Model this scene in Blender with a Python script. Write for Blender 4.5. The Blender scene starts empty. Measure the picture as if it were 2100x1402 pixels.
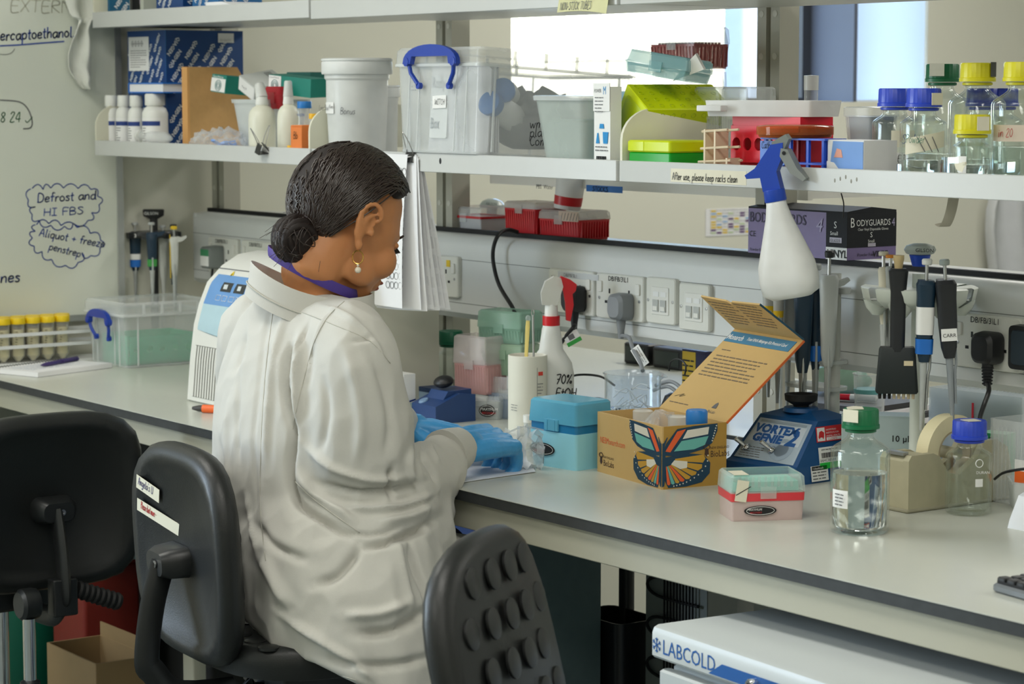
import bpy, bmesh, math, random
from mathutils import Vector, Matrix, noise
from math import sin, cos, pi, radians
random.seed(7)
SC = bpy.context.scene
COL = SC.collection
# ---------------------------------------------------------------- camera
FPX = 4950.0
CAM = Vector((3.0376, -2.1668, 1.54))
ANG, PIT = radians(35.50051), radians(5.95116)
FH = Vector((-cos(ANG), sin(ANG), 0)); RV = Vector((sin(ANG), cos(ANG), 0)); UZ = Vector((0, 0, 1))
FV = FH*cos(PIT) - UZ*sin(PIT); UV = UZ*cos(PIT) + FH*sin(PIT)
cd = bpy.data.cameras.new('camera'); cam = bpy.data.objects.new('camera', cd); COL.objects.link(cam)
cam.matrix_world = Matrix(((RV.x, UV.x, -FV.x, CAM.x), (RV.y, UV.y, -FV.y, CAM.y), (RV.z, UV.z, -FV.z, CAM.z), (0, 0, 0, 1)))
cd.sensor_fit = 'HORIZONTAL'; cd.sensor_width = 36; cd.lens = FPX/2100*36
cd.clip_start = 0.1; cd.clip_end = 200
cd.dof.use_dof = True; cd.dof.focus_distance = 3.95; cd.dof.aperture_fstop = 9.0
SC.camera = cam
# ---------------------------------------------------------------- light, world, exposure
vs = SC.view_settings
vs.view_transform = 'Standard'; vs.look = 'None'; vs.gamma = 1; vs.use_curve_mapping = False
vs.exposure = 0.1
cy = SC.cycles
cy.max_bounces = 9; cy.diffuse_bounces = 4; cy.glossy_bounces = 4; cy.transmission_bounces = 8
cy.transparent_max_bounces = 24; cy.caustics_reflective = False; cy.caustics_refractive = False
cy.sample_clamp_indirect = 6.0
W = bpy.data.worlds.new('sky'); SC.world = W; W.use_nodes = True
wn = W.node_tree.nodes; wl = W.node_tree.links
bgn = wn['Background']
skyn = wn.new('ShaderNodeTexSky'); skyn.sky_type = 'NISHITA'; skyn.sun_disc = False
skyn.sun_elevation = radians(45); skyn.sun_rotation = radians(90); skyn.air_density = 1.0; skyn.dust_density = 1.0
wl.new(skyn.outputs[0], bgn.inputs[0]); bgn.inputs[1].default_value = 1.5
def area(name, loc, aim, sx, sy, power, col):
    l = bpy.data.lights.new(name, 'AREA'); l.shape = 'RECTANGLE'; l.size = sx; l.size_y = sy
    l.energy = power; l.color = col
    o = bpy.data.objects.new(name, l); COL.objects.link(o); o.location = loc
    o.rotation_euler = (Vector(aim) - Vector(loc)).to_track_quat('-Z', 'Y').to_euler()
    return o
WARM = (1.0, 0.975, 0.90); COOL = (0.80, 0.90, 1.0)
for lx in (-1.2, 1.2, 3.6):            # the ceiling panels of the room
    for ly in (-2.6, -0.9):
        area('ceiling_panel_light', (lx, ly, 2.66), (lx, ly, 0), 1.15, 0.55, 17, WARM)
for lx in (-1.2, 1.2, 3.6):
    area('ceiling_panel_light', (lx, 2.4, 2.66), (lx, 2.4, 0), 1.15, 0.55, 24, WARM)
for nm_, y_, z_, w_, h_ in (('window_portal', 2.31, 1.98, 1.30, .94), ('window_portal', -2.775, 1.70, 1.65, 1.5)):   # guides daylight from the sky through the window openings
    pl = area(nm_, (-2.585, y_, z_), (0, y_, z_), w_, h_, 1, COOL); pl.data.cycles.is_portal = True
area('side_window_daylight', (-2.60, -2.775, 1.70), (0, -1.6, 1.15), 1.6, 1.45, 62, COOL)     # the window in the whiteboard wall, nearer the viewer
# ---------------------------------------------------------------- placing helpers
def ray(px, py): return FV*FPX + RV*(px - 1050) - UV*(py - 701)
def onZ(px, py, z): r = ray(px, py); return CAM + r*((z - CAM.z)/r.z)
def onY(px, py, y): r = ray(px, py); return CAM + r*((y - CAM.y)/r.y)
def onX(px, py, x): r = ray(px, py); return CAM + r*((x - CAM.x)/r.x)
def onD(px, py, d): r = ray(px, py); return CAM + r*(d/FPX)
def bench(px, py): return onZ(px, py, BZ)
BZ, SHZ, SHF = 0.90, 1.421, 0.38       # worktop height, lower shelf height, shelf front
# ---------------------------------------------------------------- materials
MATS = {}
def lin(c): c = c/255; return c/12.92 if c <= .04045 else ((c + .055)/1.055)**2.4
def rgb(c, k=1.0): return tuple(min(.9, lin(x)*k) for x in c) + (1,)
def mat(name, c, rough=.5, metal=0, var=.06, scale=30, spec=.5, bump=0, bscale=200, coat=0, sss=0, k=1.0, sheen=0):
    if name in MATS: return MATS[name]
    m = bpy.data.materials.new(name); m.use_nodes = True; n = m.node_tree.nodes; l = m.node_tree.links
    b = n['Principled BSDF']; b.inputs['Roughness'].default_value = rough; b.inputs['Metallic'].default_value = metal
    b.inputs['Specular IOR Level'].default_value = spec
    if coat: b.inputs['Coat Weight'].default_value = coat
    if sheen: b.inputs['Sheen Weight'].default_value = sheen
    if sss:
        b.inputs['Subsurface Weight'].default_value = sss; b.inputs['Subsurface Radius'].default_value = (.01, .004, .002)
        b.inputs['Subsurface Scale'].default_value = .5
    tc = n.new('ShaderNodeTexCoord'); nz = n.new('ShaderNodeTexNoise'); nz.inputs['Scale'].default_value = scale
    nz.inputs['Detail'].default_value = 4
    l.new(tc.outputs['Object'], nz.inputs['Vector'])
    mx = n.new('ShaderNodeMix'); mx.data_type = 'RGBA'
    base = rgb(c, k)
    mx.inputs[6].default_value = tuple(x*(1 - var) for x in base[:3]) + (1,); mx.inputs[7].default_value = tuple(min(1, x*(1 + var)) for x in base[:3]) + (1,)
    l.new(nz.outputs['Fac'], mx.inputs[0]); l.new(mx.outputs[2], b.inputs['Base Color'])
    if bump:
        nb = n.new('ShaderNodeTexNoise'); nb.inputs['Scale'].default_value = bscale; nb.inputs['Detail'].default_value = 3
        l.new(tc.outputs['Object'], nb.inputs['Vector'])
        bp = n.new('ShaderNodeBump'); bp.inputs['Strength'].default_value = bump; bp.inputs['Distance'].default_value = .002
        l.new(nb.outputs['Fac'], bp.inputs['Height']); l.new(bp.outputs[0], b.inputs['Normal'])
    MATS[name] = m; return m
def clear(name, c, alpha=.25, rough=.15, fres=.5, tint=None, edge=0.0, emit=0):
    """clear or frosted plastic / thin glass: see-through mixed with a glossy surface"""
    if name in MATS: return MATS[name]
    m = bpy.data.materials.new(name); m.use_nodes = True; n = m.node_tree.nodes; l = m.node_tree.links
    b = n['Principled BSDF']; b.inputs['Base Color'].default_value = rgb(c); b.inputs['Roughness'].default_value = rough
    t = n.new('ShaderNodeBsdfTransparent'); t.inputs[0].default_value = rgb(tint or (255, 255, 255), 1.2)
    if tint is None: t.inputs[0].default_value = (1, 1, 1, 1)
    lw = n.new('ShaderNodeLayerWeight'); lw.inputs['Blend'].default_value = .35
    tc = n.new('ShaderNodeTexCoord'); nz = n.new('ShaderNodeTexNoise'); nz.inputs['Scale'].default_value = 18
    l.new(tc.outputs['Object'], nz.inputs['Vector'])
    ma = n.new('ShaderNodeMath'); ma.operation = 'MULTIPLY_ADD'; ma.inputs[1].default_value = fres
    l.new(lw.outputs['Facing'], ma.inputs[0])
    mb_ = n.new('ShaderNodeMath'); mb_.operation = 'MULTIPLY_ADD'; mb_.inputs[1].default_value = alpha*.35; mb_.inputs[2].default_value = alpha*.82
    l.new(nz.outputs['Fac'], mb_.inputs[0]); l.new(mb_.outputs[0], ma.inputs[2]); ma.use_clamp = True
    mx = n.new('ShaderNodeMixShader'); l.new(ma.outputs[0], mx.inputs[0]); l.new(t.outputs[0], mx.inputs[1]); l.new(b.outputs[0], mx.inputs[2])
    l.new(mx.outputs[0], n['Material Output'].inputs['Surface'])
    MATS[name] = m; return m
def glass(name, tint=(251, 253, 252), grey=.03, ior=1.5):
    """thin glass: see-through with fresnel reflections"""
    if name in MATS: return MATS[name]
    m = bpy.data.materials.new(name); m.use_nodes = True; n = m.node_tree.nodes; l = m.node_tree.links
    t = n.new('ShaderNodeBsdfTransparent'); t.inputs[0].default_value = tuple(lin(x) for x in tint) + (1,)
    g = n.new('ShaderNodeBsdfGlossy'); g.inputs['Roughness'].default_value = .02; g.inputs[0].default_value = (.95, .97, .97, 1)
    lw = n.new('ShaderNodeLayerWeight'); lw.inputs['Blend'].default_value = .5
    pw = n.new('ShaderNodeMath'); pw.operation = 'POWER'; pw.inputs[1].default_value = 3.6; l.new(lw.outputs['Facing'], pw.inputs[0])
    fr_ = n.new('ShaderNodeMath'); fr_.operation = 'MULTIPLY_ADD'; fr_.inputs[1].default_value = .75; fr_.inputs[2].default_value = .035; l.new(pw.outputs[0], fr_.inputs[0])
    tc = n.new('ShaderNodeTexCoord'); nz = n.new('ShaderNodeTexNoise'); nz.inputs['Scale'].default_value = 40
    l.new(tc.outputs['Object'], nz.inputs['Vector'])
    bp = n.new('ShaderNodeBump'); bp.inputs['Strength'].default_value = .04; bp.inputs['Distance'].default_value = .002
    l.new(nz.outputs['Fac'], bp.inputs['Height']); l.new(bp.outputs[0], g.inputs['Normal'])
    mx = n.new('ShaderNodeMixShader'); l.new(fr_.outputs[0], mx.inputs[0]); l.new(t.outputs[0], mx.inputs[1]); l.new(g.outputs[0], mx.inputs[2])
    l.new(mx.outputs[0], n['Material Output'].inputs['Surface'])
    MATS[name] = m; return m
def refractive(name, c, ior):
    if name in MATS: return MATS[name]
    m = bpy.data.materials.new(name); m.use_nodes = True; b = m.node_tree.nodes['Principled BSDF']
    b.inputs['Base Color'].default_value = rgb(c, 1.2); b.inputs['Transmission Weight'].default_value = 1; b.inputs['Roughness'].default_value = 0; b.inputs['IOR'].default_value = ior
    MATS[name] = m; return m
def glow(name, c, s):
    m = bpy.data.materials.new(name); m.use_nodes = True; b = m.node_tree.nodes['Principled BSDF']
    b.inputs['Base Color'].default_value = rgb(c); b.inputs['Emission Color'].default_value = rgb(c, 1.2); b.inputs['Emission Strength'].default_value = s
    MATS[name] = m; return m
# ---------------------------------------------------------------- mesh builder
class MB:
    def __init__(s): s.v = []; s.f = []
    def add(s, vs, fs, M=None):
        o = len(s.v)
        if M is not None: vs = [M @ Vector(p) for p in vs]
        s.v += [tuple(p) for p in vs]; s.f += [tuple(i + o for i in f) for f in fs]; return s
    def rings(s, rs, c0=True, c1=True, closed=True, M=None, loop=False):
        n = len(rs[0]); vs = [p for r in rs for p in r]; fs = []
        m = len(rs)
        for i in range(m if loop else m - 1):
            a = i*n; b = ((i + 1) % m)*n
            for j in range(n if closed else n - 1):
                k = (j + 1) % n
                fs.append((a + j, a + k, b + k, b + j))
        if not loop:
            if c0: fs.append(tuple(range(n - 1, -1, -1)))
            if c1: fs.append(tuple((m - 1)*n + j for j in range(n)))
        return s.add(vs, fs, M)
    def box(s, x0, x1, y0, y1, z0, z1, M=None):
        if x0 > x1: x0, x1 = x1, x0
        if y0 > y1: y0, y1 = y1, y0
        if z0 > z1: z0, z1 = z1, z0
        v = [(x0, y0, z0), (x1, y0, z0), (x1, y1, z0), (x0, y1, z0), (x0, y0, z1), (x1, y0, z1), (x1, y1, z1), (x0, y1, z1)]
        return s.add(v, [(3, 2, 1, 0), (4, 5, 6, 7), (0, 1, 5, 4), (1, 2, 6, 5), (2, 3, 7, 6), (3, 0, 4, 7)], M)
    def rr(s, secs, n=3, c0=True, c1=True, M=None):
        """rounded-rectangle loft: secs = (z, sx, sy, r[, ox, oy])"""
        rs = []
        for q in secs:
            z, sx, sy, r = q[:4]; ox, oy = (q[4], q[5]) if len(q) > 5 else (0, 0)
            r = min(r, sx/2 - 1e-5, sy/2 - 1e-5); ring = []
            for k, (cx, cy_) in enumerate(((1, 1), (-1, 1), (-1, -1), (1, -1))):
                for i in range(n + 1):
                    a = (k + i/n)*pi/2
                    ring.append((ox + cx*(sx/2 - r) + r*cos(a), oy + cy_*(sy/2 - r) + r*sin(a), z))
            rs.append(ring)
        return s.rings(rs, c0, c1, M=M)
    def rbox(s, sx, sy, sz, r=.004, ch=None, z=0, n=3, ox=0, oy=0, M=None):
        ch = r*.5 if ch is None else ch
        if ch <= 0: return s.rr([(z, sx, sy, r, ox, oy), (z + sz, sx, sy, r, ox, oy)], n, M=M)
        return s.rr([(z, sx - 2*ch, sy - 2*ch, r, ox, oy), (z + ch, sx, sy, r, ox, oy), (z + sz - ch, sx, sy, r, ox, oy), (z + sz, sx - 2*ch, sy - 2*ch, r, ox, oy)], n, M=M)
    def tray(s, sx, sy, sz, t=.002, r=.006, z=0, taper=0, M=None, n=3):
        """open-topped container with walls"""
        return s.rr([(z, sx - taper, sy - taper, r), (z + sz, sx, sy, r), (z + sz, sx - 2*t, sy - 2*t, r), (z + t, sx - taper - 2*t, sy - taper - 2*t, r)], n, M=M)
    def lathe(s, prof, n=24, M=None, a0=0, sx=1, sy=1):
        rs = [[(r*sx*cos(a0 + 2*pi*j/n), r*sy*sin(a0 + 2*pi*j/n), z) for j in range(n)] for r, z in prof]
        return s.rings(rs, prof[0][0] > 1e-6, prof[-1][0] > 1e-6, M=M)
    def tube(s, pts, r, n=8, closed=False, M=None, flat=1.0, up=None):
        pts = [Vector(p) for p in pts]; m = len(pts); rs = []
        rad = r if isinstance(r, (list, tuple)) else [r]*m
        ref = Vector(up) if up else None; prev = None
        for i, p in enumerate(pts):
            if closed: t = pts[(i + 1) % m] - pts[i - 1]
            else: t = pts[min(i + 1, m - 1)] - pts[max(i - 1, 0)]
            t.normalize()
            if ref is not None: u = ref - t*ref.dot(t)
            elif prev is None: u = t.orthogonal()
            else: u = prev - t*prev.dot(t)
            if u.length < 1e-6: u = t.orthogonal()
            u.normalize(); prev = u; w = t.cross(u)
            rs.append([p + u*(rad[i]*cos(2*pi*j/n)) + w*(rad[i]*flat*sin(2*pi*j/n)) for j in range(n)])
        return s.rings(rs, True, True, M=M, loop=closed)
    def prism(s, poly, h, M=None, z=0):
        n = len(poly); a = sum(poly[i][0]*poly[(i + 1) % n][1] - poly[(i + 1) % n][0]*poly[i][1] for i in range(n))
        if a < 0: poly = poly[::-1]
        return s.rings([[(x, y, z) for x, y in poly], [(x, y, z + h) for x, y in poly]], M=M)
    def ball(s, c, rx, ry=None, rz=None, n=12, m=8, M=None):
        ry = ry or rx; rz = rz or rx
        rs = [[(c[0] + rx*sin(pi*i/m)*cos(2*pi*j/n), c[1] + ry*sin(pi*i/m)*sin(2*pi*j/n), c[2] - rz*cos(pi*i/m)) for j in range(n)] for i in range(1, m)]
        o = len(s.v); s.rings(rs, False, False, M=M)
        bot = (c[0], c[1], c[2] - rz); top = (c[0], c[1], c[2] + rz); k = len(s.v)
        s.add([bot, top], [], M)
        for j in range(n):
            s.f.append((k, o + (j + 1) % n, o + j)); q = o + (m - 2)*n
            s.f.append((k + 1, q + j, q + (j + 1) % n))
        return s
    def mesh(s, name):
        me = bpy.data.meshes.new(name); me.from_pydata(s.v, [], s.f); me.update(); return me
def smooth(pts, k=4, closed=False):
    pts = [Vector(p) for p in pts]; n = len(pts); out = []
    for i in range(n if closed else n - 1):
        if closed: a, b, c, d = pts[i - 1], pts[i], pts[(i + 1) % n], pts[(i + 2) % n]
        else: a, b, c, d = pts[max(i - 1, 0)], pts[i], pts[i + 1], pts[min(i + 2, n - 1)]
        for j in range(k):
            t = j/k
            out.append(.5*((2*b) + (c - a)*t + (2*a - 5*b + 4*c - d)*t*t + (3*b - a - 3*c + d)*t**3))
    if not closed: out.append(pts[-1])
    return out
def P(name, mb, m, parent=None, label=None, sm=35, mtx=None, kind=None):
    """link one mesh object"""
    me = mb.mesh(name) if isinstance(mb, MB) else mb
    if m is not None and not me.materials: me.materials.append(m)
    if sm:
        me.shade_smooth()
        if sm < 180: me.set_sharp_from_angle(angle=radians(sm))
    o = bpy.data.objects.new(name, me); COL.objects.link(o)
    if parent: o.parent = parent
    if mtx is not None: o.matrix_local = mtx
    if label: o['label'] = label
    if kind: o['kind'] = kind
    return o
def T(name, label, cat, loc=(0, 0, 0), rz=0, group=None, rot=None):
    """a thing: an Empty at its base"""
    o = bpy.data.objects.new(name, None); COL.objects.link(o); o.empty_display_size = .02
    o.location = loc; o.rotation_euler = rot or (0, 0, rz)
    o['label'] = label; o['category'] = cat
    if group: o['group'] = group
    return o
def S(name, mb, m, **k):
    o = P(name, mb, m, **k); o['kind'] = 'structure'; return o
def dup(root, label=None, loc=None, rz=None, group=None, rot=None):
    def cp(o, par):
        c = o.copy(); COL.objects.link(c); c.parent = par
        for ch in list(o.children): cp(ch, c)
        return c
    r = cp(root, None)
    if label: r['label'] = label
    if group: r['group'] = group
    if loc is not None: r.location = loc
    if rz is not None: r.rotation_euler = (0, 0, rz)
    if rot is not None: r.rotation_euler = rot
    return r
def fr(o, u, v):
    """frame on a face: origin, writing direction, up direction"""
    u = Vector(u).normalized(); v = Vector(v); n = u.cross(v).normalized(); v = n.cross(u); o = Vector(o)
    return Matrix(((u.x, v.x, n.x, o.x), (u.y, v.y, n.y, o.y), (u.z, v.z, n.z, o.z), (0, 0, 0, 1)))
def front(x, y, z): return fr((x, y - .0006, z), (1, 0, 0), (0, 0, 1))      # face towards -Y
def side(x, y, z): return fr((x + .0006, y, z), (0, 1, 0), (0, 0, 1))       # face towards +X
def topf(x, y, z): return fr((x, y, z + .0006), (1, 0, 0), (0, 1, 0))
def RZ(a): return Matrix.Rotation(a, 4, 'Z')
def RX(a): return Matrix.Rotation(a, 4, 'X')
def RY(a): return Matrix.Rotation(a, 4, 'Y')
def TR(x, y, z): return Matrix.Translation((x, y, z))
def text(s, size, M, m, parent, name='lettering', al='LEFT', sx=1.0, bold=0, shear=0, sp=1.0, label=None):
    c = bpy.data.curves.new('t', 'FONT'); c.body = s; c.size = size; c.align_x = al; c.offset = bold; c.shear = shear
    c.extrude = 0; c.fill_mode = 'FRONT'; c.resolution_u = 2; c.space_line = sp
    o = bpy.data.objects.new('t', c); me = bpy.data.meshes.new_from_object(o)
    bpy.data.objects.remove(o); me.name = name
    me.transform(M @ Matrix.Diagonal((sx, 1, 1, 1))); me.materials.clear()
    return P(name, me, m, parent, sm=0, label=label)
def quad(w, h, M, m, parent, name='label', x=0, y=0, t=.0004, label=None, lift=0):
    b = MB().box(x, x + w, y, y + h, lift, lift + t, M); return P(name, b, m, parent, label, sm=0)
def lines(rows, w, lh, M, m, parent, name='print_lines', th=.35, seed=0, x=0, y=0):
    """rows of small print, word by word"""
    rd = random.Random(seed); b = MB()
    for i in range(rows):
        cx = x; end = x + w*(rd.uniform(.55, 1) if i % 4 == 3 else rd.uniform(.9, 1))
        while cx < end:
            q = min(rd.uniform(.8, 2.6)*lh, end - cx)
            if q > .2*lh: b.box(cx, cx + q, y - i*lh - lh*th, y - i*lh, .0003, .0006, M)
            cx += q + lh*.35
    return P(name, b, m, parent, sm=0)
# handwriting: strokes in a 10-unit em, x height 5
GL = {
'a': (5, '4.5,4.5 3,5 1,4 .5,2 1.5,0 3,.5 4.3,2.5 4.5,4.8 4.5,1 5.2,0'), 'b': (5, '.8,9 .8,.3 2,0 4,1 4.3,3 3,4.8 .8,3.5'), 'c': (4.5, '4,4 2.5,5 1,4 .5,2 1.5,0 3.5,.5'),
'd': (5.4, '4.5,3.5 3,5 1,4 .6,1.5 2,0 4,1.5 4.6,9 4.6,1 5.2,0'), 'e': (4.6, '.8,2.5 3.8,3 3.6,4.6 2,5 .7,3.5 .8,1 2,0 4.2,.8'), 'f': (3.6, '3.8,8.5 2.6,9 1.8,7.5 1.6,0|.3,4.8 3.4,5'),
'g': (5, '4.4,4.4 2.5,5 .8,3.5 1,1 2.5,.5 4.2,2 4.4,4.8 4.2,-2 2.5,-3.6 .7,-2.5'), 'h': (5, '.8,9 .8,0 1,3 2.5,4.9 4,4 4.2,0'), 'i': (2.2, '1,4.8 1,.5 1.8,0|1.1,6.8 1.2,7.2'),
'j': (2.6, '1.6,4.8 1.4,-2.5 .2,-3.5'), 'k': (4.6, '.8,9 .8,0|4,4.8 .9,2.4 4.2,0'), 'l': (2.4, '1,9 1,.8 2,0'), 'm': (7, '.7,4.8 .7,0 1.2,3.5 2.6,4.9 3.4,4 3.5,0 4,3.5 5.4,4.9 6.2,4 6.4,0'),
'n': (5, '.7,4.8 .7,0 1.2,3.5 2.8,4.9 4,4 4.2,0'), 'o': (4.8, '2.5,5 .8,4 .6,1.5 2,0 3.8,.8 4.2,3.2 2.5,5'), 'p': (5, '.7,4.8 .7,-4|.8,3.5 2.4,5 4.2,4 4,1 2.2,0 .8,1'), 'q': (5, '4.2,4.4 2.4,5 .7,3.5 1,.8 2.5,0 4.2,2 4.3,4.8 4.2,-4'),
'r': (3.8, '.8,4.8 .8,0 1,3 2.2,4.8 3.5,4.6'), 's': (4, '3.5,4.4 2,5 .8,4 3.2,2 3,.5 1.8,0 .5,.6'), 't': (3.2, '1.6,8 1.5,.8 2.8,0|.2,5.2 3,5.4'), 'u': (5, '.7,4.8 .8,1 2,0 3.6,1.2 4.2,4.8 4.2,.8 4.9,0'),
'v': (4.4, '.4,4.8 2.1,0 4,4.8'), 'w': (6.4, '.4,4.8 1.8,0 3.2,4 4.6,0 6,4.8'), 'x': (4.4, '.5,4.8 4,0|4,4.8 .5,0'), 'y': (4.6, '.6,4.8 2.2,.6|4.2,4.8 1,-3.6'), 'z': (4.4, '.6,4.8 3.8,4.8 .6,0 4,0'),
'A': (6, '.5,0 3,9 5.5,0|1.4,3.4 4.6,3.4'), 'B': (5.6, '.8,0 .8,9 4,8.6 4.2,6 .8,4.8 4.6,4 4.6,1 .8,0'), 'C': (5.4, '5,7.6 3,9 .8,6.5 .8,2.5 2.8,0 5,1.2'), 'D': (6, '.8,0 .9,9 4,8.4 5.4,5.5 4.8,1.6 2.6,0 .2,.2'),
'E': (5, '4.6,9 .8,9 .8,0 4.8,0|.8,4.8 4,4.8'), 'F': (5, '4.8,9 .8,9 .8,0|.8,4.8 4,4.8'), 'G': (6, '5.2,7.4 3,9 .8,6 1,2 3,0 5.2,1.5 5.2,4 3.2,4'), 'H': (6, '.8,9 .8,0|5.2,9 5.2,0|.8,4.6 5.2,4.6'), 'I': (4, '.4,9 3.6,9|2,9 2,0|.2,0 3.8,0'),
'J': (4.6, '1.5,9 4.4,9 3.2,9 3,1.5 1.6,0 .4,1.4'), 'K': (5.4, '.8,9 .8,0|5,9 .9,4.4 5,0'), 'L': (4.6, '.8,9 .8,0 4.4,0'), 'M': (7, '.7,0 .9,9 3.4,3 6,9 6.3,0'), 'N': (6, '.7,0 .8,9 5.2,0 5.3,9'), 'O': (6, '3,9 .7,6.5 .7,2.5 3,0 5.3,2.5 5.3,6.5 3,9'),
'P': (5.2, '.8,0 .8,9 4.2,8.6 4.6,6 .8,4.4'), 'R': (5.4, '.8,0 .8,9 4.2,8.6 4.4,6 .8,4.8 5,0'), 'S': (5.2, '4.6,8 2.8,9 .9,7.4 4.4,3.4 3.8,.8 2,0 .6,1.2'), 'T': (5.4, '.2,9 5.2,9|2.7,9 2.7,0'), 'U': (6, '.8,9 .8,2 3,0 5.2,2 5.2,9'), 'V': (6, '.4,9 3,0 5.6,9'),
'W': (8, '.4,9 2,0 4,7 6,0 7.6,9'), 'X': (5.4, '.5,9 5,0|5,9 .5,0'), 'Y': (5.4, '.4,9 2.8,4.6 5.2,9|2.8,4.6 2.6,0'), '0': (5, '2.5,9 .7,6.5 .7,2.5 2.5,0 4.3,2.5 4.3,6.5 2.5,9'), '1': (3, '.6,7 2,9 2,0'), '2': (5, '.7,7 2.4,9 4.2,7.4 .6,0 4.6,0'),
'3': (5, '.8,8.4 3,9 4.2,7 2,4.8 4.4,2.6 3,0 .6,1'), '4': (5, '3.6,0 3.6,9 .4,3 4.8,3'), '5': (5, '4.4,9 1,9 .9,5.2 3,5.6 4.4,3 3,0 .6,.8'), '7': (5, '.5,9 4.6,9 1.8,0|1.4,4.6 4,4.6'), '8': (5, '2.5,4.8 .8,6.8 2.5,9 4.2,6.8 .7,2.2 2.5,0 4.3,2.2 2.5,4.8'),
'9': (5, '4.2,6 2.4,4.6 .8,6.6 2.4,9 4.2,7 4,0'), '+': (5, '.6,3.5 4.4,3.5|2.5,5.6 2.5,1.4'), '.': (2, '.8,.1 1.1,.4'), ',': (2, '1.2,.6 .6,-1.4'), '%': (6, '5,9 1,0|1.2,8.6 .5,7 1.6,6.4 2,8 1.2,8.6|4.6,2.6 4,1 5,.2 5.6,1.8 4.6,2.6'), '&': (6, '5.4,0 1.4,7 2.6,9 4,7.4 1,3 1.6,.4 3.6,.2 5.4,4'),
"'": (2, '1,9 .8,7.4'), '~': (5, '.4,3 1.4,5 3,2.4 4.6,4.6'), '/': (4.5, '.4,-1 4,9'), ' ': (3.2, ''), '-': (4, '.5,3.4 3.4,3.6'), '^': (8, '.3,1 2,0 7.5,5.5')}
def hand(s, h, M, m, parent, w=.08, name='handwriting', slant=.12, jit=.25, seed=1, sx=1.0, label=None, fit=None):
    """hand lettering as pen strokes; h = height of a capital"""
    rd = random.Random(seed); b = MB(); x = 0; k = h/9; hw = w*h/2
    if fit: sx = (fit/k - .5*len(s))/sum(GL.get(c, (4, ''))[0] for c in s)
    for ch in s:
        adv, d = GL.get(ch, (4, ''))
        oy = rd.uniform(-jit, jit)
        for st in filter(None, d.split('|')):
            pts = [tuple(map(float, q.split(','))) for q in st.split()]
            pts = [Vector((x + (px*sx + slant*py)*k, (py + oy)*k, 0)) for px, py in pts]
            pen(b, smooth(pts, 4) if len(pts) > 2 else pts, hw, M)
        x += (adv*sx + .5)*k
    return P(name, b, m, parent, sm=0, label=label)
def pen(b, pts, hw, M, lift=.0004):
    for i in range(len(pts) - 1):
        p, q = Vector(pts[i]), Vector(pts[i + 1]); d = q - p
        if d.length < 1e-7: continue
        d.normalize(); n = Vector((-d.y, d.x, 0))*hw; p = p - d*hw*.5; q = q + d*hw*.5
        b.add([(p.x - n.x, p.y - n.y, lift), (q.x - n.x, q.y - n.y, lift), (q.x + n.x, q.y + n.y, lift), (p.x + n.x, p.y + n.y, lift)], [(0, 1, 2, 3)], M)
# ================================================================ materials used everywhere
M_wall = mat('wall_paint', (208, 207, 194), .75, var=.02, scale=3, k=1.15)
M_white = mat('white_plastic', (232, 231, 224), .4, var=.02)
M_cream = mat('cream_plastic', (226, 224, 204), .4, var=.02)
M_trunk = mat('grey_trunking_plastic', (208, 210, 208), .38, var=.02, k=1.08)
M_plate = mat('socket_plastic', (226, 226, 218), .3, var=.01)
M_black = mat('black_plastic', (24, 25, 27), .45, var=.1)
M_blackm = mat('matt_black', (15, 15, 16), .7)
M_ink = mat('black_ink', (20, 20, 22), .6, var=0)
M_blueink = mat('blue_marker_ink', (18, 66, 165), .5, var=0)
M_greenink = mat('green_marker_ink', (40, 110, 70), .5, var=0)
M_greyink = mat('grey_print', (105, 106, 108), .6, var=0)
M_redink = mat('red_ink', (200, 40, 45), .5, var=0)
M_paper = mat('paper', (236, 236, 238), .8, var=.02, scale=8)
M_shelf = mat('shelf_laminate', (216, 218, 216), .35, var=.02, k=.86)
M_post = mat('post_paint', (188, 186, 172), .45, var=.02, k=.9)
M_steel = mat('steel', (190, 190, 190), .28, metal=1)
M_chrome = mat('chrome', (220, 220, 222), .1, metal=1)
M_bench = mat('bench_laminate', (206, 208, 198), .27, var=.025, scale=14, k=.95, spec=.5)
M_edge = mat('bench_core', (52, 55, 56), .6, var=.35, scale=60)
M_apron = mat('apron_paint', (198, 196, 178), .5, var=.02, k=.8)
M_tape = mat('masking_tape', (226, 221, 200), .7, var=.03)
M_lab = mat('label_white', (238, 238, 236), .5, var=.01)
M_blue = mat('royal_blue_plastic', (28, 70, 180), .35, var=.04)
M_bcap = mat('blue_screw_cap', (40, 70, 195), .35, var=.05)
M_red = mat('red_plastic', (205, 28, 38), .35, var=.05)
M_green = mat('green_screw_cap', (0, 105, 62), .4, var=.05)
M_yel = mat('yellow_screw_cap', (214, 206, 20), .4, var=.05)
M_glass = glass('bottle_glass')
M_clear = clear('clear_plastic', (226, 230, 230), .16, .12, .45)
M_frost = clear('frosted_plastic', (226, 231, 230), .42, .3, .4)
M_milk = mat('milky_plastic', (232, 233, 228), .4, var=.02)
M_cable = mat('black_cable', (18, 19, 20), .4)
# ================================================================ the room
XL, YB, YF, XR, HC = -2.33, 5.0, -4.2, 5.6, 2.72
S('floor', MB().box(XL - .2, XR + .2, YF - .2, YB + .25, -.1, 0), mat('floor_vinyl', (96, 104, 100), .5, var=.08, scale=40))
S('ceiling', MB().box(XL - .2, XR + .2, YF - .2, YB + .25, HC, HC + .1), mat('ceiling_tile', (225, 225, 215), .9))
S('wall_right', MB().box(XR, XR + .15, YF - .2, YB + .25, 0, HC), M_wall)
S('wall_far', MB().box(XL, XR, YB, YB + .2, 0, HC), M_wall)
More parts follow.
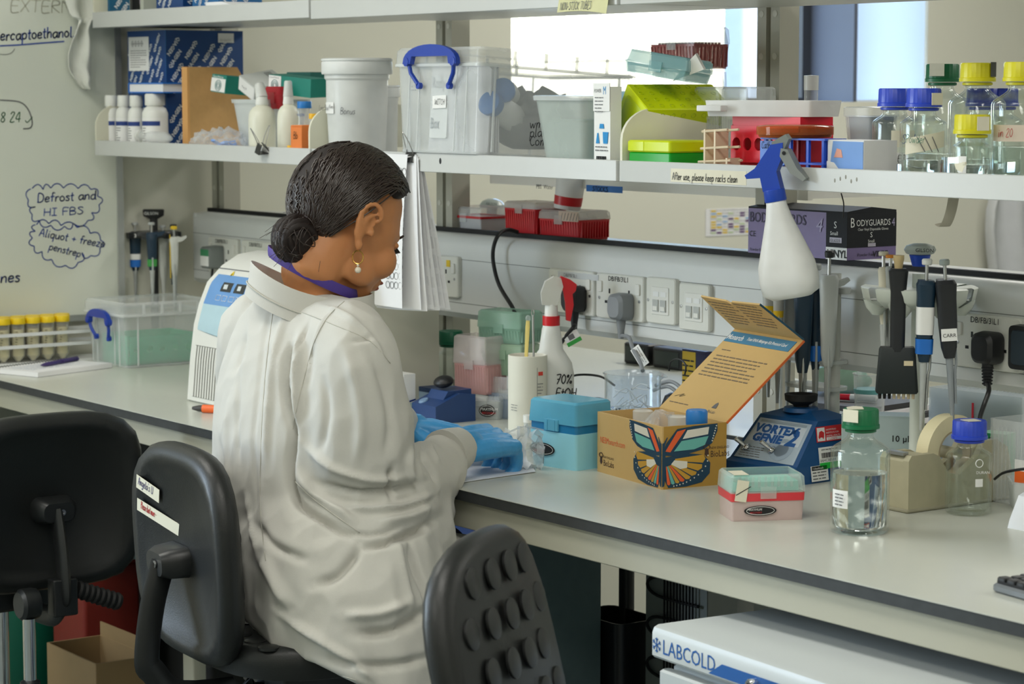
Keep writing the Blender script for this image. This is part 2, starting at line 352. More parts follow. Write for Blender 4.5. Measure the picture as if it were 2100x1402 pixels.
# outer wall on the whiteboard side, with two window openings beyond the second bench
YA, YB1, YC, YD = 1.66, 2.928, 2.942, 3.238
SILL, HEAD = 1.505, 2.45
YE, YG = -3.6, -1.95
wb = MB()
wb.box(XL - .25, XL, YF - .2, YE, 0, HC); wb.box(XL - .25, XL, YE, YG, 0, .95); wb.box(XL - .25, XL, YE, YG, HEAD, HC)
wb.box(XL - .25, XL, YG, YA, 0, HC); wb.box(XL - .25, XL, YA, YD, 0, SILL); wb.box(XL - .25, XL, YA, YD, HEAD, HC); wb.box(XL - .25, XL, YD, YB + .2, 0, HC)
S('wall_left', wb, M_wall)
S('trim_1', MB().box(XL - .20, XL, YB1, YC, SILL, HEAD), mat('blue_grey_cladding', (104, 112, 130), .6, var=.05, scale=6, k=.7))
def window(n, y0, y1, z0, pane):
    fm = mat('dark_window_frame', (46, 50, 58), .5)
    b = MB(); x0, x1 = XL - .235, XL - .19
    b.box(x0, x1, y0, y0 + .012, z0, HEAD); b.box(x0, x1, y1 - .035, y1, z0, HEAD)
    b.box(x0, x1, y0 + .012, y1 - .035, z0, z0 + .012); b.box(x0, x1, y0 + .012, y1 - .035, HEAD - .03, HEAD)
    w = S('window_%d' % n, b, fm)
    P('pane', MB().box(XL - .215, XL - .208, y0 + .012, y1 - .035, z0 + .012, HEAD - .03), pane, w)
window(1, YA, YB1, SILL, clear('window_glass', (225, 230, 235), .03, .02, .1))
window(2, YC, YD, SILL, clear('window_glass', (225, 230, 235), .03, .02, .1))
bl_ = T('roller_blind', 'pale blue roller blind drawn over the narrow window', 'blind', (XL - .012, (YC + YD)/2, SILL))
bm_ = bpy.data.materials.new('blind_fabric'); bm_.use_nodes = True; n_ = bm_.node_tree.nodes
tl__ = n_.new('ShaderNodeBsdfTranslucent'); tl__.inputs[0].default_value = (.92, .95, .98, 1); mx_ = n_.new('ShaderNodeMixShader'); n_['Principled BSDF'].inputs[0].default_value = (.75, .82, .92, 1); mx_.inputs[0].default_value = .85
bm_.node_tree.links.new(n_['Principled BSDF'].outputs[0], mx_.inputs[1]); bm_.node_tree.links.new(tl__.outputs[0], mx_.inputs[2]); bm_.node_tree.links.new(mx_.outputs[0], n_['Material Output'].inputs[0])
P('fabric', MB().box(-.0006, 0, -(YD - YC)/2 + .001, (YD - YC)/2 - .001, .002, HEAD - SILL), bm_, bl_, sm=0)
P('bottom_bar', MB().box(-.004, .004, -(YD - YC)/2 + .001, (YD - YC)/2 - .001, 0, .006), mat('blind_bar', (205, 214, 226), .5), bl_, sm=0)

window(3, YE, YG, .95, clear('window_glass', (225, 230, 235), .03, .02, .1))
S('wall_front', MB().box(XL, XR, YF - .15, YF, 0, HC), M_wall)
op = T('concrete_post', 'grey concrete post standing outdoors beyond the window', 'post', (-6.0, onX(1527, 150, -6.0).y, 0))
P('shaft', MB().rbox(.16, .16, 4.2, .02), mat('concrete', (150, 160, 165), .9, var=.1), op)
P('cap', MB().rbox(.22, .22, .08, .02, z=4.2), mat('concrete', (150, 160, 165), .9), op)
# ================================================================ benches
def make_bench(x0, x1, y0, y1, label, name='lab_bench'):
    t = T(name, label, 'bench', (0, 0, 0))
    P('worktop', MB().box(x0, x1, y0 + .0015, y1, BZ - .0185, BZ - .0012), M_edge, t, 'dark solid core of the worktop edge')
    P('laminate', MB().box(x0, x1, y0, y1, BZ - .0012, BZ), M_bench, t, 'pale laminate top face')
    return t
bn = make_bench(XL + .004, 1.62, 0, .72, 'long pale laboratory bench with dark worktop edge')
P('apron', MB().rbox(1.62 - XL, .02, .047, .003, z=BZ - .0185 - .047, ox=(1.62 + XL)/2, oy=.022), M_apron, bn)
for lx in (-1.165, 1.5):
    P('leg', MB().rbox(.045, .03, BZ - .066, .004, ox=lx, oy=.055), M_apron, bn)
bn2 = make_bench(XL + .004, 1.62, .76, 1.46, 'second laboratory bench beyond the power trunking', 'lab_bench')
P('apron', MB().rbox(1.62 - XL, .02, .047, .003, z=BZ - .0185 - .047, ox=(1.62 + XL)/2, oy=1.44), M_apron, bn2)
for lx in (-1.165, .62, 1.5):
    P('leg', MB().rbox(.045, .03, BZ - .066, .004, ox=lx, oy=1.4), M_apron, bn2)
# ================================================================ power trunking
TY = .66
tr = T('power_trunking', 'grey dado trunking with sockets running above the bench', 'trunking', (0, 0, 0))
TX0, TX1 = -2.285, 1.62
prof = [(TY + .012, 1.066), (TY, 1.078), (TY, 1.098), (TY + .001, 1.0985), (TY, 1.099), (TY, 1.189), (TY + .001, 1.1895), (TY, 1.190), (TY + .001, 1.208)]
prof += [(TY + .03 - .029*cos(a), 1.212 + .029*sin(a)) for a in [i*pi/12 for i in range(1, 7)]] + [(.715, 1.2415), (.715, 1.066)]
P('body', MB().rings([[(x, y, z) for y, z in prof] for x in (TX0, TX1)]), M_trunk, tr, sm=30)
ledge = MB()
for a_, b_ in ((-2.22, -1.30), (-1.21, -.265), (-.175, .755), (.845, TX1)): ledge.box(a_, b_, .7155, .84, 1.225, 1.2415)
P('rear_ledge', ledge, M_trunk, tr, sm=0)
P('seam', MB().box(TX0, TX1, TY - .0003, TY + .004, 1.0982, 1.0994), mat('seam_shadow_gap', (120, 122, 120), .6), tr)
P('seam', MB().box(TX0, TX1, TY - .0003, TY + .004, 1.1890, 1.1902), mat('seam_shadow_gap', (120, 122, 120), .6), tr)
P('dark_gap_strip', MB().box(TX0, TX1, TY + .040, TY + .054, 1.241, 1.2500), M_blackm, tr, 'black strip standing in for the dark gap along the top')  # black strip put in for the shaded gap behind the trunking top
P('end_cap', MB().box(TX0 - .006, TX0, TY + .004, .715, 1.07, 1.238), M_trunk, tr)
def plate(px, py, w, h, n=1):
    p = onY(px, py, TY); return p
def socket(x, z, w=.146, h=.086, kind='double', txt=None, name='socket_plate'):
    b = MB().rr([(0, w, h, .006), (.008, w, h, .006), (.010, w - .004, h - .004, .005)], M=TR(x, TY, z) @ RX(pi/2))
    s = P(name, b, M_plate, tr)
    y = TY - .0102
    if kind == 'double':
        for sx in (-1, 1):
            P('rocker_switch', MB().rr([(0, .013, .022, .002), (.003, .012, .020, .002)], M=TR(x + sx*.058, y, z + .018) @ RX(pi/2)), M_white, s)
            hb = MB(); q = x + sx*.030
            hb.box(q - .002, q + .002, y - .0004, y + .001, z + .006, z + .015); hb.box(q - .014, q - .007, y - .0004, y + .001, z - .013, z - .008); hb.box(q + .007, q + .014, y - .0004, y + .001, z - .013, z - .008)
            P('pin_holes', hb, M_ink, s)
            P('screw', MB().lathe([(.003, 0), (.003, .0006), (0, .0008)], 10, M=TR(x + sx*.061, y, z - .004) @ RX(pi/2)), M_steel, s)
    elif kind == 'data':
        P('module', MB().rr([(0, .052, .052, .002), (.0015, .050, .050, .002)], M=TR(x, y, z) @ RX(pi/2)), M_white, s)
        for sx in (-1, 1):
            P('port', MB().box(x + sx*.011 - .008, x + sx*.011 + .008, y - .0035, y - .001, z - .02, z + .002), mat('port_grey', (186, 188, 184), .5), s)
            P('shutter', MB().box(x + sx*.011 - .006, x + sx*.011 + .006, y - .0045, y - .003, z - .018, z - .010), M_white, s)
            P('label_window', MB().box(x + sx*.011 - .008, x + sx*.011 + .008, y - .0022, y - .001, z + .008, z + .017), M_lab, s)
            P('screw', MB().lathe([(.003, 0), (.003, .0006), (0, .0008)], 10, M=TR(x + sx*.036, y, z) @ RX(pi/2)), M_steel, s)
    if txt: text(txt, .0135, fr((x - .034, y - .0006, z + .030), (1, 0, 0), (0, 0, 1)), M_ink, s)
    return s
def sock_px(px0, px1, pyc, **k):
    a, b = onY(px0, pyc, TY), onY(px1, pyc, TY); return socket((a.x + b.x)/2, a.z, **k)
s1 = sock_px(1134, 1225, 593)
P('label', MB().box(-.52 - .1, -.52 + .03, -.001, 0, 0, .012, TR(-.135, TY - .0104, 1.176)), clear('clear_tape', (235, 238, 240), .5, .1, .2), s1)
text('DB/FB/3L1', .010, fr((-.735, TY - .012, 1.178), (1, 0, 0), (0, 0, 1)), M_greyink, s1)
sock_px(1232, 1326, 604, txt='DB/FB/3\\L1')
sock_px(1332, 1394, 613, kind='data', w=.086, name='data_outlet')
sock_px(1400, 1463, 626, kind='data', w=.086, name='data_outlet')
sock_px(1966, 2098, 694, txt='DB/FB/3\\L1')
sock_px(868, 946, 560)
sock_px(430, 498, 520, txt='DB/FB/2\\L1'); sock_px(502, 566, 528, txt='DB/FB/2\\L1')
P('label', MB().box(0, .014, -.0006, 0, 0, .014, TR(onY(924, 528, TY).x, TY - .0106, 1.173)), mat('yellow_sticker', (230, 196, 40), .5), tr, 'small yellow warning sticker')
# ================================================================ shelving
SX = [-2.25, -1.244, -.222, .80, 1.62]
def post(x, label):
    t = T('shelf_upright', label, 'upright', (x, .74, BZ))
    H = 1.1
    P('channel', MB().box(-.03, -.006, -.023, .023, 0, H).box(.006, .03, -.023, .023, 0, H).box(-.006, .006, -.012, .023, 0, H), M_post, t, sm=0)
    hm = None
    for i in range(14):
        z = .1 + i*.075
        for sx in (-.018, .018):
            h_ = P('hole_cap', hm or MB().lathe([(.006, 0), (.006, .0012), (0, .0016)], 10), mat('hole_cap_grey', (205, 203, 192), .4), t, mtx=TR(sx, -.023, z) @ RX(pi/2)); hm = h_.data
post(-2.26, 'slotted shelf upright standing beside the whiteboard')
post(-1.255, 'slotted shelf upright standing behind the blue handled storage box')
post(-.22, 'slotted shelf upright standing behind the hanging spray bottle')
post(.80, 'slotted shelf upright standing past the yellow capped bottles')
SHB = 1.400
def shelf(x0, x1, ztop, zbot, label, depth=.33, ends=()):
    t = T('shelf', label, 'shelf', (0, 0, 0))
    P('board', MB().box(x0, x1, SHF + .012, SHF + depth, zbot + .002, ztop - .021), M_shelf, t, sm=0)
    P('front_lip', MB().rbox(x1 - x0, .012, ztop - zbot, .002, z=zbot, ox=(x0 + x1)/2, oy=SHF + .006), M_shelf, t)
    for ex in ends:
        pl = [(SHF + .002, 0), (SHF + .002, .034)] + [(SHF + .075 - .073*cos(a), .034 + .055*sin(a)) for a in [i*pi/16 for i in range(1, 9)]] + [(SHF + .30, .089), (SHF + .30, 0)]
        P('end_bracket', MB().rings([[(ex, y, ztop + z) for y, z in pl], [(ex + .006, y, ztop + z) for y, z in pl]]), M_cream, t)
    return t
g = .004
shL = shelf(SX[0], SX[1] - g, SHZ, 1.386, 'lower shelf board between whiteboard and hanging protocol sheets', ends=(SX[0], SX[1] - .012))
shM = shelf(SX[1] + g, SX[2] - g, SHZ, 1.385, 'lower shelf board carrying the blue handled storage box')
shR = shelf(SX[2] + g, SX[3] - g, SHZ, 1.385, 'lower shelf board carrying reagent bottles and tube racks', ends=(SX[2] + g,))
shelf(SX[0], SX[1] - g, 1.724, 1.687, 'upper shelf board above the blue and white printed boxes')
shelf(SX[1] + g, SX[2] - g, 1.722, 1.684, 'upper shelf board with the sticky note above the storage box')
shelf(SX[2] + g, SX[3] - g, 1.722, 1.684, 'upper shelf board above the reagent bottles')
P('end_bracket', MB().box(SX[0] - .004, SX[0] + .002, SHF + .004, SHF + .3, 1.724, 1.80), M_cream, bpy.data.objects['shelf.003'])
# underside rails of the upper shelves
for sh, x0, x1 in (('shelf.003', SX[0], SX[1]), ('shelf.004', SX[1], SX[2]), ('shelf.005', SX[2], SX[3])):
    b = MB().box(x0 + .06, x1 - .12, SHF + .16, SHF + .18, 1.694, 1.700)
    for k in range(6): b.lathe([(.006, 0), (.005, .004), (0, .005)], 8, M=TR(x0 + .2 + k//2*.28 + (k % 2)*.05, SHF + .17, 1.694) @ RX(pi))
    P('underside_rail', b, M_steel, bpy.data.objects[sh])
# tape label with writing on the lip
q = onY(1376, 360, SHF)
lt = P('label_tape', MB().box(0, .19, -.0005, 0, -.010, .012, TR(q.x, SHF, q.z)), M_tape, shR)
hand('After use, please keep racks clean', .0115, fr((q.x + .004, SHF - .0009, q.z - .006), (1, 0, 0), (0, 0, 1)), M_greyink, lt, w=.10, sx=.80)
q = onY(1712, 370, SHF)
sc = MB()
for k in range(5): sc.ball((q.x + k*.012, SHF, q.z + (k % 3)*.003), .002, .0006, .0035, 6, 4)
P('scuff_marks', sc, mat('scuff', (150, 148, 140), .8), shR)
q = onY(903, 330, SHF); P('ink_blot', MB().ball((q.x, SHF, q.z), .004, .0006, .006, 8, 6), M_ink, shM)
# rear shelves on the other side of the uprights
rs = T('shelf', 'rear shelf edge with printed stock labels seen under the middle shelf', 'shelf', (0, 0, 0))
ry = 1.14
P('board', MB().box(-1.2, -.20, ry - .33, ry - .012, 1.345, 1.364), M_white, rs, sm=0)
P('front_lip', MB().box(-1.2, -.20, ry - .012, ry, 1.345, 1.385), M_white, rs, sm=0)
P('back_lip', MB().box(-1.2, -.20, ry - .342, ry - .33, 1.342, 1.372), M_white, rs, sm=0)
yb = ry - .342
q = onY(1205, 388, yb); q0 = onY(1100, 382, yb)
text('PBS  Water', .0125, fr((q0.x, yb - .0008, q.z - .004), (1, 0, 0), (0, 0, 1)), M_ink, rs)
q1 = onY(1203, 386, yb)
bl = P('label_tape', MB().box(q1.x, q1.x + .118, yb - .0008, yb, q1.z - .006, q1.z + .007), mat('blue_tape', (30, 110, 190), .4), rs, 'blue label tape')
hand('STOCKS', .009, fr((q1.x + .02, yb - .0012, q1.z - .0045), (1, 0, 0), (0, 0, 1)), M_ink, bl, w=.14, sx=1.5)
# ================================================================ whiteboard
wbx = -2.312
wt = T('whiteboard', 'white wall board with blue marker notes above the bench end', 'whiteboard', (0, 0, 0))
P('board', MB().box(XL + .001, wbx, -1.6, .466, 1.0, 2.1), mat('whiteboard_enamel', (212, 216, 205), .3, var=.03, scale=5, k=1.08), wt)
P('frame', MB().box(XL + .001, wbx + .006, .466, .482, .985, 2.1).box(XL + .001, wbx + .006, -1.6, .466, .985, 1.0), mat('aluminium', (185, 188, 186), .35, metal=.6), wt)
def wpt(px, py): p = onX(px, py, wbx + .0005); return (p.y, p.z)
def wframe(px, py, up=0): p = onX(px, py, wbx + .0005); return fr(p, (0, cos(up), sin(up)), (0, -sin(up), cos(up)))
WI = Matrix(((0, 0, 1, wbx + .0005), (1, 0, 0, 0), (0, 1, 0, 0), (0, 0, 0, 1)))
def wpen(pix, m, parent, hw=.0016, k=4, closed=False, name='marker_line'):
    b = MB(); pts = [Vector((*wpt(*p), 0)) for p in pix]
    pen(b, smooth(pts, k, closed), hw, WI); return P(name, b, m, parent, sm=0)
kk = 1/700.
for s, px, py, h, up, fw in (('Defrost and', 76, 415, 18, .03, 108), ('HI FBS', 88, 443, 15, .02, 74), ('Aliquot + freeze', 79, 483, 16, -.20, 122), ('penstrep', 99, 511, 15, -.26, 60), ('ercaptoethanol.', 0, 83, 21, .06, 134), ('nes', 0, 579, 22, 0, 36)):
    hand(s, h/868., wframe(px, py, up), M_blueink, wt, w=.13, fit=fw/868./.80, seed=len(s))
hand('8 24', 20/860., wframe(0, 250, 0), M_greenink, wt, w=.09, sx=1.0)
wpen([(52, 247), (56, 251), (66, 240)], M_greenink, wt, .001)
wpen([(0, 94), (40, 92), (90, 88), (131, 85)], M_blueink, wt)
wpen([(0, 205), (40, 209), (58, 225), (66, 250), (62, 262), (48, 264)], M_greyink, wt, .0014)
wpen([(0, 111), (12, 112), (24, 108), (30, 100)], M_greyink, wt, .0007)
hand('EXTERNAL', 24/860., wframe(20, 24, 0), mat('faded_pencil', (188, 188, 172), .8), wt, w=.09, sx=1.5)
def cloud(pts, d=9):
    out = []
    n = len(pts)
    for i in range(n):
        a, b = Vector((*pts[i], 0)), Vector((*pts[(i + 1) % n], 0)); e = b - a; nr = Vector((e.y, -e.x, 0)).normalized()
        for t in (0, .2, .5, .8): 
            q = a + e*t + nr*d*(1 - (2*t - 1)**2)*(1 if t else .0); out.append((q.x, q.y))
    return out
c1 = [(66, 386), (88, 388), (104, 385), (130, 385), (160, 386), (186, 388), (200, 402), (203, 420), (188, 436), (180, 452), (150, 458), (132, 464), (104, 462), (80, 452), (66, 440), (72, 424), (58, 410)]
c2 = [(75, 460), (100, 458), (125, 462), (158, 466), (185, 478), (206, 492), (205, 508), (186, 524), (168, 518), (160, 538), (134, 544), (106, 532), (86, 516), (70, 505), (66, 488), (72, 474)]
wpen(cloud(c1), M_blueink, wt, .0012, 2, True, 'cloud_outline'); wpen(cloud(c2), M_blueink, wt, .0012, 2, True, 'cloud_outline')
# ================================================================ under the bench
pd = T('drawer_pedestal', 'dark grey green under bench pedestal with a blue top drawer', 'cabinet', (0, 0, 0))
M_ped = mat('pedestal_green_grey', (128, 150, 152), .55, var=.08, scale=50)
py0 = .30; x1 = onY(1010, 1085, py0).x; pd_ = onX(1234, 1200, x1).y - py0
P('carcass', MB().rbox(.50, pd_, .76, .004, z=.06, ox=x1 - .25, oy=py0 + pd_/2), M_ped, pd)
for z, h, m_ in ((.675, .14, mat('drawer_blue', (40, 78, 150), .45)), (.385, .28, M_ped), (.085, .29, M_ped)):
    d_ = P('drawer_front', MB().rbox(.49, .016, h, .003, z=z, ox=x1 - .25, oy=py0 - .009), m_, pd); z += h*.5
    P('handle', MB().tube(smooth([(x1 - .31, py0 - .016, z), (x1 - .31, py0 - .036, z), (x1 - .19, py0 - .036, z), (x1 - .19, py0 - .016, z)], 3), .004), M_steel, d_)
cap = T('gas_column', 'black telescopic column standing in the knee space behind the pedestal', 'column', Vector((onY(1285, 1180, .67).x, .67, 0)))
P('tube', MB().lathe([(.009, .2), (.009, .80), (.0, .80)], 16), mat('dark_chrome', (110, 116, 110), .2, metal=1), cap)
P('sleeve', MB().lathe([(.0, 0), (.015, 0), (.015, .01), (.016, .03), (.015, .695), (.013, .70), (.0, .70)], 18), M_black, cap)
bi = T('waste_bin', 'black plastic waste bin tucked under the bench beside the freezer', 'bin', (onY(1262, 1220, .61).x, .61, 0))
P('body', MB().tray(.17, .12, .40, .004, .02, 0, .03), M_black, bi)
P('rim', MB().rr([(.395, .174, .124, .02), (.41, .176, .126, .02), (.41, .162, .112, .018), (.395, .162, .112, .018)], c0=False, c1=False), M_black, bi)
P('liner', MB().tray(.155, .105, .53, .003, .02, .02, .02), mat('bin_liner', (28, 28, 30), .3), bi)
# freezer
fz = T('chest_freezer', 'white under bench freezer with blue lettering and a key lock', 'freezer', (0, 0, 0))
c = onY(1338, 1281, -.085); FX0 = c.x; FZ = c.z
rzf = radians(-4.2)
fz.location = (FX0, -.085, 0); fz.rotation_euler = (0, 0, rzf)
M_fz = mat('freezer_enamel', (206, 211, 210), .35, var=.015, k=.9)
wz = .85
P('cabinet', MB().rbox(wz - .012, .5, FZ - .075, .008, z=.02, ox=wz/2 + .006, oy=.275), M_fz, fz)
P('door', MB().rbox(wz - .012, .02, FZ - .12, .006, z=.06, ox=wz/2 + .006, oy=.012), M_fz, fz)
yz = [(.004, FZ - .046), (.0, FZ - .042), (.0, FZ - .010), (.003, FZ - .003), (.010, FZ), (.58, FZ), (.58, FZ - .046)]
P('lid_panel', MB().rings([[(x, y, z) for y, z in yz] for x in (0, wz)]), M_fz, fz, sm=25)
fl_blue = mat('freezer_blue', (24, 92, 165), .4)
text('LABCOLD', .030, front(.025, 0, FZ - .036), fl_blue, fz, sx=.93)
sf = MB()
for k in range(6):
    a = k*pi/3; A = front(.0115, 0, FZ - .026) @ RZ(a)
    sf.box(-.0006, .0006, 0, .0105, 0, .0005, A)
    for s_ in (-1, 1): sf.box(-.0005, .0005, 0, .004, 0, .0005, A @ TR(0, .0065, 0) @ RZ(s_*.8))
P('snowflake_emblem', sf, fl_blue, fz, sm=0)
P('stripe', MB().prism([(.135, -.040), (.165, -.022), (wz, -.022), (wz, -.040)], .0006, front(0, 0, FZ)), fl_blue, fz, 'blue front stripe', sm=0)
lk = P('lock', MB().lathe([(.0085, 0), (.0085, .010), (.007, .012), (.004, .012), (.004, .0105), (0, .0105)], 20, M=TR(.238, 0, FZ - .034) @ RX(pi/2)), M_chrome, fz)
P('keyhole', MB().box(-.0006, .0006, -.003, .003, .0106, .0112, TR(.238, 0, FZ - .034) @ RX(pi/2)), M_ink, lk)
# condenser behind
cn = T('refrigerator_back', 'black condenser coil on the back of a fridge beyond the bench', 'refrigerator', (0, 0, 0))
p0 = onY(1322, 1215, .60); p1_ = onY(1450, 1215, .60)
P('cabinet', MB().box(p0.x + .004, p1_.x, .60, .66, .1, .84), mat('condenser_back', (120, 126, 122), .5), cn)
cb = MB(); cz = .80
for i in range(8):
    z = .80 - i*.075; r = .012
    cb.tube(smooth([(p1_.x - .015, .592, z), (p0.x + .05, .592, z), (p0.x + .018, .592, z - .018), (p0.x + .05, .592, z - .036), (p1_.x - .015, .592, z - .036)], 4), .0032, 6)
P('coil', cb, M_blackm, cn)
wr = MB()
for i in range(10): x = p0.x + .07 + i*.009; wr.box(x, x + .0016, .588, .591, .12, .82)
P('wire_fins', wr, M_blackm, cn, kind='stuff')
gx0, gx1 = onY(1452, 1220, .5).x, onY(1512, 1220, .5).x
cb_ = T('base_cabinet', 'grey base cabinet corner under the bench behind the freezer', 'cabinet', (0, 0, 0))
P('body', MB().box(gx0, gx1, .5, .68, 0, .84), mat('grey_cabinet', (170, 172, 166), .5), cb_)
P('door', MB().box(gx0 + .12, gx0 + .24, .5, .512, .04, .84), mat('grey_cabinet', (170, 172, 166), .5), cb_)
# boxes low down beneath the bench end
def at_floor(px, Y): return Vector((onY(px, 1200, Y).x, Y, 0))
rb = T('waste_box', 'dark red waste container standing under the bench end', 'container', at_floor(196, .20))
P('body', MB().rbox(.17, .14, .48, .01, z=0), mat('dark_red', (120, 32, 22), .5), rb)
P('lid', MB().rbox(.175, .145, .02, .008, z=.48), mat('dark_red', (120, 32, 22), .5), rb)
ab = T('foil_box', 'pale blue carton of foil lying above the dark red container', 'box', at_floor(205, .20) + Vector((.02, 0, .50)))
P('carton', MB().rbox(.20, .10, .065, .002), mat('pale_blue_carton', (150, 176, 180), .6), ab)
text('Alum', .034, front(-.055, -.05, .02), mat('teal_ink', (40, 90, 110), .6), ab)
cbx = T('cardboard_box', 'brown cardboard box on the floor near the chairs', 'box', at_floor(200, .04))
zb = onY(190, 1372, -.05).z
P('carton', MB().tray(.24, .13, zb, .004, .003), mat('cardboard', (150, 125, 88), .8), cbx)
P('flap', MB().box(-.12, .12, .062, .065, zb, zb + .03), mat('cardboard', (150, 125, 88), .8), cbx)
gc = T('gas_cylinder', 'teal green drum standing under the bench end', 'drum', at_floor(40, .16))
P('body', MB().lathe([(0, 0), (.12, 0), (.125, .01), (.125, .58), (.11, .62), (0, .63)], 28), mat('teal_paint', (10, 92, 72), .45), gc)
P('lid', MB().lathe([(.128, .575), (.128, .605), (.12, .61)], 28), mat('teal_paint', (10, 92, 72), .45), gc)
db = T('storage_crate', 'dark crate pushed under the bench end by the wall', 'crate', Vector((-1.9, .5, 0)))
P('body', MB().rbox(.5, .3, .78, .01), mat('dark_crate', (40, 42, 42), .7), db)
P('lid', MB().rbox(.52, .32, .03, .01, z=.78), mat('dark_crate', (40, 42, 42), .7), db)
# wall things: paper towel, planner, note, strip, cloth
pt = T('paper_towel', 'crumpled white paper towel hanging from the whiteboard corner', 'paper towel', (0, 0, 0))
def draped(cols, thick=.004, Xf=None):
    rs = []
    for (pyy, l, r, d) in cols:
        a, b = onX(l, pyy, wbx + d), onX(r, pyy, wbx + d); row = []
        for i in range(9):
            t = i/8; p = a.lerp(b, t); p.x += .012*sin(t*9 + pyy*.05) + .006*sin(t*23 + pyy*.11); row.append(p)
        rs.append([p + Vector((.004, 0, 0)) for p in row] + [p - Vector((.004, 0, 0)) for p in row[::-1]])
    return MB().rings(rs)
prof_ = [(-20, 130, 190), (10, 136, 196), (26, 140, 196), (36, 146, 196), (42, 158, 184), (60, 152, 178), (80, 146, 180), (105, 138, 184), (128, 138, 187), (150, 146, 188), (172, 160, 186), (183, 176, 184)]
L_ = smooth([(y, l, 0) for y, l, r in prof_], 3); R_ = smooth([(y, r, 0) for y, l, r in prof_], 3); rs = []
for a_, b_ in zip(L_, R_):
    row = []
    for i in range(13):
        t = i/12; p = onX(a_.y + (b_.y - a_.y)*t, a_.x, wbx + .03); p.x += .013*sin(t*7 + a_.x*.02) + .010*noise.noise(Vector((t*4, a_.x*.04, 1))); row.append(p)
    rs.append([p + Vector((.002, 0, 0)) for p in row] + [p - Vector((.002, 0, 0)) for p in row[::-1]])
P('sheet', MB().rings(rs), mat('tissue', (222, 224, 216), .9), pt, sm=180)
pl_ = T('wall_planner', 'small printed weekly planner chart with coloured cells', 'chart', (0, 0, 0))
a, b = onX(1447, 485, XL + .002), onX(1575, 424, XL + .002)
pw, ph = b.y - a.y, b.z - a.z
A = fr((XL + .0012, a.y, a.z), (0, 1, 0), (0, 0, 1))
P('sheet', MB().box(0, pw, 0, ph, 0, .0006, A), M_paper, pl_, sm=0)
cc = {'y': (222, 190, 70), 'b': (150, 180, 215), 'g': (190, 205, 170), 'p': (92, 50, 110)}
rows = ['y', 'by g p', 'y b  p y', ' g py b', 'y b g py', 'yb p g b', 'yy pyp yg', 'p y gpgyb', 'gpyg pyb']
for key, colr in cc.items():
    mb = MB()
    for j, rw in enumerate(rows):
        for i, chh in enumerate(rw):
            if chh == key: mb.box(.02 + i*(pw - .03)/9.5, .02 + (i + .85)*(pw - .03)/9.5, ph*(.88 - j*.1), ph*(.95 - j*.1), .0006, .001, A)
    P('cell', mb, mat('cell_' + key, colr, .7), pl_, sm=0, kind='stuff')
lines(9, pw*.9, ph*.1, A, M_greyink, pl_, x=.015, y=ph*.94, th=.2)
sn = T('sticky_note', 'pale yellow handwritten note stuck on the upper shelf edge', 'note', (0, 0, 0))
a = onY(1151, 26, SHF - .004); b = onY(1252, 26, SHF - .004); nw = b.x - a.x
rs_ = [[(a.x + t*nw, SHF - .001 - .012*s*s, a.z + .11*(1 - s) + .004*sin(t*3)*s - .006*t*s) for t in [i/8 for i in range(9)]] for s in [k/6 for k in range(7)]]
P('sheet', MB().rings([[(x, y - .0004, z) for x, y, z in r] + [(x, y, z) for x, y, z in r[::-1]] for r in rs_]), mat('note_yellow', (216, 214, 168), .8), sn, sm=60)
hand('FREE COPIES', .014, fr((a.x + .02, SHF - .011, a.z + .022), (1, 0, 0), (0, .1, 1)), M_greyink, sn, sx=.95)
hand('NON-STICK TUBES', .013, fr((a.x + .008, SHF - .013, a.z + .004), (1, 0, 0), (0, .1, 1)), M_greyink, sn, sx=.70)
st = T('tape_strip', 'curled strip of tape hanging under the bottle shelf', 'tape', (0, 0, 0))
a = onY(1956, 406, SHF + .03)
cv = [onY(x, y, SHF + .03) for x, y in ((1956, 404), (1951, 430), (1944, 452), (1936, 464), (1926, 458))]
P('strip', MB().tube(smooth(cv, 4), .009, 8, flat=.06, up=(.3, 1, 0)), mat('grey_tape', (165, 160, 145), .6), st)
tw = T('loose_thread', 'thin dark wire dangling from the bottle shelf', 'wire', (0, 0, 0))
P('strand', MB().tube(smooth([onY(x, y, SHF + .1) for x, y in ((1725, 396), (1730, 415), (1730, 432), (1729, 446))], 4), .0011, 5), M_black, tw)
hc = T('hanging_cloth', 'pale lab coat hanging on the wall past the trunking', 'cloth', (0, 0, 0))
rs_ = []
for pyy, l, r in ((405, 2028, 2140), (430, 2022, 2160), (470, 2020, 2170), (520, 2024, 2180), (562, 2030, 2190), (640, 2032, 2200)):
    a, b = onX(l, pyy, XL + .05), onX(r, pyy, XL + .05); row = [a.lerp(b, i/12) + Vector((.02*sin(i*1.3 + pyy*.004), 0, 0)) for i in range(13)]
    rs_.append([p + Vector((.02, 0, 0)) for p in row] + [p - Vector((.02, 0, 0)) for p in row[::-1]])
P('fabric', MB().rings(rs_), mat('pale_cloth', (214, 216, 220), .9), hc, sm=60)
# ================================================================ things on the lower shelf
def SP(px, Y, z=SHB): return Vector((onY(px, 300, Y).x, Y, z))
M_foil = mat('foil_grey', (170, 172, 172), .5)
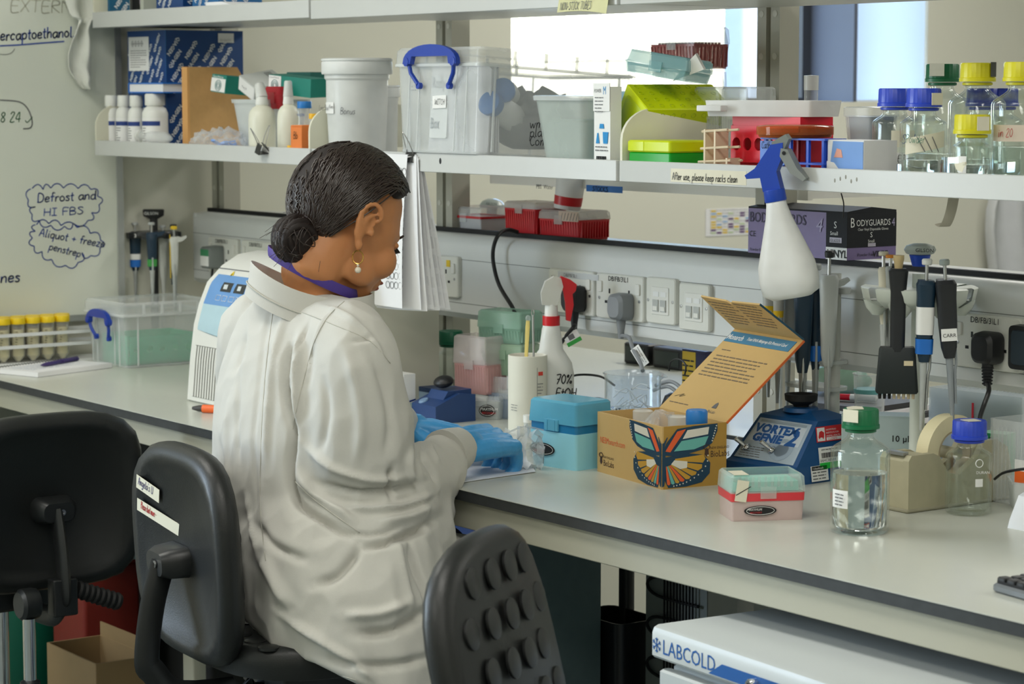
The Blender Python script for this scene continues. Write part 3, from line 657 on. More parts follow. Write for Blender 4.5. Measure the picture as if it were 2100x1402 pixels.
# --- white chemical bottles
def pill_bottle(px, Y, h, r, label, seed):
    t = T('chemical_bottle', label, 'bottle', SP(px, Y), rz=radians(-40), group=None)
    P('body', MB().lathe([(0, 0), (r*.93, 0), (r, .004), (r, h*.66), (r*.86, h*.74), (r*.62, h*.78), (r*.62, h*.8)], 26), M_milk, t)
    cp = MB(); n = 40
    cp.rings([[(r*q*(1 + .02*(j % 2))*cos(2*pi*j/n), r*q*(1 + .02*(j % 2))*sin(2*pi*j/n), z) for j in range(n)] for q, z in ((.74, h*.795), (.76, h*.81), (.76, h*.97), (.70, h))])
    P('cap', cp, M_milk, t)
    lb = P('label', MB().rings([[(r*1.008*cos(a), r*1.008*sin(a), z) for a in [-2.2 + i*.2 for i in range(18)]] for z in (h*.10, h*.58)], False, False, closed=False), M_lab, t)
    P('blue_band', MB().rings([[(r*1.014*cos(a), r*1.014*sin(a), z) for a in [-1.6 + i*.2 for i in range(12)]] for z in (h*.44, h*.52)], False, False, closed=False), mat('label_navy', (28, 58, 130), .5), lb)
    b = MB(); rd = random.Random(seed)
    for k in range(6):
        z = h*(.39 - k*.045); w_ = rd.uniform(.3, .8)
        b.rings([[(r*1.014*cos(a), r*1.014*sin(a), zz) for a in [-1.0 + i*w_/5 for i in range(6)]] for zz in (z, z + h*.014)], False, False, closed=False)
    P('print_lines', b, M_greyink, lb, sm=0)
    return t
pill_bottle(230, .43, .128, .0205, 'white blue banded bottle closest to the shelf end bracket', 1)
pill_bottle(256, .435, .128, .0205, 'white blue banded bottle, second from the shelf end bracket', 2)
pill_bottle(281, .43, .128, .0205, 'white blue banded bottle, third from the shelf end bracket', 3)
pill_bottle(319, .435, .132, .030, 'widest white blue banded bottle, fourth from the shelf end bracket', 4)
# --- lying tube
def tube_between(a, b, r, name, label, cat, capr=None, caplen=.014, capm=None, body=None):
    a, b = Vector(a), Vector(b); d = (b - a); L = d.length
    t = T(name, label, cat, a); t.rotation_euler = d.to_track_quat('Z', 'Y').to_euler()
    P('barrel', MB().lathe([(r, caplen*.5), (r, L*.82), (r*.25, L), (0, L)], 18), body or M_clear, t)
    P('cap', MB().lathe([(0, 0), (capr or r*1.2, 0), (capr or r*1.2, caplen), (r, caplen)], 22), capm or M_milk, t)
    return t
a, b = onY(289, 274, .425), onY(352, 292, .395); a.z = SHZ + .012; b.z = SHZ + .010
tube_between(a, b, .0135, 'sample_tube', 'clear capped tube lying in front of the white bottles', 'tube', .0165)
# --- printed blue kit boxes
M_kit = mat('kit_blue', (10, 66, 128), .45, var=.05)
def kit_text(parent, w, h, M, seed, size=.0135, ang=.95, step=.021):
    """diagonal repeated kit lettering, clipped to the face by placement"""
    c = bpy.data.curves.new('t', 'FONT'); c.body = 'QIAGEN'; c.size = size; c.offset = .0004; c.resolution_u = 1
    o = bpy.data.objects.new('t', c); base = bpy.data.meshes.new_from_object(o); bpy.data.objects.remove(o)
    L = max(v.co.x for v in base.vertices); b = MB(); rd = random.Random(seed)
    vs = [v.co.copy() for v in base.vertices]; fs = [tuple(p.vertices) for p in base.polygons]
    n = 0; row = -14
    while row < 30:
        off = (row % 3)*L*.42 - .2
        x = off
        while x < .6:
            A = RZ(ang) @ TR(x, row*step - .1, 0)
            pts = [A @ v for v in vs]
            if all(.002 < p.x < w - .002 and .002 < p.y < h - .002 for p in pts):
                if row % 2: 
                    c_ = sum(pts, Vector())/len(pts); pts = [c_ - (p - c_) for p in pts]; pts = [Vector((p.x, p.y, 0)) for p in pts]
                b.add([Vector((p.x, p.y, .0005)) for p in pts], fs, M)
            x += L*1.28
        row += 1
    return P('printed_lettering', b, mat('print_white', (232, 236, 240), .5), parent, sm=0)
Yk = .47; cx = onY(340, 100, Yk).x
def kit(w, d, h, z, label, x1=cx, y0=Yk, seed=0, ang=.95):
    t = T('kit_box', label, 'box', (x1 - w/2, y0 + d/2, z))
    P('carton', MB().box(-w/2, w/2, -d/2, d/2, 0, h - .0015), M_kit, t, sm=0)
    P('lid_flap', MB().box(-w/2 - .0006, w/2 + .0006, -d/2 - .0006, d/2, h - .0015, h), M_kit, t, sm=0)
    P('edge_fold', MB().box(w/2 - .0008, w/2 + .0008, -d/2 - .0008, -d/2 + .0008, 0, h), mat('kit_blue_edge', (34, 92, 150), .5), t, sm=0)
    kit_text(t, w, h, front(-w/2, -d/2, 0), seed, ang=ang); kit_text(t, d, h, side(w/2, -d/2, 0), seed + 1, ang=ang)
    return t
k1 = kit(.197, .205, .128, SHB, 'blue kit box with white diagonal lettering, beneath another kit box')
k2 = kit(.197, .205, .152, SHB + .128, 'blue kit box with white diagonal lettering and a hazard label, topmost of its stack', seed=5)
lb = quad(.105, .080, front(-.090, -.1025, .058), M_lab, k2, 'hazard_label', lift=.0008)
A = front(-.090, -.1025, .058)
dm = MB()
for k in range(4):
    B = A @ TR(.022 + k*.016, .064, .0015) @ RZ(pi/4); dm.box(-.0052, .0052, -.0006 - .0046, -.0046, 0, .0003, B).box(-.0052, .0052, .0046, .0052, 0, .0003, B).box(-.0052, -.0046, -.0052, .0052, 0, .0003, B).box(.0046, .0052, -.0052, .0052, 0, .0003, B).box(-.0016, .0016, -.0016, .0016, 0, .0003, B)
P('hazard_diamonds', dm, M_ink, lb, sm=0)
lines(8, .085, .0055, A @ TR(0, 0, .0012), M_greyink, lb, x=.01, y=.048, th=.22)
lb = quad(.042, .022, side(.0985, .035, .124), M_lab, k2, lift=.0008); text('QUALITY', .0075, side(.0985, .039, .1275) @ TR(0, 0, .0012), M_greyink, lb)
# --- blue edged book lying on the bottles
bk = T('blue_book', 'blue covered book lying across the white bottles', 'book', (onY(325, 170, .455).x, .455, SHB + .1335))
P('cover', MB().box(-.085, .09, -.035, .04, 0, .003).box(-.085, .09, -.035, .04, .021, .024).box(-.0875, -.085, -.035, .04, 0, .024), mat('bright_blue_card', (24, 112, 205), .4), bk, sm=0)
P('pages', MB().box(-.083, .086, -.033, .038, .003, .021), M_paper, bk, sm=0)
# --- wooden magazine file
p = onY(374, 250, .44); wx = .026
wd = T('wooden_file', 'plain fibreboard magazine file standing on the shelf', 'file', (p.x + wx/2, .44, SHB))
M_mdf = mat('fibreboard', (196, 154, 98), .65, var=.08, scale=90)
P('spine', MB().box(-wx/2, wx/2, 0, .006, 0, .193), mat('fibreboard_edge', (214, 160, 96), .6, var=.05), wd, sm=0)
for sx in (-1, 1): P('side_panel', MB().prism([(.006, 0), (.17, 0), (.17, .13), (.13, .193), (.006, .193)], .005, fr((sx*(wx/2 - .0025) - .0025, 0, 0), (0, 1, 0), (0, 0, 1))), M_mdf, wd, sm=0)
P('base', MB().box(-wx/2 + .005, wx/2 - .005, .006, .17, 0, .005), M_mdf, wd, sm=0)
P('folder', MB().box(-wx/2 + .006, wx/2 - .006, .012, .165, .006, .17), mat('folder_buff', (205, 170, 120), .7), wd, sm=0)
# --- crumpled bag
def crumple(name, label, cat, c, sx, sy, sz, m, seed=0, n=18, mm=12, amp=.25, inner=None, group=None):
    t = T(name, label, cat, c)
    def blob(ax, ay, az, f):
        b = MB().ball((0, 0, az*.9), ax, ay, az, n, mm); out = []
        for v in b.v:
            q = Vector(v); k = noise.noise(q*38 + Vector((seed, 0, 0)))*amp + noise.noise(q*90 + Vector((seed, 3, 0)))*amp*.6
            q2 = Vector((q.x*(1 + k), q.y*(1 + k), max(0.0005, q.z*(1 + k*1.1)))); out.append(tuple(q2*f))
        b.v = out; return b
    P('bag', blob(sx, sy, sz, 1), m, t, sm=70)
    return t
M_bag = clear('thin_bag_film', (235, 238, 240), .14, .18, .45)
cb_ = crumple('plastic_bag', 'crumpled clear bag holding pale blue clips', 'bag', SP(447, .42, SHB), .100, .034, .027, M_bag, 2, 34, 16, .3)
pc = MB(); rd = random.Random(5)
for k in range(16): pc.rr([(0, .012, .004, .001), (.022, .010, .004, .001)], M=TR(.038 + rd.uniform(-.022, .022), rd.uniform(-.014, .012), .020 + rd.uniform(-.008, .006)) @ RZ(rd.uniform(0, 3)) @ RX(rd.uniform(1, 2.2)))
P('blue_clips', pc, mat('pale_blue_plastic', (110, 155, 225), .4), cb_, kind='stuff')
pr = MB()
for k in range(5):
    a_ = k*1.3; pr.tube([(-.035 + k*.014 + .006*cos(i*pi/5), -.029 - .0005*(k % 2), .026 + .008*sin(k*2) + .006*sin(i*pi/5)) for i in range(10)], .0006, 4, True)
P('printed_rings', pr, M_greyink, cb_)
# --- frosted tub with boxes
tb = T('plastic_tub', 'frosted plastic tub holding teal and white cartons on the shelf', 'tub', SP(556, .50))
P('body', MB().tray(.150, .115, .118, .002, .014, 0, .03), M_frost, tb)
P('rim', MB().rr([(.112, .156, .121, .016), (.120, .158, .123, .016), (.120, .147, .112, .013), (.112, .147, .112, .013)], c0=False, c1=False), M_frost, tb)
M_teal = mat('teal_carton', (0, 128, 112), .5, var=.05)
def carton(name, label, c, w, d, h, m, rot, group=None, cat='box'):
    t = T(name, label, cat, c, rot=rot)
    P('carton', MB().box(-w/2, w/2, -d/2, d/2, 0, h), m, t, sm=0)
    P('flap', MB().box(-w/2 - .0012, -w/2, -d/2 + .001, d/2 - .001, .001, h - .001), M_lab, t, sm=0)
    return t
def circles_logo(parent, w, h, M):
    b = MB()
    for r in (.004, .007, .0105): b.tube([(r*cos(i*pi/8), r*1.15*sin(i*pi/8), .0004) for i in range(16)], .0006, 4, True, M=M)
    P('ring_emblem', b, mat('teal_print', (0, 110, 110), .5), parent, sm=0)
c1_ = carton('carton', 'teal carton with ringed white end leaning by the wooden file', SP(478, .52, SHB + .132), .052, .085, .040, M_teal, (radians(-4), radians(6), radians(10)))
quad(.050, .030, front(-.026, -.0425, .002), M_lab, c1_); circles_logo(c1_, 0, 0, front(0, -.043, .016)); text('GenoMatrix', .0075, front(-.022, -.0428, .033), M_lab, c1_)
c2_ = carton('carton', 'white carton tipped over the frosted tub', SP(540, .535, SHB + .135), .070, .085, .034, mat('grey_white_card', (205, 208, 204), .6), (radians(10), radians(24), radians(4)))
quad(.066, .03, front(-.033, -.0425, .002), M_lab, c2_); text('^+/^', .012, front(-.02, -.043, .010), M_greyink, c2_); lines(4, .05, .0045, topf(-.025, .03, .034), M_greyink, c2_)
c3_ = carton('carton', 'longer teal carton with ringed white end lying on the tub', SP(613, .52, SHB + .130), .130, .055, .040, M_teal, (radians(2), radians(5), radians(14)))
lb = quad(.038, .038, front(-.064, -.0275, .001), M_lab, c3_); circles_logo(c3_, 0, 0, front(-.045, -.028, .018)); text('GenoMatrix', .006, front(-.062, -.028, .033), M_greyink, c3_)
c4_ = carton('carton', 'flat dark teal carton tucked behind the longer teal one', SP(632, .60, SHB + .150), .085, .05, .03, mat('dark_teal_carton', (12, 105, 96), .5), (0, 0, radians(8)))
rp = T('red_pouch', 'folded dark red pouch between the cartons in the tub', 'pouch', SP(566, .475, SHB + .100))
P('pouch', MB().rr([(0, .08, .03, .01), (.03, .085, .04, .012), (.048, .06, .012, .004)]), mat('dark_red_card', (168, 34, 44), .5), rp)
P('fold', MB().box(-.03, .03, -.0205, -.019, .012, .036), mat('dark_red_card', (168, 34, 44), .5), rp)
for k, (px, lab_) in enumerate(((512, 'beige'),)): pass
# --- small spray bottles
def mist(px, Y, r, h, label, tilt=0):
    t = T('mist_bottle', label, 'bottle', SP(px, Y))
    P('body', MB().lathe([(0, 0), (r*.92, 0), (r, .005), (r, h*.50), (r*.92, h*.60), (r*.70, h*.66), (r*.44, h*.69), (r*.42, h*.70)], 26), mat('ivory_plastic', (226, 225, 208), .38, var=.02), t)
    P('collar', MB().lathe([(r*.46, h*.70), (r*.48, h*.71), (r*.42, h*.80), (r*.42, h*.815)], 22), M_milk, t)
    P('overcap', MB().lathe([(r*.44, 0), (r*.45, .002), (r*.34, h*.20), (r*.26, h*.215), (0, h*.215)], 22, M=TR(0, 0, h*.80) @ RY(tilt)), clear('cap_translucent', (232, 234, 230), .7, .25, .2), t)
    return t
mist(538, .425, .0295, .155, 'ivory mist bottle with a tilted nozzle by the binder clip', radians(-20))
mist(592, .435, .0240, .158, 'slimmer ivory mist bottle with a straight cap')
# --- orange rack with tubes
orx = T('tube_rack', 'small orange tube rack beside the shelf divider', 'rack', SP(629, .415))
M_or = mat('orange_plastic', (232, 130, 62), .45)
P('top_plate', MB().rbox(.045, .05, .004, .002, z=.064), M_or, orx); P('base_plate', MB().rbox(.045, .05, .004, .002, z=.010), mat('orange_red', (205, 82, 30), .5), orx)
for sx in (-.0205, .0205): P('end_wall', MB().box(sx - .0018, sx + .0018, -.025, .025, .0, .066), M_or, orx)
P('front_wall', MB().box(-.019, .019, -.025, -.0225, .012, .064), M_or, orx); hand('Bb', .014, front(-.010, -.0255, .04), M_ink, orx)
def falcon(c, r, h, capm, label, liquid=None, group=None, txt=None, name='centrifuge_tube', body=None):
    t = T(name, label, 'tube', c, group=group)
    P('barrel', MB().lathe([(0, 0), (r*.3, .001), (r, h*.14), (r, h*.90)], 16), body or M_clear, t)
    cp = MB(); n = 32
    cp.rings([[(r*q*(1 + .03*(j % 2))*cos(2*pi*j/n), r*q*(1 + .03*(j % 2))*sin(2*pi*j/n), z) for j in range(n)] for q, z in ((1.14, h*.86), (1.16, h*.87), (1.16, h*.985), (1.10, h))])
    P('screw_cap', cp, capm, t)
    if liquid: P('liquid', MB().lathe([(0, .002), (r*.28, .0025), (r*.93, h*.145), (r*.93, h*.74), (0, h*.74)], 14), liquid, t)
    return t
ft = falcon(SP(625, .43, SHB + .014), .0128, .103, mat('sky_blue_cap', (26, 118, 196), .4), 'tube with a sky blue cap standing in the orange rack')
text('FALCON', .008, fr((-.009, -.0131, .072), (1, 0, 0), (0, 0, 1)), mat('label_navy', (28, 58, 130), .5), ft)
falcon(SP(644, .415, SHB + .014), .0085, .078, M_yel2 if False else mat('amber_yellow_cap', (235, 180, 20), .4), 'narrow tube with an amber yellow cap in the orange rack')
yc = T('yellow_tube', 'short yellow capped tube standing at the shelf lip', 'tube', SP(597, .395, SHB))
P('cap', MB().lathe([(.010, 0), (.0105, .012), (.008, .0255), (0, .026)], 16), mat('amber_yellow_cap', (235, 180, 20), .4), yc); P('grip_ring', MB().lathe([(.0105, .008), (.0112, .009), (.0112, .012), (.0105, .013)], 16), mat('amber_yellow_cap', (235, 180, 20), .4), yc)
# --- binder clips
def binder_clip(c, w, label, parentless=True, up=True, flip=1):
    t = T('binder_clip', label, 'clip', c)
    P('clamp', MB().prism([(-.013, .0), (.013, .0), (.0042, .020), (.0035, .020), (.0115, .0012), (-.0115, .0012), (-.0035, .020), (-.0042, .020)], w, fr((-w/2, 0, 0), (0, 1, 0), (0, 0, 1))), M_black, t)
    for s_ in (-1, 1):
        y0 = s_*.0048
        P('wire_handle', MB().tube(smooth([(-w*.35, y0, .016), (-w*.28, y0 + s_*.006, .034), (-w*.12, y0 + s_*.014, .052), (0, y0 + s_*.017, .057), (w*.12, y0 + s_*.014, .052), (w*.28, y0 + s_*.006, .034), (w*.35, y0, .016)], 4), .0009, 6), M_steel, t)
    return t
bc = binder_clip(onY(538, 302, SHF - .006) , .030, 'black binder clip gripping the shelf lip beneath the mist bottles'); bc.rotation_euler = (radians(8), radians(10), radians(-12)); bc.location.z -= .012
# --- mid shelf: white tubs
def tub(px, Y, r, h, label, rb=.86):
    t = T('screw_lid_tub', label, 'tub', SP(px, Y), rz=radians(-50))
    P('body', MB().lathe([(0, 0), (r*rb*.97, 0), (r*rb, .005), (r*.95, h*.62), (r*.95, h*.78), (r*1.0, h*.80), (r*1.0, h*.84)], 36), clear('tub_milky', (228, 230, 228), .80, .35, .1), t)
    cp = MB(); n = 72
    cp.rings([[(r*q*(1 + .012*(j % 2))*cos(2*pi*j/n), r*q*(1 + .012*(j % 2))*sin(2*pi*j/n), z) for j in range(n)] for q, z in ((1.06, h*.84), (1.08, h*.85), (1.08, h*.955), (1.05, h*.97))])
    cp.lathe([(r*1.06, h*.97), (r*1.10, h*.975), (r*1.10, h*.99), (r*1.04, h)], 40)
    P('screw_lid', cp, mat('tub_lid', (222, 224, 222), .45), t)
    return t
t1 = tub(733, .455, .0665, .205, 'large milky screw lid tub with taped handwritten label')
A = Matrix.LocToScale if False else None
def wrap_label(parent, r, a0, a1, z0, z1, m, name='label'):
    k = 10; return P(name, MB().rings([[(r*cos(a0 + (a1 - a0)*i/k), r*sin(a0 + (a1 - a0)*i/k), z) for i in range(k + 1)] for z in (z0, z1)], False, False, closed=False), m, parent)
rz_ = radians(50)
wrap_label(t1, .0640, -1.75 + rz_ - .3, -1.75 + rz_ + .35, .093, .116, M_lab)
hl = fr((-.045, -.048, .098), (1, -.8, 0), (0, 0, 1))
hand('Lysis Box', .010, RZ(radians(50)) @ front(-.040, -.0655, .100), M_ink, t1, sx=.75); hand('Alum', .007, RZ(radians(50)) @ fr((-.004, -.0655, .104), (1, 0, 0), (0, 0, 1)), M_ink, t1)
hand('Bonus', .013, RZ(radians(50)) @ fr((.028, -.058, .092), (1, .55, 0), (0, 0, 1)), M_greyink, t1, sx=.9)
t2 = tub(786, .52, .032, .150, 'small milky jar squeezed between the tub and storage box', .9)
# --- blue handled storage boxes
M_rub = clear('storage_box_plastic', (226, 230, 230), .24, .12, .30)
M_rub2 = clear('storage_box_rib', (232, 236, 236), .42, .15, .35)
def storage_box(label, loc, rot, w, d, h, ribs=4, lid_h=.034, drop=0, hk=.30):
    """w across the handled end (X), d deep (Y)"""
    t = T('storage_box', label, 'storage box', loc, rot=rot)
    tp = .022
    P('body', MB().tray(w, d, h - lid_h + .006, .0022, .012, 0, tp), M_rub, t)
    lid = MB().rr([(h - lid_h, w + .010, d + .010, .014), (h - .006, w + .008, d + .008, .014), (h, w - .002, d - .002, .012), (h, w - .016, d - .016, .01), (h - .004, w - .016, d - .016, .01)])
    ld = P('lid', lid, M_rub, t)
    P('lid_rim', MB().rr([(h - lid_h - .002, w + .013, d + .013, .015), (h - lid_h + .003, w + .013, d + .013, .015), (h - lid_h + .003, w + .002, d + .002, .012), (h - lid_h - .002, w + .002, d + .002, .012)], c0=False, c1=False), M_rub2, ld)
    for i in range(1, ribs + 1):
        y = -d/2 + d*i/(ribs + 1)
        for sx in (-1, 1): P('rib', MB().box(sx*(w/2 + .004), sx*(w/2 + .0065), y - .003, y + .003, h - lid_h, h - .004), M_rub2, ld, sm=0)
    for sx in (-1, 1):
        for sy in (-1, 1): P('rib', MB().box(sx*(w/2 - .004), sx*(w/2 - .0005), sy*(d/2 - .035) - .0015, sy*(d/2 - .035) + .0015, .006, h - lid_h), M_rub2, t, sm=0)
        for q in (.22, .34): P('rib', MB().box(sx*w*q - .001, sx*w*q + .001, -d/2 + .001, -d/2 + .004, .004, h - lid_h), M_rub2, t, sm=0)
    P('foot_rim', MB().rr([(0, w - tp, d - tp, .012), (.004, w - tp + .003, d - tp + .003, .012), (.005, w - tp - .004, d - tp - .004, .01)], c1=False), M_rub2, t)
    for sy in (-1,):
        hw = w*hk; z0 = h - lid_h*.95 - drop; N = 14; yy = sy*(d/2 + .016)
        out_ = [(hw*cos(pi*k/N)*1.06, z0 + (lid_h*1.08)*sin(pi*k/N)**.8) for k in range(N + 1)]
        inn_ = [(-hw*.78, z0), (-hw*.72, z0 + lid_h*.42), (hw*.72, z0 + lid_h*.42), (hw*.78, z0)]
        M_h = mat('handle_blue', (24, 62, 165), .3)
        F_ = fr((0, yy + .005, 0), (1, 0, 0), (0, 0, 1))
        hd = MB()
        for k in range(N):
            def ip(q): 
                x, z = q; return (max(-hw*.76, min(hw*.76, x*.86)), z0 + (lid_h*.42 if abs(x) < hw*.93 else 0))
            hd.prism([out_[k], out_[k + 1], ip(out_[k + 1]), ip(out_[k])], .010, F_)
        hd = P('handle', hd, M_h, t, 'blue clip handle', sm=0)
        for sx in (-1, 1):
            P('handle_leg', MB().tube([(sx*hw*.90, yy, z0 + .004), (sx*hw*.84, yy - sy*.003, z0 - lid_h*.5), (sx*hw*.62, yy - sy*.008, z0 - lid_h*1.1)], .0042, 8), M_h, hd)
            P('pivot', MB().lathe([(.0065, -.004), (.0065, .004), (0, .0045)], 14, M=TR(sx*hw*.60, yy - sy*.010, z0 - lid_h*1.18) @ RX(pi/2)), M_h, hd)
            P('socket_ring', MB().lathe([(.0085, -.006), (.0085, .006), (.005, .0065)], 14, M=TR(sx*hw*.92, yy, z0 + .004) @ RX(pi/2)), M_h, hd)
    return t
Wb, Db, Hb = .285, .36, .198
xb = onY(893, 200, .37).x
sb = storage_box('big clear storage box with blue handle and white papers inside, on the shelf', (xb, .365 + Db/2, SHB + .0115), (radians(-3.6), 0, 0), Wb, Db, Hb)
P('embossed_panel', MB().rr([(0, .058, .115, .004), (.0012, .057, .114, .004)], M=front(.004, -Db/2 + .0065, .085)), M_rub2, sb)
for s_, zz in (('Really', .122), ('Useful', .084), ('Box', .046)): text(s_, .030 if s_ != 'Useful' else .014, front(-.022, -Db/2 + .004, zz), mat('emboss_grey', (168, 174, 178), .4), sb, sx=.62)
tl = quad(.046, .024, front(-.016, -Db/2 + .0036, .083) @ RZ(.04), M_lab, sb); hand('WITCH', .010, front(-.008, -Db/2 + .0022, .091), M_ink, tl)
tp_ = MB()
for r_ in range(5):
    for c_ in range(4): tp_.lathe([(.0014, 0), (.0014, .0006), (0, .0007)], 8, M=front(-.098 + c_*.0065, -Db/2 + .004, .118 + r_*.0075))
P('embossed_dots', tp_, mat('emboss_grey', (168, 174, 178), .4), sb, kind='stuff')
def inside(px, Y, z): return SP(px, Y, z)
pp = T('paper_stack', 'stack of white papers upright inside the big storage box', 'papers', (xb, .385 + .03, SHB + .018), rot=(radians(-3.6), 0, 0))
for i in range(5): P('sheet', MB().prism([(-.10, 0), (.10, 0), (.10 - i*.004, .16), (.085, .168), (-.10 + i*.003, .168)], .003, front(0, .008 + i*.006, .002)), M_paper, pp, sm=0)
bp = T('blue_capped_bottle', 'blue capped bottle lying inside the big storage box', 'bottle', onX(1032, 186, xb + .095), rot=(radians(80), 0, radians(35)))
P('cap', MB().lathe([(0, 0), (.021, .001), (.023, .004), (.023, .022), (.02, .024)], 26, M=TR(0, 0, -.012)), mat('sky_blue_cap', (26, 118, 196), .4), bp); P('body', MB().lathe([(.018, .012), (.018, .02), (.026, .035), (.026, .09), (0, .09)], 22, M=RX(pi)), M_milk, bp)
bp.rotation_euler = (radians(82), 0, radians(50))
bp2 = dup(bp, 'lower blue capped bottle lying inside the big storage box', onX(1008, 214, xb + .095))
bp2.rotation_euler = (radians(70), 0, radians(20))
gb = crumple('grey_bag', 'dark grey bag of leftovers with handwriting inside the storage box', 'bag', onY(1092, 306, .56), .085, .075, .055, mat('grey_bag_film', (128, 132, 132), .45), 9, 22, 14, .3)
hp = onY(1083, 300, .475)
for k, (s_, py) in enumerate((('wm &', 262), ('plaque', 280), ('Compton', 298))):
    q = onY(1086, py, .462); hand(s_, .017, fr(gb.matrix_world.inverted() @ q if False else q - gb.location, (.85, .45, 0), (0, 0, 1)), M_ink, gb, w=.1)
# --- clear lidded tub and cartons next to it
ct = T('plastic_container', 'clear tapered container with a lid between storage box and narrow carton', 'container', SP(1196, .48))
P('body', MB().tray(.150, .115, .124, .002, .014, 0, .03), clear('container_plastic', (212, 222, 216), .24, .2, .35), ct)
P('lid', MB().rr([(.122, .158, .123, .016), (.130, .160, .125, .016), (.131, .150, .115, .014)]), M_rub2, ct)
P('contents', MB().rbox(.118, .084, .085, .01, z=.003), clear('cloudy_fill', (190, 204, 196), .42, .5, .2), ct)
nc = T('narrow_carton', 'narrow white carton with blue figures and a barcode', 'carton', SP(1246, .415), rz=radians(-8))
P('carton', MB().box(-.0285, .0285, -.011, .011, 0, .146), M_lab, nc, sm=0)
P('tear_flap', MB().prism([(-.0285, .104), (.0285, .104), (.0285, .152), (-.0285, .152)], .001, front(0, -.0112, 0)), M_lab, nc, sm=0)
text('POWER', .009, front(-.025, -.0125, .136), M_greyink, nc, sx=.8); text('M', .020, front(.006, -.0125, .133), mat('cyan_print', (20, 140, 205), .5), nc, sx=.7)
lines(5, .03, .006, front(0, -.0125, 0), M_greyink, nc, x=-.022, y=.128, th=.25)
bg = MB(); bg.prism([(-.020, .048), (-.008, .048), (-.012, .066), (-.015, .066)], .0005, front(0, -.0112, 0)).prism([(.006, .048), (.020, .048), (.023, .068), (.004, .068)], .0005, front(0, -.0112, 0)).prism([(-.008, .074), (.008, .074), (.006, .082), (-.006, .082)], .0005, front(0, -.0112, 0))
P('blue_figures', bg, mat('cyan_print', (20, 140, 205), .5), nc, sm=0)
lines(2, .044, .006, front(0, -.0112, 0), M_greyink, nc, x=-.022, y=.043, th=.3, seed=4)
br = MB(); rd = random.Random(3); x = -.018
while x < .016: w_ = rd.choice((.0008, .0014, .002)); br.box(x, x + w_, .006, .026, 0, .0005, front(0, -.0112, 0)); x += w_ + rd.choice((.0008, .0014))
P('barcode', br, M_ink, nc, sm=0)
tc_ = T('teal_box', 'teal blue box wedged behind the narrow white carton', 'box', SP(1310, .52))
P('carton', MB().box(-.05, .05, -.05, .05, 0, .138), mat('teal_blue_card', (22, 122, 150), .4), tc_, sm=0)
P('film_wrap', MB().box(-.0505, .0505, -.0505, .0505, .1, .139), clear('wrap', (220, 235, 235), .25, .1, .2), tc_, sm=0)
# --- tip boxes with lids (generic)
def tip_box(name, label, loc, rz, w, d, h, lid_h, bm, lm, ribs=0, taper=.006, deck=None, rot=None, cat='box', group=None, tips=None):
    t = T(name, label, cat, loc, rz=rz, rot=rot, group=group)
    P('base', MB().tray(w, d, h, .0015, .004, 0, taper), bm, t)
    if ribs:
        b = MB(); k = taper/2
        for i in range(ribs):
            x = -w/2 + .006 + (w - .012)*i/(ribs - 1)
            for sy in (-1, 1): b.add([(x - .0012, sy*(d/2 - k), .003), (x + .0012, sy*(d/2 - k), .003), (x + .0012, sy*(d/2 + .0012), h - .004), (x - .0012, sy*(d/2 + .0012), h - .004), (x - .0012, sy*(d/2 - k - .002), .003), (x + .0012, sy*(d/2 - k - .002), .003), (x + .0012, sy*(d/2 - .002), h - .004), (x - .0012, sy*(d/2 - .002), h - .004)], [(0, 1, 2, 3), (0, 3, 7, 4), (1, 5, 6, 2), (3, 2, 6, 7), (0, 4, 5, 1)])
        nd = max(3, int(ribs*d/w))
        for i in range(nd):
            y = -d/2 + .006 + (d - .012)*i/(nd - 1)
            for sx in (-1, 1): b.box(sx*(w/2 - k), sx*(w/2 + .0008), y - .0012, y + .0012, .004, h - .004)
        P('ribs', b, bm, t, sm=0)
    dk = P('deck', MB().rbox(w - .004, d - .004, .004, .003, z=h - .005), deck or bm, t)
    if tips:
        b = MB()
        for i in range(12):
            for j in range(8): b.lathe([(.0028, 0), (.0028, .004), (.002, .0042)], 6, M=TR((i - 5.5)*(w - .018)/12, (j - 3.5)*(d - .018)/8, h - .001))
        P('pipette_tips', b, tips, t, kind='stuff')
    if lid_h:
        P('lid', MB().rr([(h, w + .003, d + .003, .004), (h + lid_h - .004, w, d, .004), (h + lid_h, w - .008, d - .008, .003), (h + lid_h - .0015, w - .010, d - .010, .003), (h + .001, w - .002, d - .002, .003)], c0=False), lm, t)
        P('latch', MB().box(-.012, .012, -d/2 - .0035, -d/2 - .001, h - .010, h + .008), lm, t)
    return t
M_bluelid = clear('blue_tint_lid', (150, 200, 205), .42, .15, .35)
tl_ = tip_box('tip_box', 'pale teal lidded tray tipped on top of the clear container', (onY(1368, 160, .50)), radians(20), .120, .10, .018, .022, M_bluelid, M_bluelid, rot=(radians(-3), radians(9), radians(24)))
pw_ = T('white_wedge', 'torn white packet with black writing on the teal tray', 'packet', onY(1418, 152, .50), rot=(radians(12), radians(-18), radians(20)))
P('packet', MB().prism([(-.035, 0), (.03, 0), (.026, .03), (.012, .024), (-.012, .012)], .008, front(0, 0, 0)), M_lab, pw_, sm=0); P('print', MB().box(.012, .015, -.0006, 0, .010, .022).box(.018, .021, -.0006, 0, .012, .024), M_ink, pw_, sm=0)
dr = tip_box('tip_box', 'clear lidded box of brownish red tips stacked up by the window', SP(1412, .62, SHB + .1775), radians(0), .128, .080, .044, .030, clear('maroon_clear', (170, 84, 84), .55, .2, .3), M_clear, ribs=14, tips=mat('maroon_tips', (150, 92, 90), .5))
sup = tip_box('tip_box', 'clear tip box hidden beneath the brownish red tips', SP(1412, .62, SHB), 0, .118, .078, .126, .050, M_clear, M_clear, ribs=14)
M_gt = clear('green_tint_plastic', (120, 190, 165), .38, .2, .35)
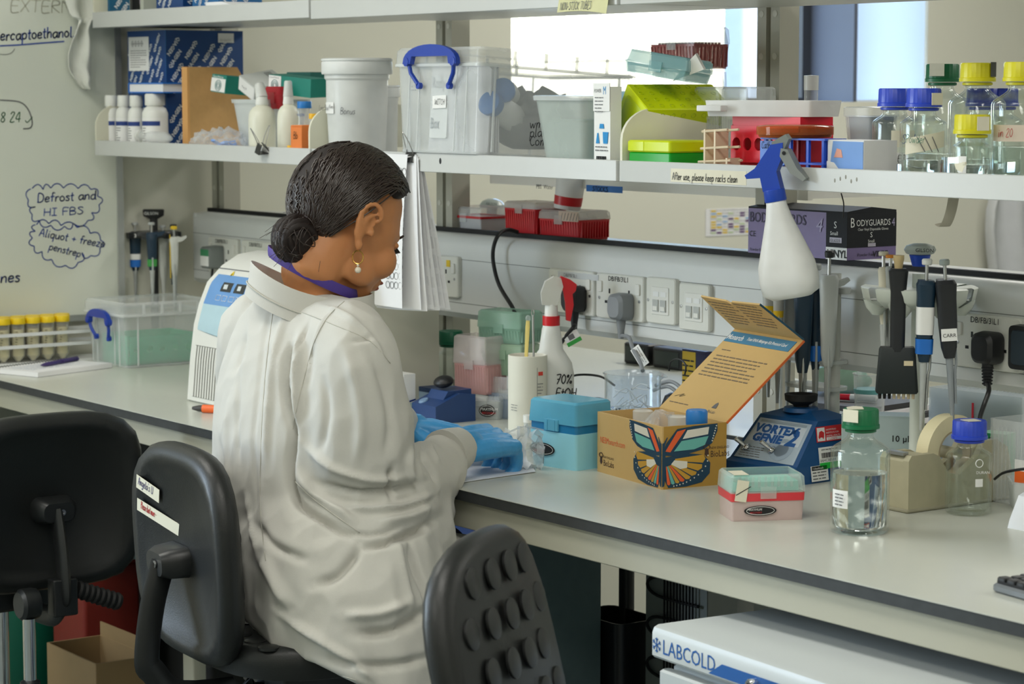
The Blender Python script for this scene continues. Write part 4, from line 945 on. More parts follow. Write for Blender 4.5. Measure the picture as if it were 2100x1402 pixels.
for px, lab_ in ((1478, 'first clear box with green tips beside the slotted upright'), (1534, 'second clear box with green tips against the slotted upright')):
    tip_box('tip_box', lab_, SP(px, .60), 0, .070, .066, .100, .046, M_clear, M_clear, ribs=10, deck=M_gt)
ty = T('measuring_cylinder', 'tall clear tube with white cap standing behind the slotted upright', 'tube', SP(1662, .66))
P('barrel', MB().lathe([(0, 0), (.012, 0), (.012, .145)], 18), M_clear, ty); P('cap', MB().lathe([(.0125, .14), (.0128, .165), (0, .166)], 18), clear('cap_translucent', (232, 234, 230), .7, .25, .2), ty)
# --- yellow and green racks
M_ylw = mat('acid_yellow', (206, 222, 0), .35, var=.04); M_grn = mat('bright_green', (0, 158, 40), .35)
yg = T('tube_rack', 'green bottomed storage rack with acid yellow cover', 'rack', SP(1376, .435))
P('base', MB().rbox(.112, .095, .036, .004), M_grn, yg); P('cover', MB().rbox(.116, .099, .020, .005, z=.036), M_ylw, yg)
P('cover_step', MB().rbox(.04, .101, .018, .003, z=.037, ox=-.03), M_ylw, yg)
yr = T('tube_rack', 'acid yellow honeycomb rack lying on its edge over the green one', 'rack', onY(1380, 240, .53), rot=(0, radians(33), radians(-6)))
fw, fd, fh = .080, .178, .086
P('block', MB().rbox(fw, fd, fh, .003, z=-fh/2), M_ylw, yr)
hl_ = MB()
for i in range(8):
    for j in range(4):
        y = -fd/2 + .013 + i*.0215
        hl_.tube([(fw/2 + .0002, y + .0045*cos(k*pi/4), -.030 + j*.020 + .0045*sin(k*pi/4)) for k in range(8)], .0006, 4, True)
        hl_.tube([(-.029 + j*.0195 + .0045*cos(k*pi/4), y + .0045*sin(k*pi/4), fh/2 + .0002) for k in range(8)], .0006, 4, True)
P('well_rims', hl_, mat('yellow_shade', (170, 190, 0), .4), yr, kind='stuff')
P('end_recess', MB().rr([(0, fw*.72, fh*.72, .008), (.0012, fw*.66, fh*.66, .008)], M=front(0, -fd/2 + .0004, 0)), mat('yellow_shade', (170, 190, 0), .4), yr)
# --- wire rack, red rack, white tray, petri dish, blue rack
M_beige = mat('beige_plastic', (222, 205, 175), .45)
wr_ = T('wire_rack', 'beige stick rack leaning beside the red rack', 'rack', SP(1482, .425))
for k, (z, l) in enumerate(((.072, .052), (.044, .058), (.022, .070))):
    for yy in (-.012, .012): P('rail', MB().tube([(-l/2 - .012, yy, z), (l/2, yy, z + .004)], .0022, 6), M_beige, wr_)
for x in (-.03, -.004, .026): P('upright', MB().box(x - .002, x + .002, -.014, .014, 0, .076 if x < .01 else .03), M_beige, wr_)
rr_ = T('tube_rack', 'red tube rack with round holes under the white tray', 'rack', SP(1602, .50))
def plate_holes(w, d, n, r, z, t, M=None):
    """a plate of strips between round holes"""
    b = MB(); pitch = w/n
    for i in range(n):
        x = -w/2 + pitch*(i + .5); outer = []; inner = []; P_, D_ = pitch/2, d/2
        for e0, e1 in (((P_, -D_), (P_, D_)), ((P_, D_), (-P_, D_)), ((-P_, D_), (-P_, -D_)), ((-P_, -D_), (P_, -D_))):
            for q in range(5):
                ox_, oy_ = e0[0] + (e1[0] - e0[0])*q/5, e0[1] + (e1[1] - e0[1])*q/5; a = math.atan2(oy_, ox_)
                outer.append((x + ox_, oy_)); inner.append((x + r*cos(a), r*sin(a)))
        b.rings([[(x_, y_, z) for x_, y_ in outer], [(x_, y_, z + t) for x_, y_ in outer], [(x_, y_, z + t) for x_, y_ in inner], [(x_, y_, z) for x_, y_ in inner]], loop=True, M=M)
    return b
M_redr = mat('rack_red', (222, 28, 52), .35)
P('front_plate', plate_holes(.165, .060, 6, .0105, 0, .003, front(0, -.034, .052)), M_redr, rr_, sm=0); P('rear_plate', plate_holes(.165, .060, 6, .0105, 0, .003, front(0, .034, .052)), M_redr, rr_, sm=0)
for sx in (-1, 1): P('end_plate', MB().box(sx*.0825 - .0015, sx*.0825 + .0015, -.034, .037, 0, .084), M_redr, rr_)
P('top_plate', MB().box(-.083, .083, -.034, .037, .082, .097), M_redr, rr_); P('base_plate', MB().box(-.083, .083, -.034, .037, .014, .017), M_redr, rr_)
wt_ = T('foam_tray', 'frosted white rack tray lying across the red rack', 'tray', SP(1584, .49, SHB + .0975), rz=radians(14))
M_ft = clear('frosted_white_tray', (232, 232, 230), .78, .4, .1)
P('tray', MB().rr([(0, .205, .085, .006), (.026, .212, .092, .006), (.026, .206, .086, .005), (.020, .204, .084, .005)]), M_ft, wt_)
P('handle_lip', MB().rbox(.05, .02, .010, .002, z=.008, ox=-.085, oy=-.052), M_ft, wt_)
gr_ = MB()
for i in range(16): gr_.box(-.10 + i*.0132, -.0985 + i*.0132, -.042, .042, .020, .0235)
P('dividers', gr_, M_ft, wt_, kind='stuff')
brk = T('tube_rack', 'blue test tube rack with handwritten panel by the spray trigger', 'rack', SP(1636, .43))
M_brk = mat('rack_blue', (38, 86, 205), .35)
P('top_plate', plate_holes(.15, .046, 7, .0075, .062, .003, TR(.012, 0, 0)), M_brk, brk, sm=0); P('base_plate', MB().box(.0, .084, -.022, .022, .024, .027), M_brk, brk)
P('name_panel', MB().box(-.062, -.004, -.0245, -.022, .022, .060), mat('rack_pale_blue', (90, 130, 215), .4), brk)
hand('Catherine', .011, front(-.058, -.0248, .048), M_ink, brk, sx=.85)
for x in (-.055, .004, .045, .080):
    for y in (-.018, .018): P('leg', MB().box(x - .0025, x + .0025, y - .0025, y + .0025, 0, .062), M_brk, brk)
pdish = T('petri_dish', 'amber tinted petri dish resting on the blue rack', 'dish', SP(1630, .44, SHB + .0655)); pdish.scale = (1.32, 1.32, 1.1)
P('base', MB().lathe([(0, 0), (.043, 0), (.044, .002), (.044, .013)], 40), clear('amber_clear', (190, 112, 60), .30, .08, .35, tint=(235, 190, 140)), pdish); P('lid', MB().lathe([(.0465, .004), (.0465, .0155), (.044, .017), (.034, .0185), (0, .0185)], 40), clear('amber_clear', (190, 112, 60), .30, .08, .35, tint=(235, 190, 140)), pdish)
P('agar', MB().lathe([(0, .001), (.0425, .001), (.0425, .006), (0, .006)], 36), mat('agar_red', (140, 60, 44), .4), pdish)
wc = T('tissue_carton', 'white carton with a blue landscape print beside the blue rack', 'carton', SP(1768, .435), rz=radians(-10))
P('carton', MB().box(-.05, .05, -.03, .03, 0, .064), mat('carton_white', (226, 226, 226), .45), wc, sm=0)
P('blue_print', MB().prism([(-.046, .0), (.049, .0), (.049, .060), (-.034, .060)], .0004, front(0, -.03, .002)), mat('print_sky', (120, 160, 220), .5), wc, sm=0)
P('white_swirl', MB().prism([(-.05, 0), (-.008, 0), (-.016, .018), (-.030, .028), (-.05, .030)], .0004, front(0, -.0306, .001)), M_lab, wc, sm=0)
P('pink_print', MB().prism([(-.030, .036), (-.006, .036), (-.010, .048), (-.022, .050)], .0004, front(0, -.0306, .001)), mat('print_salmon', (225, 160, 140), .5), wc, sm=0)
sc_ = T('clear_cup', 'small clear lidded cup behind the tissue carton', 'cup', SP(1786, .55))
P('cup', MB().tray(.062, .062, .10, .0012, .006, 0, .014), M_clear, sc_); P('lid', MB().rr([(.098, .066, .066, .006), (.112, .066, .066, .006), (.114, .058, .058, .005)]), M_clear, sc_); P('inner_stack', MB().tray(.054, .054, .07, .001, .005, .028, .01), mat('cup_grey', (150, 156, 160), .5), sc_)
# ---------------------------------------------------------------- screw top glass bottles
BOT = {'100': (.028, .105), '250': (.035, .143), '500': (.043, .181), '1000': (.0505, .23)}
def glass_bottle(kind, label, loc, capm, fill=.0, rz=0, liq=None, tape=None):
    r, H = BOT[kind]; h = H - .008; nk = .0185
    t = T('screw_cap_bottle', label, 'bottle', loc, rz=rz)
    zs = h - .030 - (r - nk)*.95
    outer = [(0, .003), (r*.55, .0012), (r*.86, 0), (r*.97, .003), (r, .010), (r, zs)]
    for i in range(1, 9):
        a = i/8; outer.append((nk + (r - nk)*(.5 + .5*cos(pi*a)), zs + (h - .030 - zs)*a))
    outer += [(nk, h - .026), (nk + .0025, h - .024), (nk + .0025, h - .021), (nk, h - .019), (nk, h)]
    inner = [(nk - .003, h), (nk - .003, h - .03)]
    for i in range(7, -1, -1):
        a = i/8; inner.append((nk - .003 + (r - nk)*(.5 + .5*cos(pi*a)), zs + (h - .030 - zs)*a - .001))
    inner += [(r - .003, .012), (r*.8, .006), (0, .006)]
    P('glass', MB().lathe(outer + inner, 40), M_glass, t, sm=60)
    if fill:
        zl = .007 + (zs - .007)*fill; ri = r - .0033
        P('liquid', MB().lathe([(0, .0065), (ri*.82, .0068), (ri, .013), (ri, zl), (ri*.96, zl + .0004), (0, zl + .0004)], 36), liq or M_water, t, sm=60)
    cp = MB(); n = 72; R0 = .0262; z0 = H - .028
    def ring(R1, z, k): return [(R1*(1 - k*(j % 3 == 0))*cos(2*pi*j/n), R1*(1 - k*(j % 3 == 0))*sin(2*pi*j/n), z) for j in range(n)]
    cp.rings([ring(R0 + .0012, z0, 0), ring(R0 + .0012, z0 + .005, 0), ring(R0, z0 + .006, .03), ring(R0 - .0004, H - .002, .03), ring(R0 - .002, H, 0)])
    P('screw_cap', cp, capm, t)
    P('pour_ring', MB().lathe([(nk + .001, z0 - .006), (nk + .0042, z0 - .005), (nk + .0042, z0 - .0015), (nk + .001, z0 - .001)], 30), capm, t)
    return t
M_water = refractive('water', (240, 248, 246), 1.33)
def btape(t, r, a0, a1, z0, z1, m=None, tilt=0):
    k = 10; rs = [[(r*cos(a0 + (a1 - a0)*i/k), r*sin(a0 + (a1 - a0)*i/k), z + tilt*(i/k - .5)) for i in range(k + 1)] for z in (z0, z1)]
    return P('tape_label', MB().rings(rs, False, False, closed=False), m or M_tape, t)
def bframe(r, a, z): return fr(((r + .0008)*cos(a), (r + .0008)*sin(a), z), (-sin(a), cos(a), 0), (0, 0, 1))
VA = radians(-35.5)    # side of a bottle that faces the viewer
g1 = glass_bottle('250', 'blue capped glass bottle beside the tissue carton, marked EJ1', SP(1834, .52), M_bcap, .35)
btape(g1, .0354, VA - .3, VA + .9, .052, .078); hand('Sodium', .014, bframe(.0356, VA + .15, .058), M_blueink, g1, sx=.8)
btape(g1, .0356, VA - .1, VA + .4, .026, .044, M_lab); hand('EJ1', .010, bframe(.0358, VA - .02, .030), M_ink, g1)
g2 = glass_bottle('250', 'blue capped glass bottle with hatched tape, nearest the shelf lip', SP(1893, .455), M_bcap, .35)
btape(g2, .0354, VA - 1.0, VA + .9, .050, .074, tilt=.012)
for k in range(3): P('pen_stroke', MB().box(0, .0012, 0, .026, 0, .0004, bframe(.0356, VA - .1 + k*.3, .048) @ RZ(.5)), M_greyink, g2)
hand('Powder', .012, bframe(.0358, VA - .95, .062), M_greenink, g2, sx=.9)
P('cap_tape', MB().box(-.010, .012, -.0275, -.0268, .118, .136, RZ(VA + pi/2 + .6)), M_tape, g2)
g3 = glass_bottle('500', 'green capped glass bottle behind the blue capped ones', SP(1930, .60), M_green, .3)
P('cap_tape', MB().box(-.012, .012, -.0275, -.0268, .162, .182, RZ(VA + pi/2 - .5)), M_tape, g3)
g4 = glass_bottle('500', 'tall yellow capped glass bottle behind the small one', SP(2002, .53), M_yel, .2)
P('cap_tape', MB().box(-.006, .008, -.0275, -.0268, .160, .182, RZ(VA + pi/2 + .8)), mat('dark_tape', (70, 72, 66), .6), g4)
g5 = glass_bottle('100', 'small yellow capped glass bottle with taped cap at the shelf lip', SP(1993, .425), M_yel, .5)
P('cap_tape', MB().box(-.008, .012, -.0276, -.0269, .082, .102, RZ(VA + pi/2 + .35)), M_tape, g5); btape(g5, .0284, VA - .9, VA - .45, .020, .045, M_lab)
g6 = glass_bottle('500', 'yellow capped bottle with pinkish tape at the far end of the row', SP(2092, .50), M_yel, .45, liq=clear('greenish_liquid', (150, 175, 158), .35, .1, .2))
btape(g6, .0435, VA - 1.3, VA + .6, .066, .090, mat('pinkish_tape', (226, 212, 196), .7)); hand('in 20', .012, bframe(.0437, VA - 1.0, .073), M_redink, g6)
for px, Y, lab_ in ((2014, .66, 'blue capped bottle standing behind the tall yellow capped one'), (2052, .69, 'blue capped bottle glimpsed between the two yellow caps')):
    glass_bottle('250', lab_, SP(px, Y), mat('dark_blue_cap', (36, 58, 165), .4), .3)
q = onY(1970, 350, SHF)
sk = T('sticker_scrap', 'torn white sticker scrap on the shelf lip by the yellow cap', 'sticker', (q.x, SHF - .0006, q.z + .006))
P('scrap', MB().prism([(-.012, .004), (-.008, -.004), (.004, -.008), (.008, 0), (.013, .003), (.006, .006)], .0006, fr((0, 0, 0), (1, 0, 0), (0, 0, 1))), M_tape, sk, sm=0); P('curl', MB().box(.006, .012, -.003, 0, .004, .007), M_tape, sk)
# ---------------------------------------------------------------- hanging spray bottle
def sprayer_head(t, m, m2, z, k=1.0, noz=None, lever=None):
    P('neck', MB().lathe([(.0155*k, z), (.0155*k, z + .022*k), (.012*k, z + .028*k), (.011*k, z + .05*k)], 22), m, t)
q = onY(1608, 290, SHF - .020)
hs = T('spray_bottle', 'white spray bottle with blue trigger hanging from the shelf lip', 'spray bottle', onY(1590, 405, SHF - .030), rot=(radians(2), radians(-10), radians(30)))
mb_ = M_milk
# built downwards: neck at origin, body below, trigger above
P('body', MB().rr([(-.158, .060, .044, .016), (-.156, .066, .050, .02), (-.150, .088, .060, .026), (-.128, .094, .062, .028), (-.105, .090, .060, .028), (-.060, .060, .046, .022), (-.03, .040, .036, .017), (-.012, .032, .032, .015), (.0, .030, .030, .0145)], n=6), clear('spray_white', (236, 237, 236), .92, .4, .05), hs, sm=180)
P('collar', MB().rings([[(.0165*q_*(1 + .02*(j % 2))*cos(2*pi*j/40), .0165*q_*(1 + .02*(j % 2))*sin(2*pi*j/40), z) for j in range(40)] for q_, z in ((1.0, -.006), (1.05, -.004), (1.0, .012), (.95, .013))]), M_blue, hs)
P('trigger_head', MB().prism([(-.015, .012), (.014, .012), (.012, .040), (.026, .062), (.030, .082), (.010, .082), (-.022, .050), (-.040, .042), (-.038, .036), (-.016, .034)], .020, front(0, .010, 0)), M_blue, hs, sm=30)
P('nozzle', MB().prism([(.010, .070), (.026, .066), (.040, .086), (.036, .094), (.012, .086)], .017, front(0, .0085, 0)), mat('nozzle_grey', (128, 134, 132), .5), hs, sm=30)
P('lever', MB().prism([(.026, .074), (.036, .070), (.046, .040), (.058, .022), (.052, .018), (.034, .034), (.022, .062)], .024, front(0, .012, 0)), mat('lever_grey', (140, 144, 142), .5), hs, sm=30)
P('pivot', MB().lathe([(.003, 0), (.003, .001), (0, .0012)], 12, M=front(.030, -.0125, .066)), M_ink, hs)
# ---------------------------------------------------------------- hanging protocol sheets
hp_ = T('protocol_sheets', 'sheaf of plate map sheets hanging from the shelf lip', 'papers', (0, 0, 0))
x0 = onY(783, 600, SHF - .008).x
ztop = SHZ - .004; zbot = onY(830, 630, SHF - .01).z
for i in range(9):
    rs = []
    for s_ in range(9):
        t = s_/8; z = ztop + (zbot - ztop)*t - .003*(i % 3)
        row = []
        for k in range(9):
            u = k/8; wd_ = (.118 + .004*(i % 3)) if i else .104
            ang = .05 + .050*i*t + (.10*t if i else 0)
            x = x0 + wd_*u*cos(ang*u*1.2) + (.0028*i*t*u if i else 0) - .010*t*(i > 0)*(1 - u)*0
            y = SHF - .004 - .0012*(8 - i) - .006*sin(pi*t*.9)*u*(1 if i == 0 else .6) + wd_*u*sin(ang*u*1.2)*(1 if i else 0) - .012*t*(1 - i/8)
            row.append((x, y, z))
        rs.append(row)
    P('sheet', MB().rings([[(x, y - .0002, z) for x, y, z in r] + [(x, y + .0002, z) for x, y, z in r[::-1]] for r in rs]), M_paper, hp_, sm=60)
circ = MB()
fy = SHF - .0175
for r_ in range(13):
    for c_ in range(4):
        t = (.11 + r_*.062); z = ztop + (zbot - ztop)*t
        y_ = SHF - .004 - .0096 - .006*sin(pi*t*.9)*.6 - .012*t - .0012
        xx = x0 + .052 + c_*.0150
        circ.tube([(xx + .0068*cos(k*pi/6), y_, z + .0068*sin(k*pi/6)) for k in range(12)], .0006, 4, True)
P('plate_map_circles', circ, M_greyink, hp_, sm=0, kind='stuff')
bc2 = binder_clip(Vector((onY(834, 333, SHF - .012).x, SHF + .001, onY(834, 333, SHF - .012).z)), .030, 'black binder clip holding the protocol sheets to the shelf')
# ---------------------------------------------------------------- printed cartons on the upper shelf
def UP(px, Y): return Vector((onY(px, 20, Y).x, Y, 1.7015))
for k, (px, w, lab_) in enumerate(((250, .075, 'short teal kit box on the upper shelf, next to the end bracket'), (388, .13, 'blue kit box with white lettering on the upper shelf by the pale carton'), (462, .12, 'lighter blue kit box on the upper shelf under a white sheet'))):
    t = T('kit_box', lab_, 'box', UP(px, .47))
    m_ = [mat('kit_teal', (8, 92, 130), .45), M_kit, mat('kit_light', (24, 104, 165), .45)][k]
    P('carton', MB().box(-w/2, w/2, -.05, .06, 0, .10), m_, t, sm=0); P('lid_flap', MB().box(-w/2 - .001, w/2 + .001, -.051, .061, .10, .102), m_, t, sm=0); kit_text(t, w, .1, front(-w/2, -.05, 0), k + 9); kit_text(t, .11, .1, side(w/2, -.05, 0), k + 12)
t = T('pale_carton', 'pale carton with a lilac figure between the blue kit boxes up top', 'carton', UP(312, .45))
P('carton', MB().box(-.035, .035, -.04, .05, 0, .12), mat('pale_carton', (200, 205, 190), .6), t, sm=0); P('lilac_print', MB().prism([(-.012, 0), (.012, 0), (.022, .06), (.006, .06)], .0005, front(0, -.04, .0)), mat('lilac', (185, 165, 190), .6), t, sm=0)
t = T('black_box', 'slim black box standing on the upper shelf', 'box', UP(293, .42)); P('carton', MB().box(-.006, .006, -.03, .03, 0, .11), M_black, t, sm=0); P('lid', MB().box(-.0065, .0065, -.031, .031, .11, .113), M_black, t, sm=0)
t = T('white_sheet', 'white folded sheet lying over the kit boxes on the upper shelf', 'paper', UP(505, .44)); P('sheet', MB().prism([(-.09, .008), (.1, .003), (.1, .008), (-.02, .03), (-.09, .03)], .10, front(0, .05, 0)), M_paper, t, sm=0); P('fold', MB().box(-.02, .09, -.052, -.05, .002, .008), M_paper, t, sm=0)
# ================================================================ things standing on the trunking
M_pgrey2 = mat('pipette_grey', (176, 180, 178), .45)
def TP(px, Y, z=1.2418): return Vector((onY(px, 480, Y).x, Y, z))
M_redt = clear('red_lid_clear', (214, 206, 200), .30, .1, .35)
t = tip_box('tip_box', 'low clear lidded box with a red rim on the trunking', TP(985, .775, 1.2418), 0, .125, .085, .030, .022, clear('frost_white_base', (220, 220, 222), .8, .3, .1), M_clear, deck=M_red)
P('red_rim', MB().rr([(.028, .130, .090, .005), (.033, .130, .090, .005), (.033, .122, .082, .004), (.028, .122, .082, .004)], c0=False, c1=False), M_red, t)
ta = tip_box('tip_box', 'ribbed red tip box beside the low red rimmed one', TP(1098, .775, 1.2418), 0, .110, .082, .056, .014, M_red, M_redt, ribs=14)
tb_ = tip_box('tip_box', 'ribbed red tip box with hatched tape on its clear lid', TP(1178, .772, 1.2418), radians(6), .122, .085, .040, .018, M_red, M_redt, ribs=16)
tt = quad(.058, .020, front(.002, -.0446, .037), mat('tape_buff', (205, 180, 160), .6), tb_, 'tape')
for k in range(6): P('pen_stroke', MB().box(0, .0008, 0, .016, 0, .0004, front(.008 + k*.009, -.0452, .039) @ RZ(-.35)), M_greyink, tt)
rc = T('tape_roll_cup', 'white cup with a red band standing on the ribbed red boxes', 'cup', TP(1163, .785, 1.2418 + .058), rot=(radians(-4), radians(7), 0))
P('cup', MB().lathe([(0, 0), (.027, 0), (.0275, .002), (.0315, .085), (0, .085)], 28), M_lab, rc); P('red_band', MB().lathe([(.0283, .008), (.0293, .026)], 28), M_red, rc)
# rear shelf bits, seen under the shelf lip
def RP(px, Y, z): return Vector((onY(px, 380, Y).x, Y, z))
for k, (px, lab_) in enumerate(((1075, 'first small white and red box on the rear shelf'), (1098, 'second small white and red box on the rear shelf'), (1128, 'third small white and red box on the rear shelf, widest'))):
    t = T('small_carton', lab_, 'box', RP(px, .86, 1.3645)); P('carton', MB().box(-.016, .016, -.02, .02, 0, .03), mat('red_card', (205, 40, 50), .5), t, sm=0); P('label', MB().box(-.011, .011, -.0208, -.02, .004, .024), M_lab, t, sm=0)
dm_ = T('pipette_stand', 'domed steel carousel top seen beyond the low red rimmed box', 'stand', Vector((onY(1009, 480, .98).x, .98, BZ)))
hd_ = onY(1009, 420, .98).z - BZ; P('pole', MB().lathe([(.012, .01), (.012, hd_)], 14), M_pgrey2, dm_); P('base', MB().lathe([(0, 0), (.07, 0), (.07, .006), (.013, .014)], 24), M_pgrey2, dm_); P('dome', MB().lathe([(.028, hd_ - .006), (.029, hd_), (.022, hd_ + .009), (.010, hd_ + .014), (0, hd_ + .0145)], 26), mat('dome_steel', (172, 180, 176), .3), dm_)
text('GILSON', .008, bframe(.027, VA - .5, hd_ + .001), M_ink, dm_)
# glove carton
gx = onY(1737, 500, .695).x
gl = T('glove_carton', 'purple and black carton of vinyl gloves on the trunking', 'box', (gx - .128, .753, 1.2502))
w, d, h = .256, .116, .080
M_pur = mat('glove_purple', (128, 112, 160), .45, var=.03); M_gb = mat('glove_black', (30, 32, 38), .65, spec=.3)
P('carton', MB().box(-w/2, w/2, -d/2, d/2, 0, h), M_pur, gl, sm=0)
P('black_panel', MB().box(w/2 - .052, w/2 + .0003, -d/2 - .0005, -d/2, .021, h), M_gb, gl, sm=0); P('white_panel', MB().box(w/2 - .052, w/2, -d/2 - .0005, -d/2, 0, .021), M_lab, gl, sm=0)
P('black_panel', MB().box(w/2, w/2 + .0005, -d/2, d/2, .021, h), M_gb, gl, sm=0)
P('top_flap', MB().prism([(-d/2, 0), (d/2, 0), (d/2, .004), (0, .010), (-d/2, .003)], w, fr((-w/2, 0, h), (0, 1, 0), (0, 0, 1))), M_gb, gl, sm=0)
fx = w/2 - .048
text('VINYL', .0185, front(fx, -d/2 - .0008, .004), M_ink, gl, bold=.0003); text('S', .017, front(fx + .016, -d/2 - .0008, .054), M_lab, gl); text('Small', .0095, front(fx + .007, -d/2 - .0008, .042), M_lab, gl); P('code_label', MB().box(0, .03, 0, .009, 0, .0005, front(fx + .006, -d/2 - .0003, .029)), mat('label_lilac', (190, 184, 200), .5), gl, sm=0); text('GL6223', .008, front(fx + .007, -d/2 - .0012, .030), M_greyink, gl)
text('BODYGUARDS', .0255, front(-w/2 + .004, -d/2 - .0008, .056), mat('dark_violet_ink', (50, 42, 78), .5), gl, sx=.88); text('4', .034, front(fx - .030, -d/2 - .0009, .046), mat('outline_lilac', (175, 165, 200), .5), gl, shear=.2)
text('CE', .014, front(-w/2 + .004, -d/2 - .0008, .030), M_ink, gl); text('Powder Free', .0075, front(-w/2 + .006, -d/2 - .0008, .004), M_ink, gl)
def gs(y, z): return side(w/2 + .0005, -d/2 + y, z)
text('B', .024, gs(.006, .056), M_lab, gl, sx=.8); text('ODYGUARDS', .0155, gs(.020, .058), M_lab, gl, sx=.86); text('4', .02, gs(.104, .056), mat('outline_lilac', (175, 165, 200), .5), gl, sx=.8); text('Clear Vinyl Disposable Gloves', .0062, gs(.024, .050), M_lab, gl, sx=.95)
text('S', .013, gs(.053, .038), M_lab, gl); text('Small', .0075, gs(.048, .029), M_lab, gl); P('code_label', MB().box(0, .018, 0, .006, 0, .0005, gs(.048, .022)), mat('label_lilac', (190, 184, 200), .5), gl, sm=0)
text('Powder Free', .0075, gs(.024, .006), M_ink, gl); text('VINYL', .0145, gs(.060, .004), M_ink, gl, bold=.0002)
# cable over the trunking
cb1 = T('power_cable', 'black cable looping from the red boxes down behind the tip boxes', 'cable', (0, 0, 0))
P('cable', MB().tube(smooth([onY(1062, 476, .70), onY(1040, 471, .675), onY(1022, 482, .645), onY(1012, 508, .635), onY(1012, 540, .633), onY(1024, 585, .632), onY(1052, 632, .62), onY(1062, 660, .60)], 6), .0042, 10), M_cable, cb1)
# ---------------------------------------------------------------- plugs
def plug(px, py, m, label, cord, tag=None):
    c = onY(px, py, TY - .012)
    t = T('mains_plug', label, 'plug', c)
    P('body', MB().rr([(0, .046, .050, .012), (.010, .050, .052, .014), (.026, .046, .048, .014), (.032, .034, .038, .012)], n=4, M=RX(pi/2)), m, t)
    P('cord_grip', MB().lathe([(.0095, -.022), (.0085, -.034), (.0065, -.046), (.0055, -.060)], 14, M=TR(0, -.012, 0)), m, t)
    pts = [c + Vector((0, -.012, -.055))] + [onY(x, y, Y) for x, y, Y in cord]
    P('cord', MB().tube(smooth([p - c for p in pts], 6), .0038, 9), m, t)
    return t
M_gplug = mat('grey_plug', (132, 136, 140), .45)
pa = plug(1188, 612, M_black, 'black mains plug with a green tagged cord in the socket by the spray trigger', [(1178, 668, .60), (1160, 690, .585), (1140, 720, .57)])
c = pa.location
A = fr(onY(1166, 712, .585) - c, (.62, .75, .55), (-.4, -.2, .6))
P('tag', MB().box(0, .030, 0, .008, 0, .0006, A), mat('tag_green', (40, 165, 60), .5), pa, 'green test tag'); P('tag_label', MB().box(0, .030, .008, .024, 0, .0006, A), M_lab, pa); P('tag_print', MB().box(.008, .020, .010, .020, .0006, .001, A), M_greyink, pa)
pb = plug(1284, 628, M_gplug, 'grey mains plug with a paper tagged cord next to the data outlets', [(1290, 692, .62), (1298, 715, .60), (1312, 740, .58), (1318, 760, .56)])
c = pb.location; A = fr(onY(1296, 716, .595) - c, (.5, .2, -.75), (.75, .2, .45))
P('tag', MB().box(0, .040, -.004, .018, 0, .0006, A), M_lab, pb); lines(3, .034, .005, A, M_greyink, pb, x=.003, y=.014)
pc_ = plug(2037, 712, M_black, 'black mains plug with ribbed cord in the socket past the pipette stand', [(2028, 800, .60), (2018, 830, .585), (2010, 855, .57), (2008, 880, .56)])
rg = MB()
for k in range(6): rg.lathe([(.0085 - k*.0003, -.030 - k*.005), (.0098 - k*.0003, -.031 - k*.005), (.0098 - k*.0003, -.0325 - k*.005), (.0085 - k*.0003, -.0335 - k*.005)], 14, M=TR(0, -.012, 0))
P('strain_ribs', rg, M_black, pc_)
ad = T('power_adapter', 'grey plug in adapter with a green label on the trunking by the whiteboard', 'adapter', onY(448, 527, TY - .012))
P('body', MB().rr([(0, .052, .056, .006), (.034, .048, .052, .006), (.038, .042, .046, .005)], M=RX(pi/2)), mat('adapter_grey', (120, 126, 124), .5), ad)
P('label', MB().box(-.020, .020, -.0388, -.038, -.02, .004), M_lab, ad); P('green_label', MB().box(-.020, .020, -.0388, -.038, .004, .020), mat('tag_green2', (60, 140, 95), .5), ad)
P('cord', MB().tube(smooth([(.006, -.02, -.027), (.006, -.022, -.05), (.02, -.03, -.08), (.0, -.02, -.12), (-.03, 0, -.155)], 5), .003, 8), M_cable, ad)
sw = T('black_plug', 'flat black plug at the edge of the trunking past the ribbed plug', 'plug', onY(2108, 712, TY - .012))
P('body', MB().rr([(0, .05, .07, .008), (.018, .048, .068, .008)], M=RX(pi/2)), M_black, sw); P('face', MB().rr([(.018, .036, .054, .006), (.020, .034, .052, .006)], M=RX(pi/2)), mat('dark_blue_grey', (40, 52, 62), .4), sw)
# ================================================================ things on the bench
def BP(px, Y): return Vector((onY(px, 900, Y).x, Y, BZ))
# --- rack of yellow capped tubes by the whiteboard
M_liq = mat('beige_medium', (206, 196, 150), .4, var=.05); M_ycap = mat('yellow_tube_cap', (240, 205, 20), .4, var=.04)
tk = T('tube_rack', 'long white rack of yellow capped tubes under the whiteboard', 'rack', (-2.237, .245, BZ))
M_rail = mat('rack_white', (228, 230, 230), .4)
for z in (.042, .070):
    for x in (.026, -.062): P('rail', MB().box(x - .0015, x + .0015, -.30, .195, z - .004, z + .004), M_rail, tk)
P('base_plate', MB().box(-.064, .028, -.30, .195, 0, .004), M_rail, tk)
for y in (-.30, .192): P('end_plate', MB().box(-.064, .028, y, y + .003, 0, .075), M_rail, tk)
proto = None
for row in range(2):
    for i in range(8):
        y = .015 + i*.0375 + row*.019; x = -2.231 - row*.040
        if proto is None:
            proto = falcon((x, y, BZ + .0042), .0155, .105, M_ycap, '', M_liq, 'yellow capped tubes in the long white rack')
            b = MB()
            for k in range(7): b.box(-.003 + (k % 2)*.001, .003 - (k % 3)*.0012, 0, .0012, .0002, .0005, bframe(.0155, VA, .072 - k*.006))
            P('handwriting', b, M_ink, proto, sm=0); t = proto
        else: t = dup(proto, loc=(x, y, BZ + .0042))
        lab_ = 'yellow capped tube of beige liquid, number %s from the notebook end in the %s row' % (('one two three four five six seven eight'.split())[7 - i], ('near', 'rear')[row])
        t['label'] = lab_
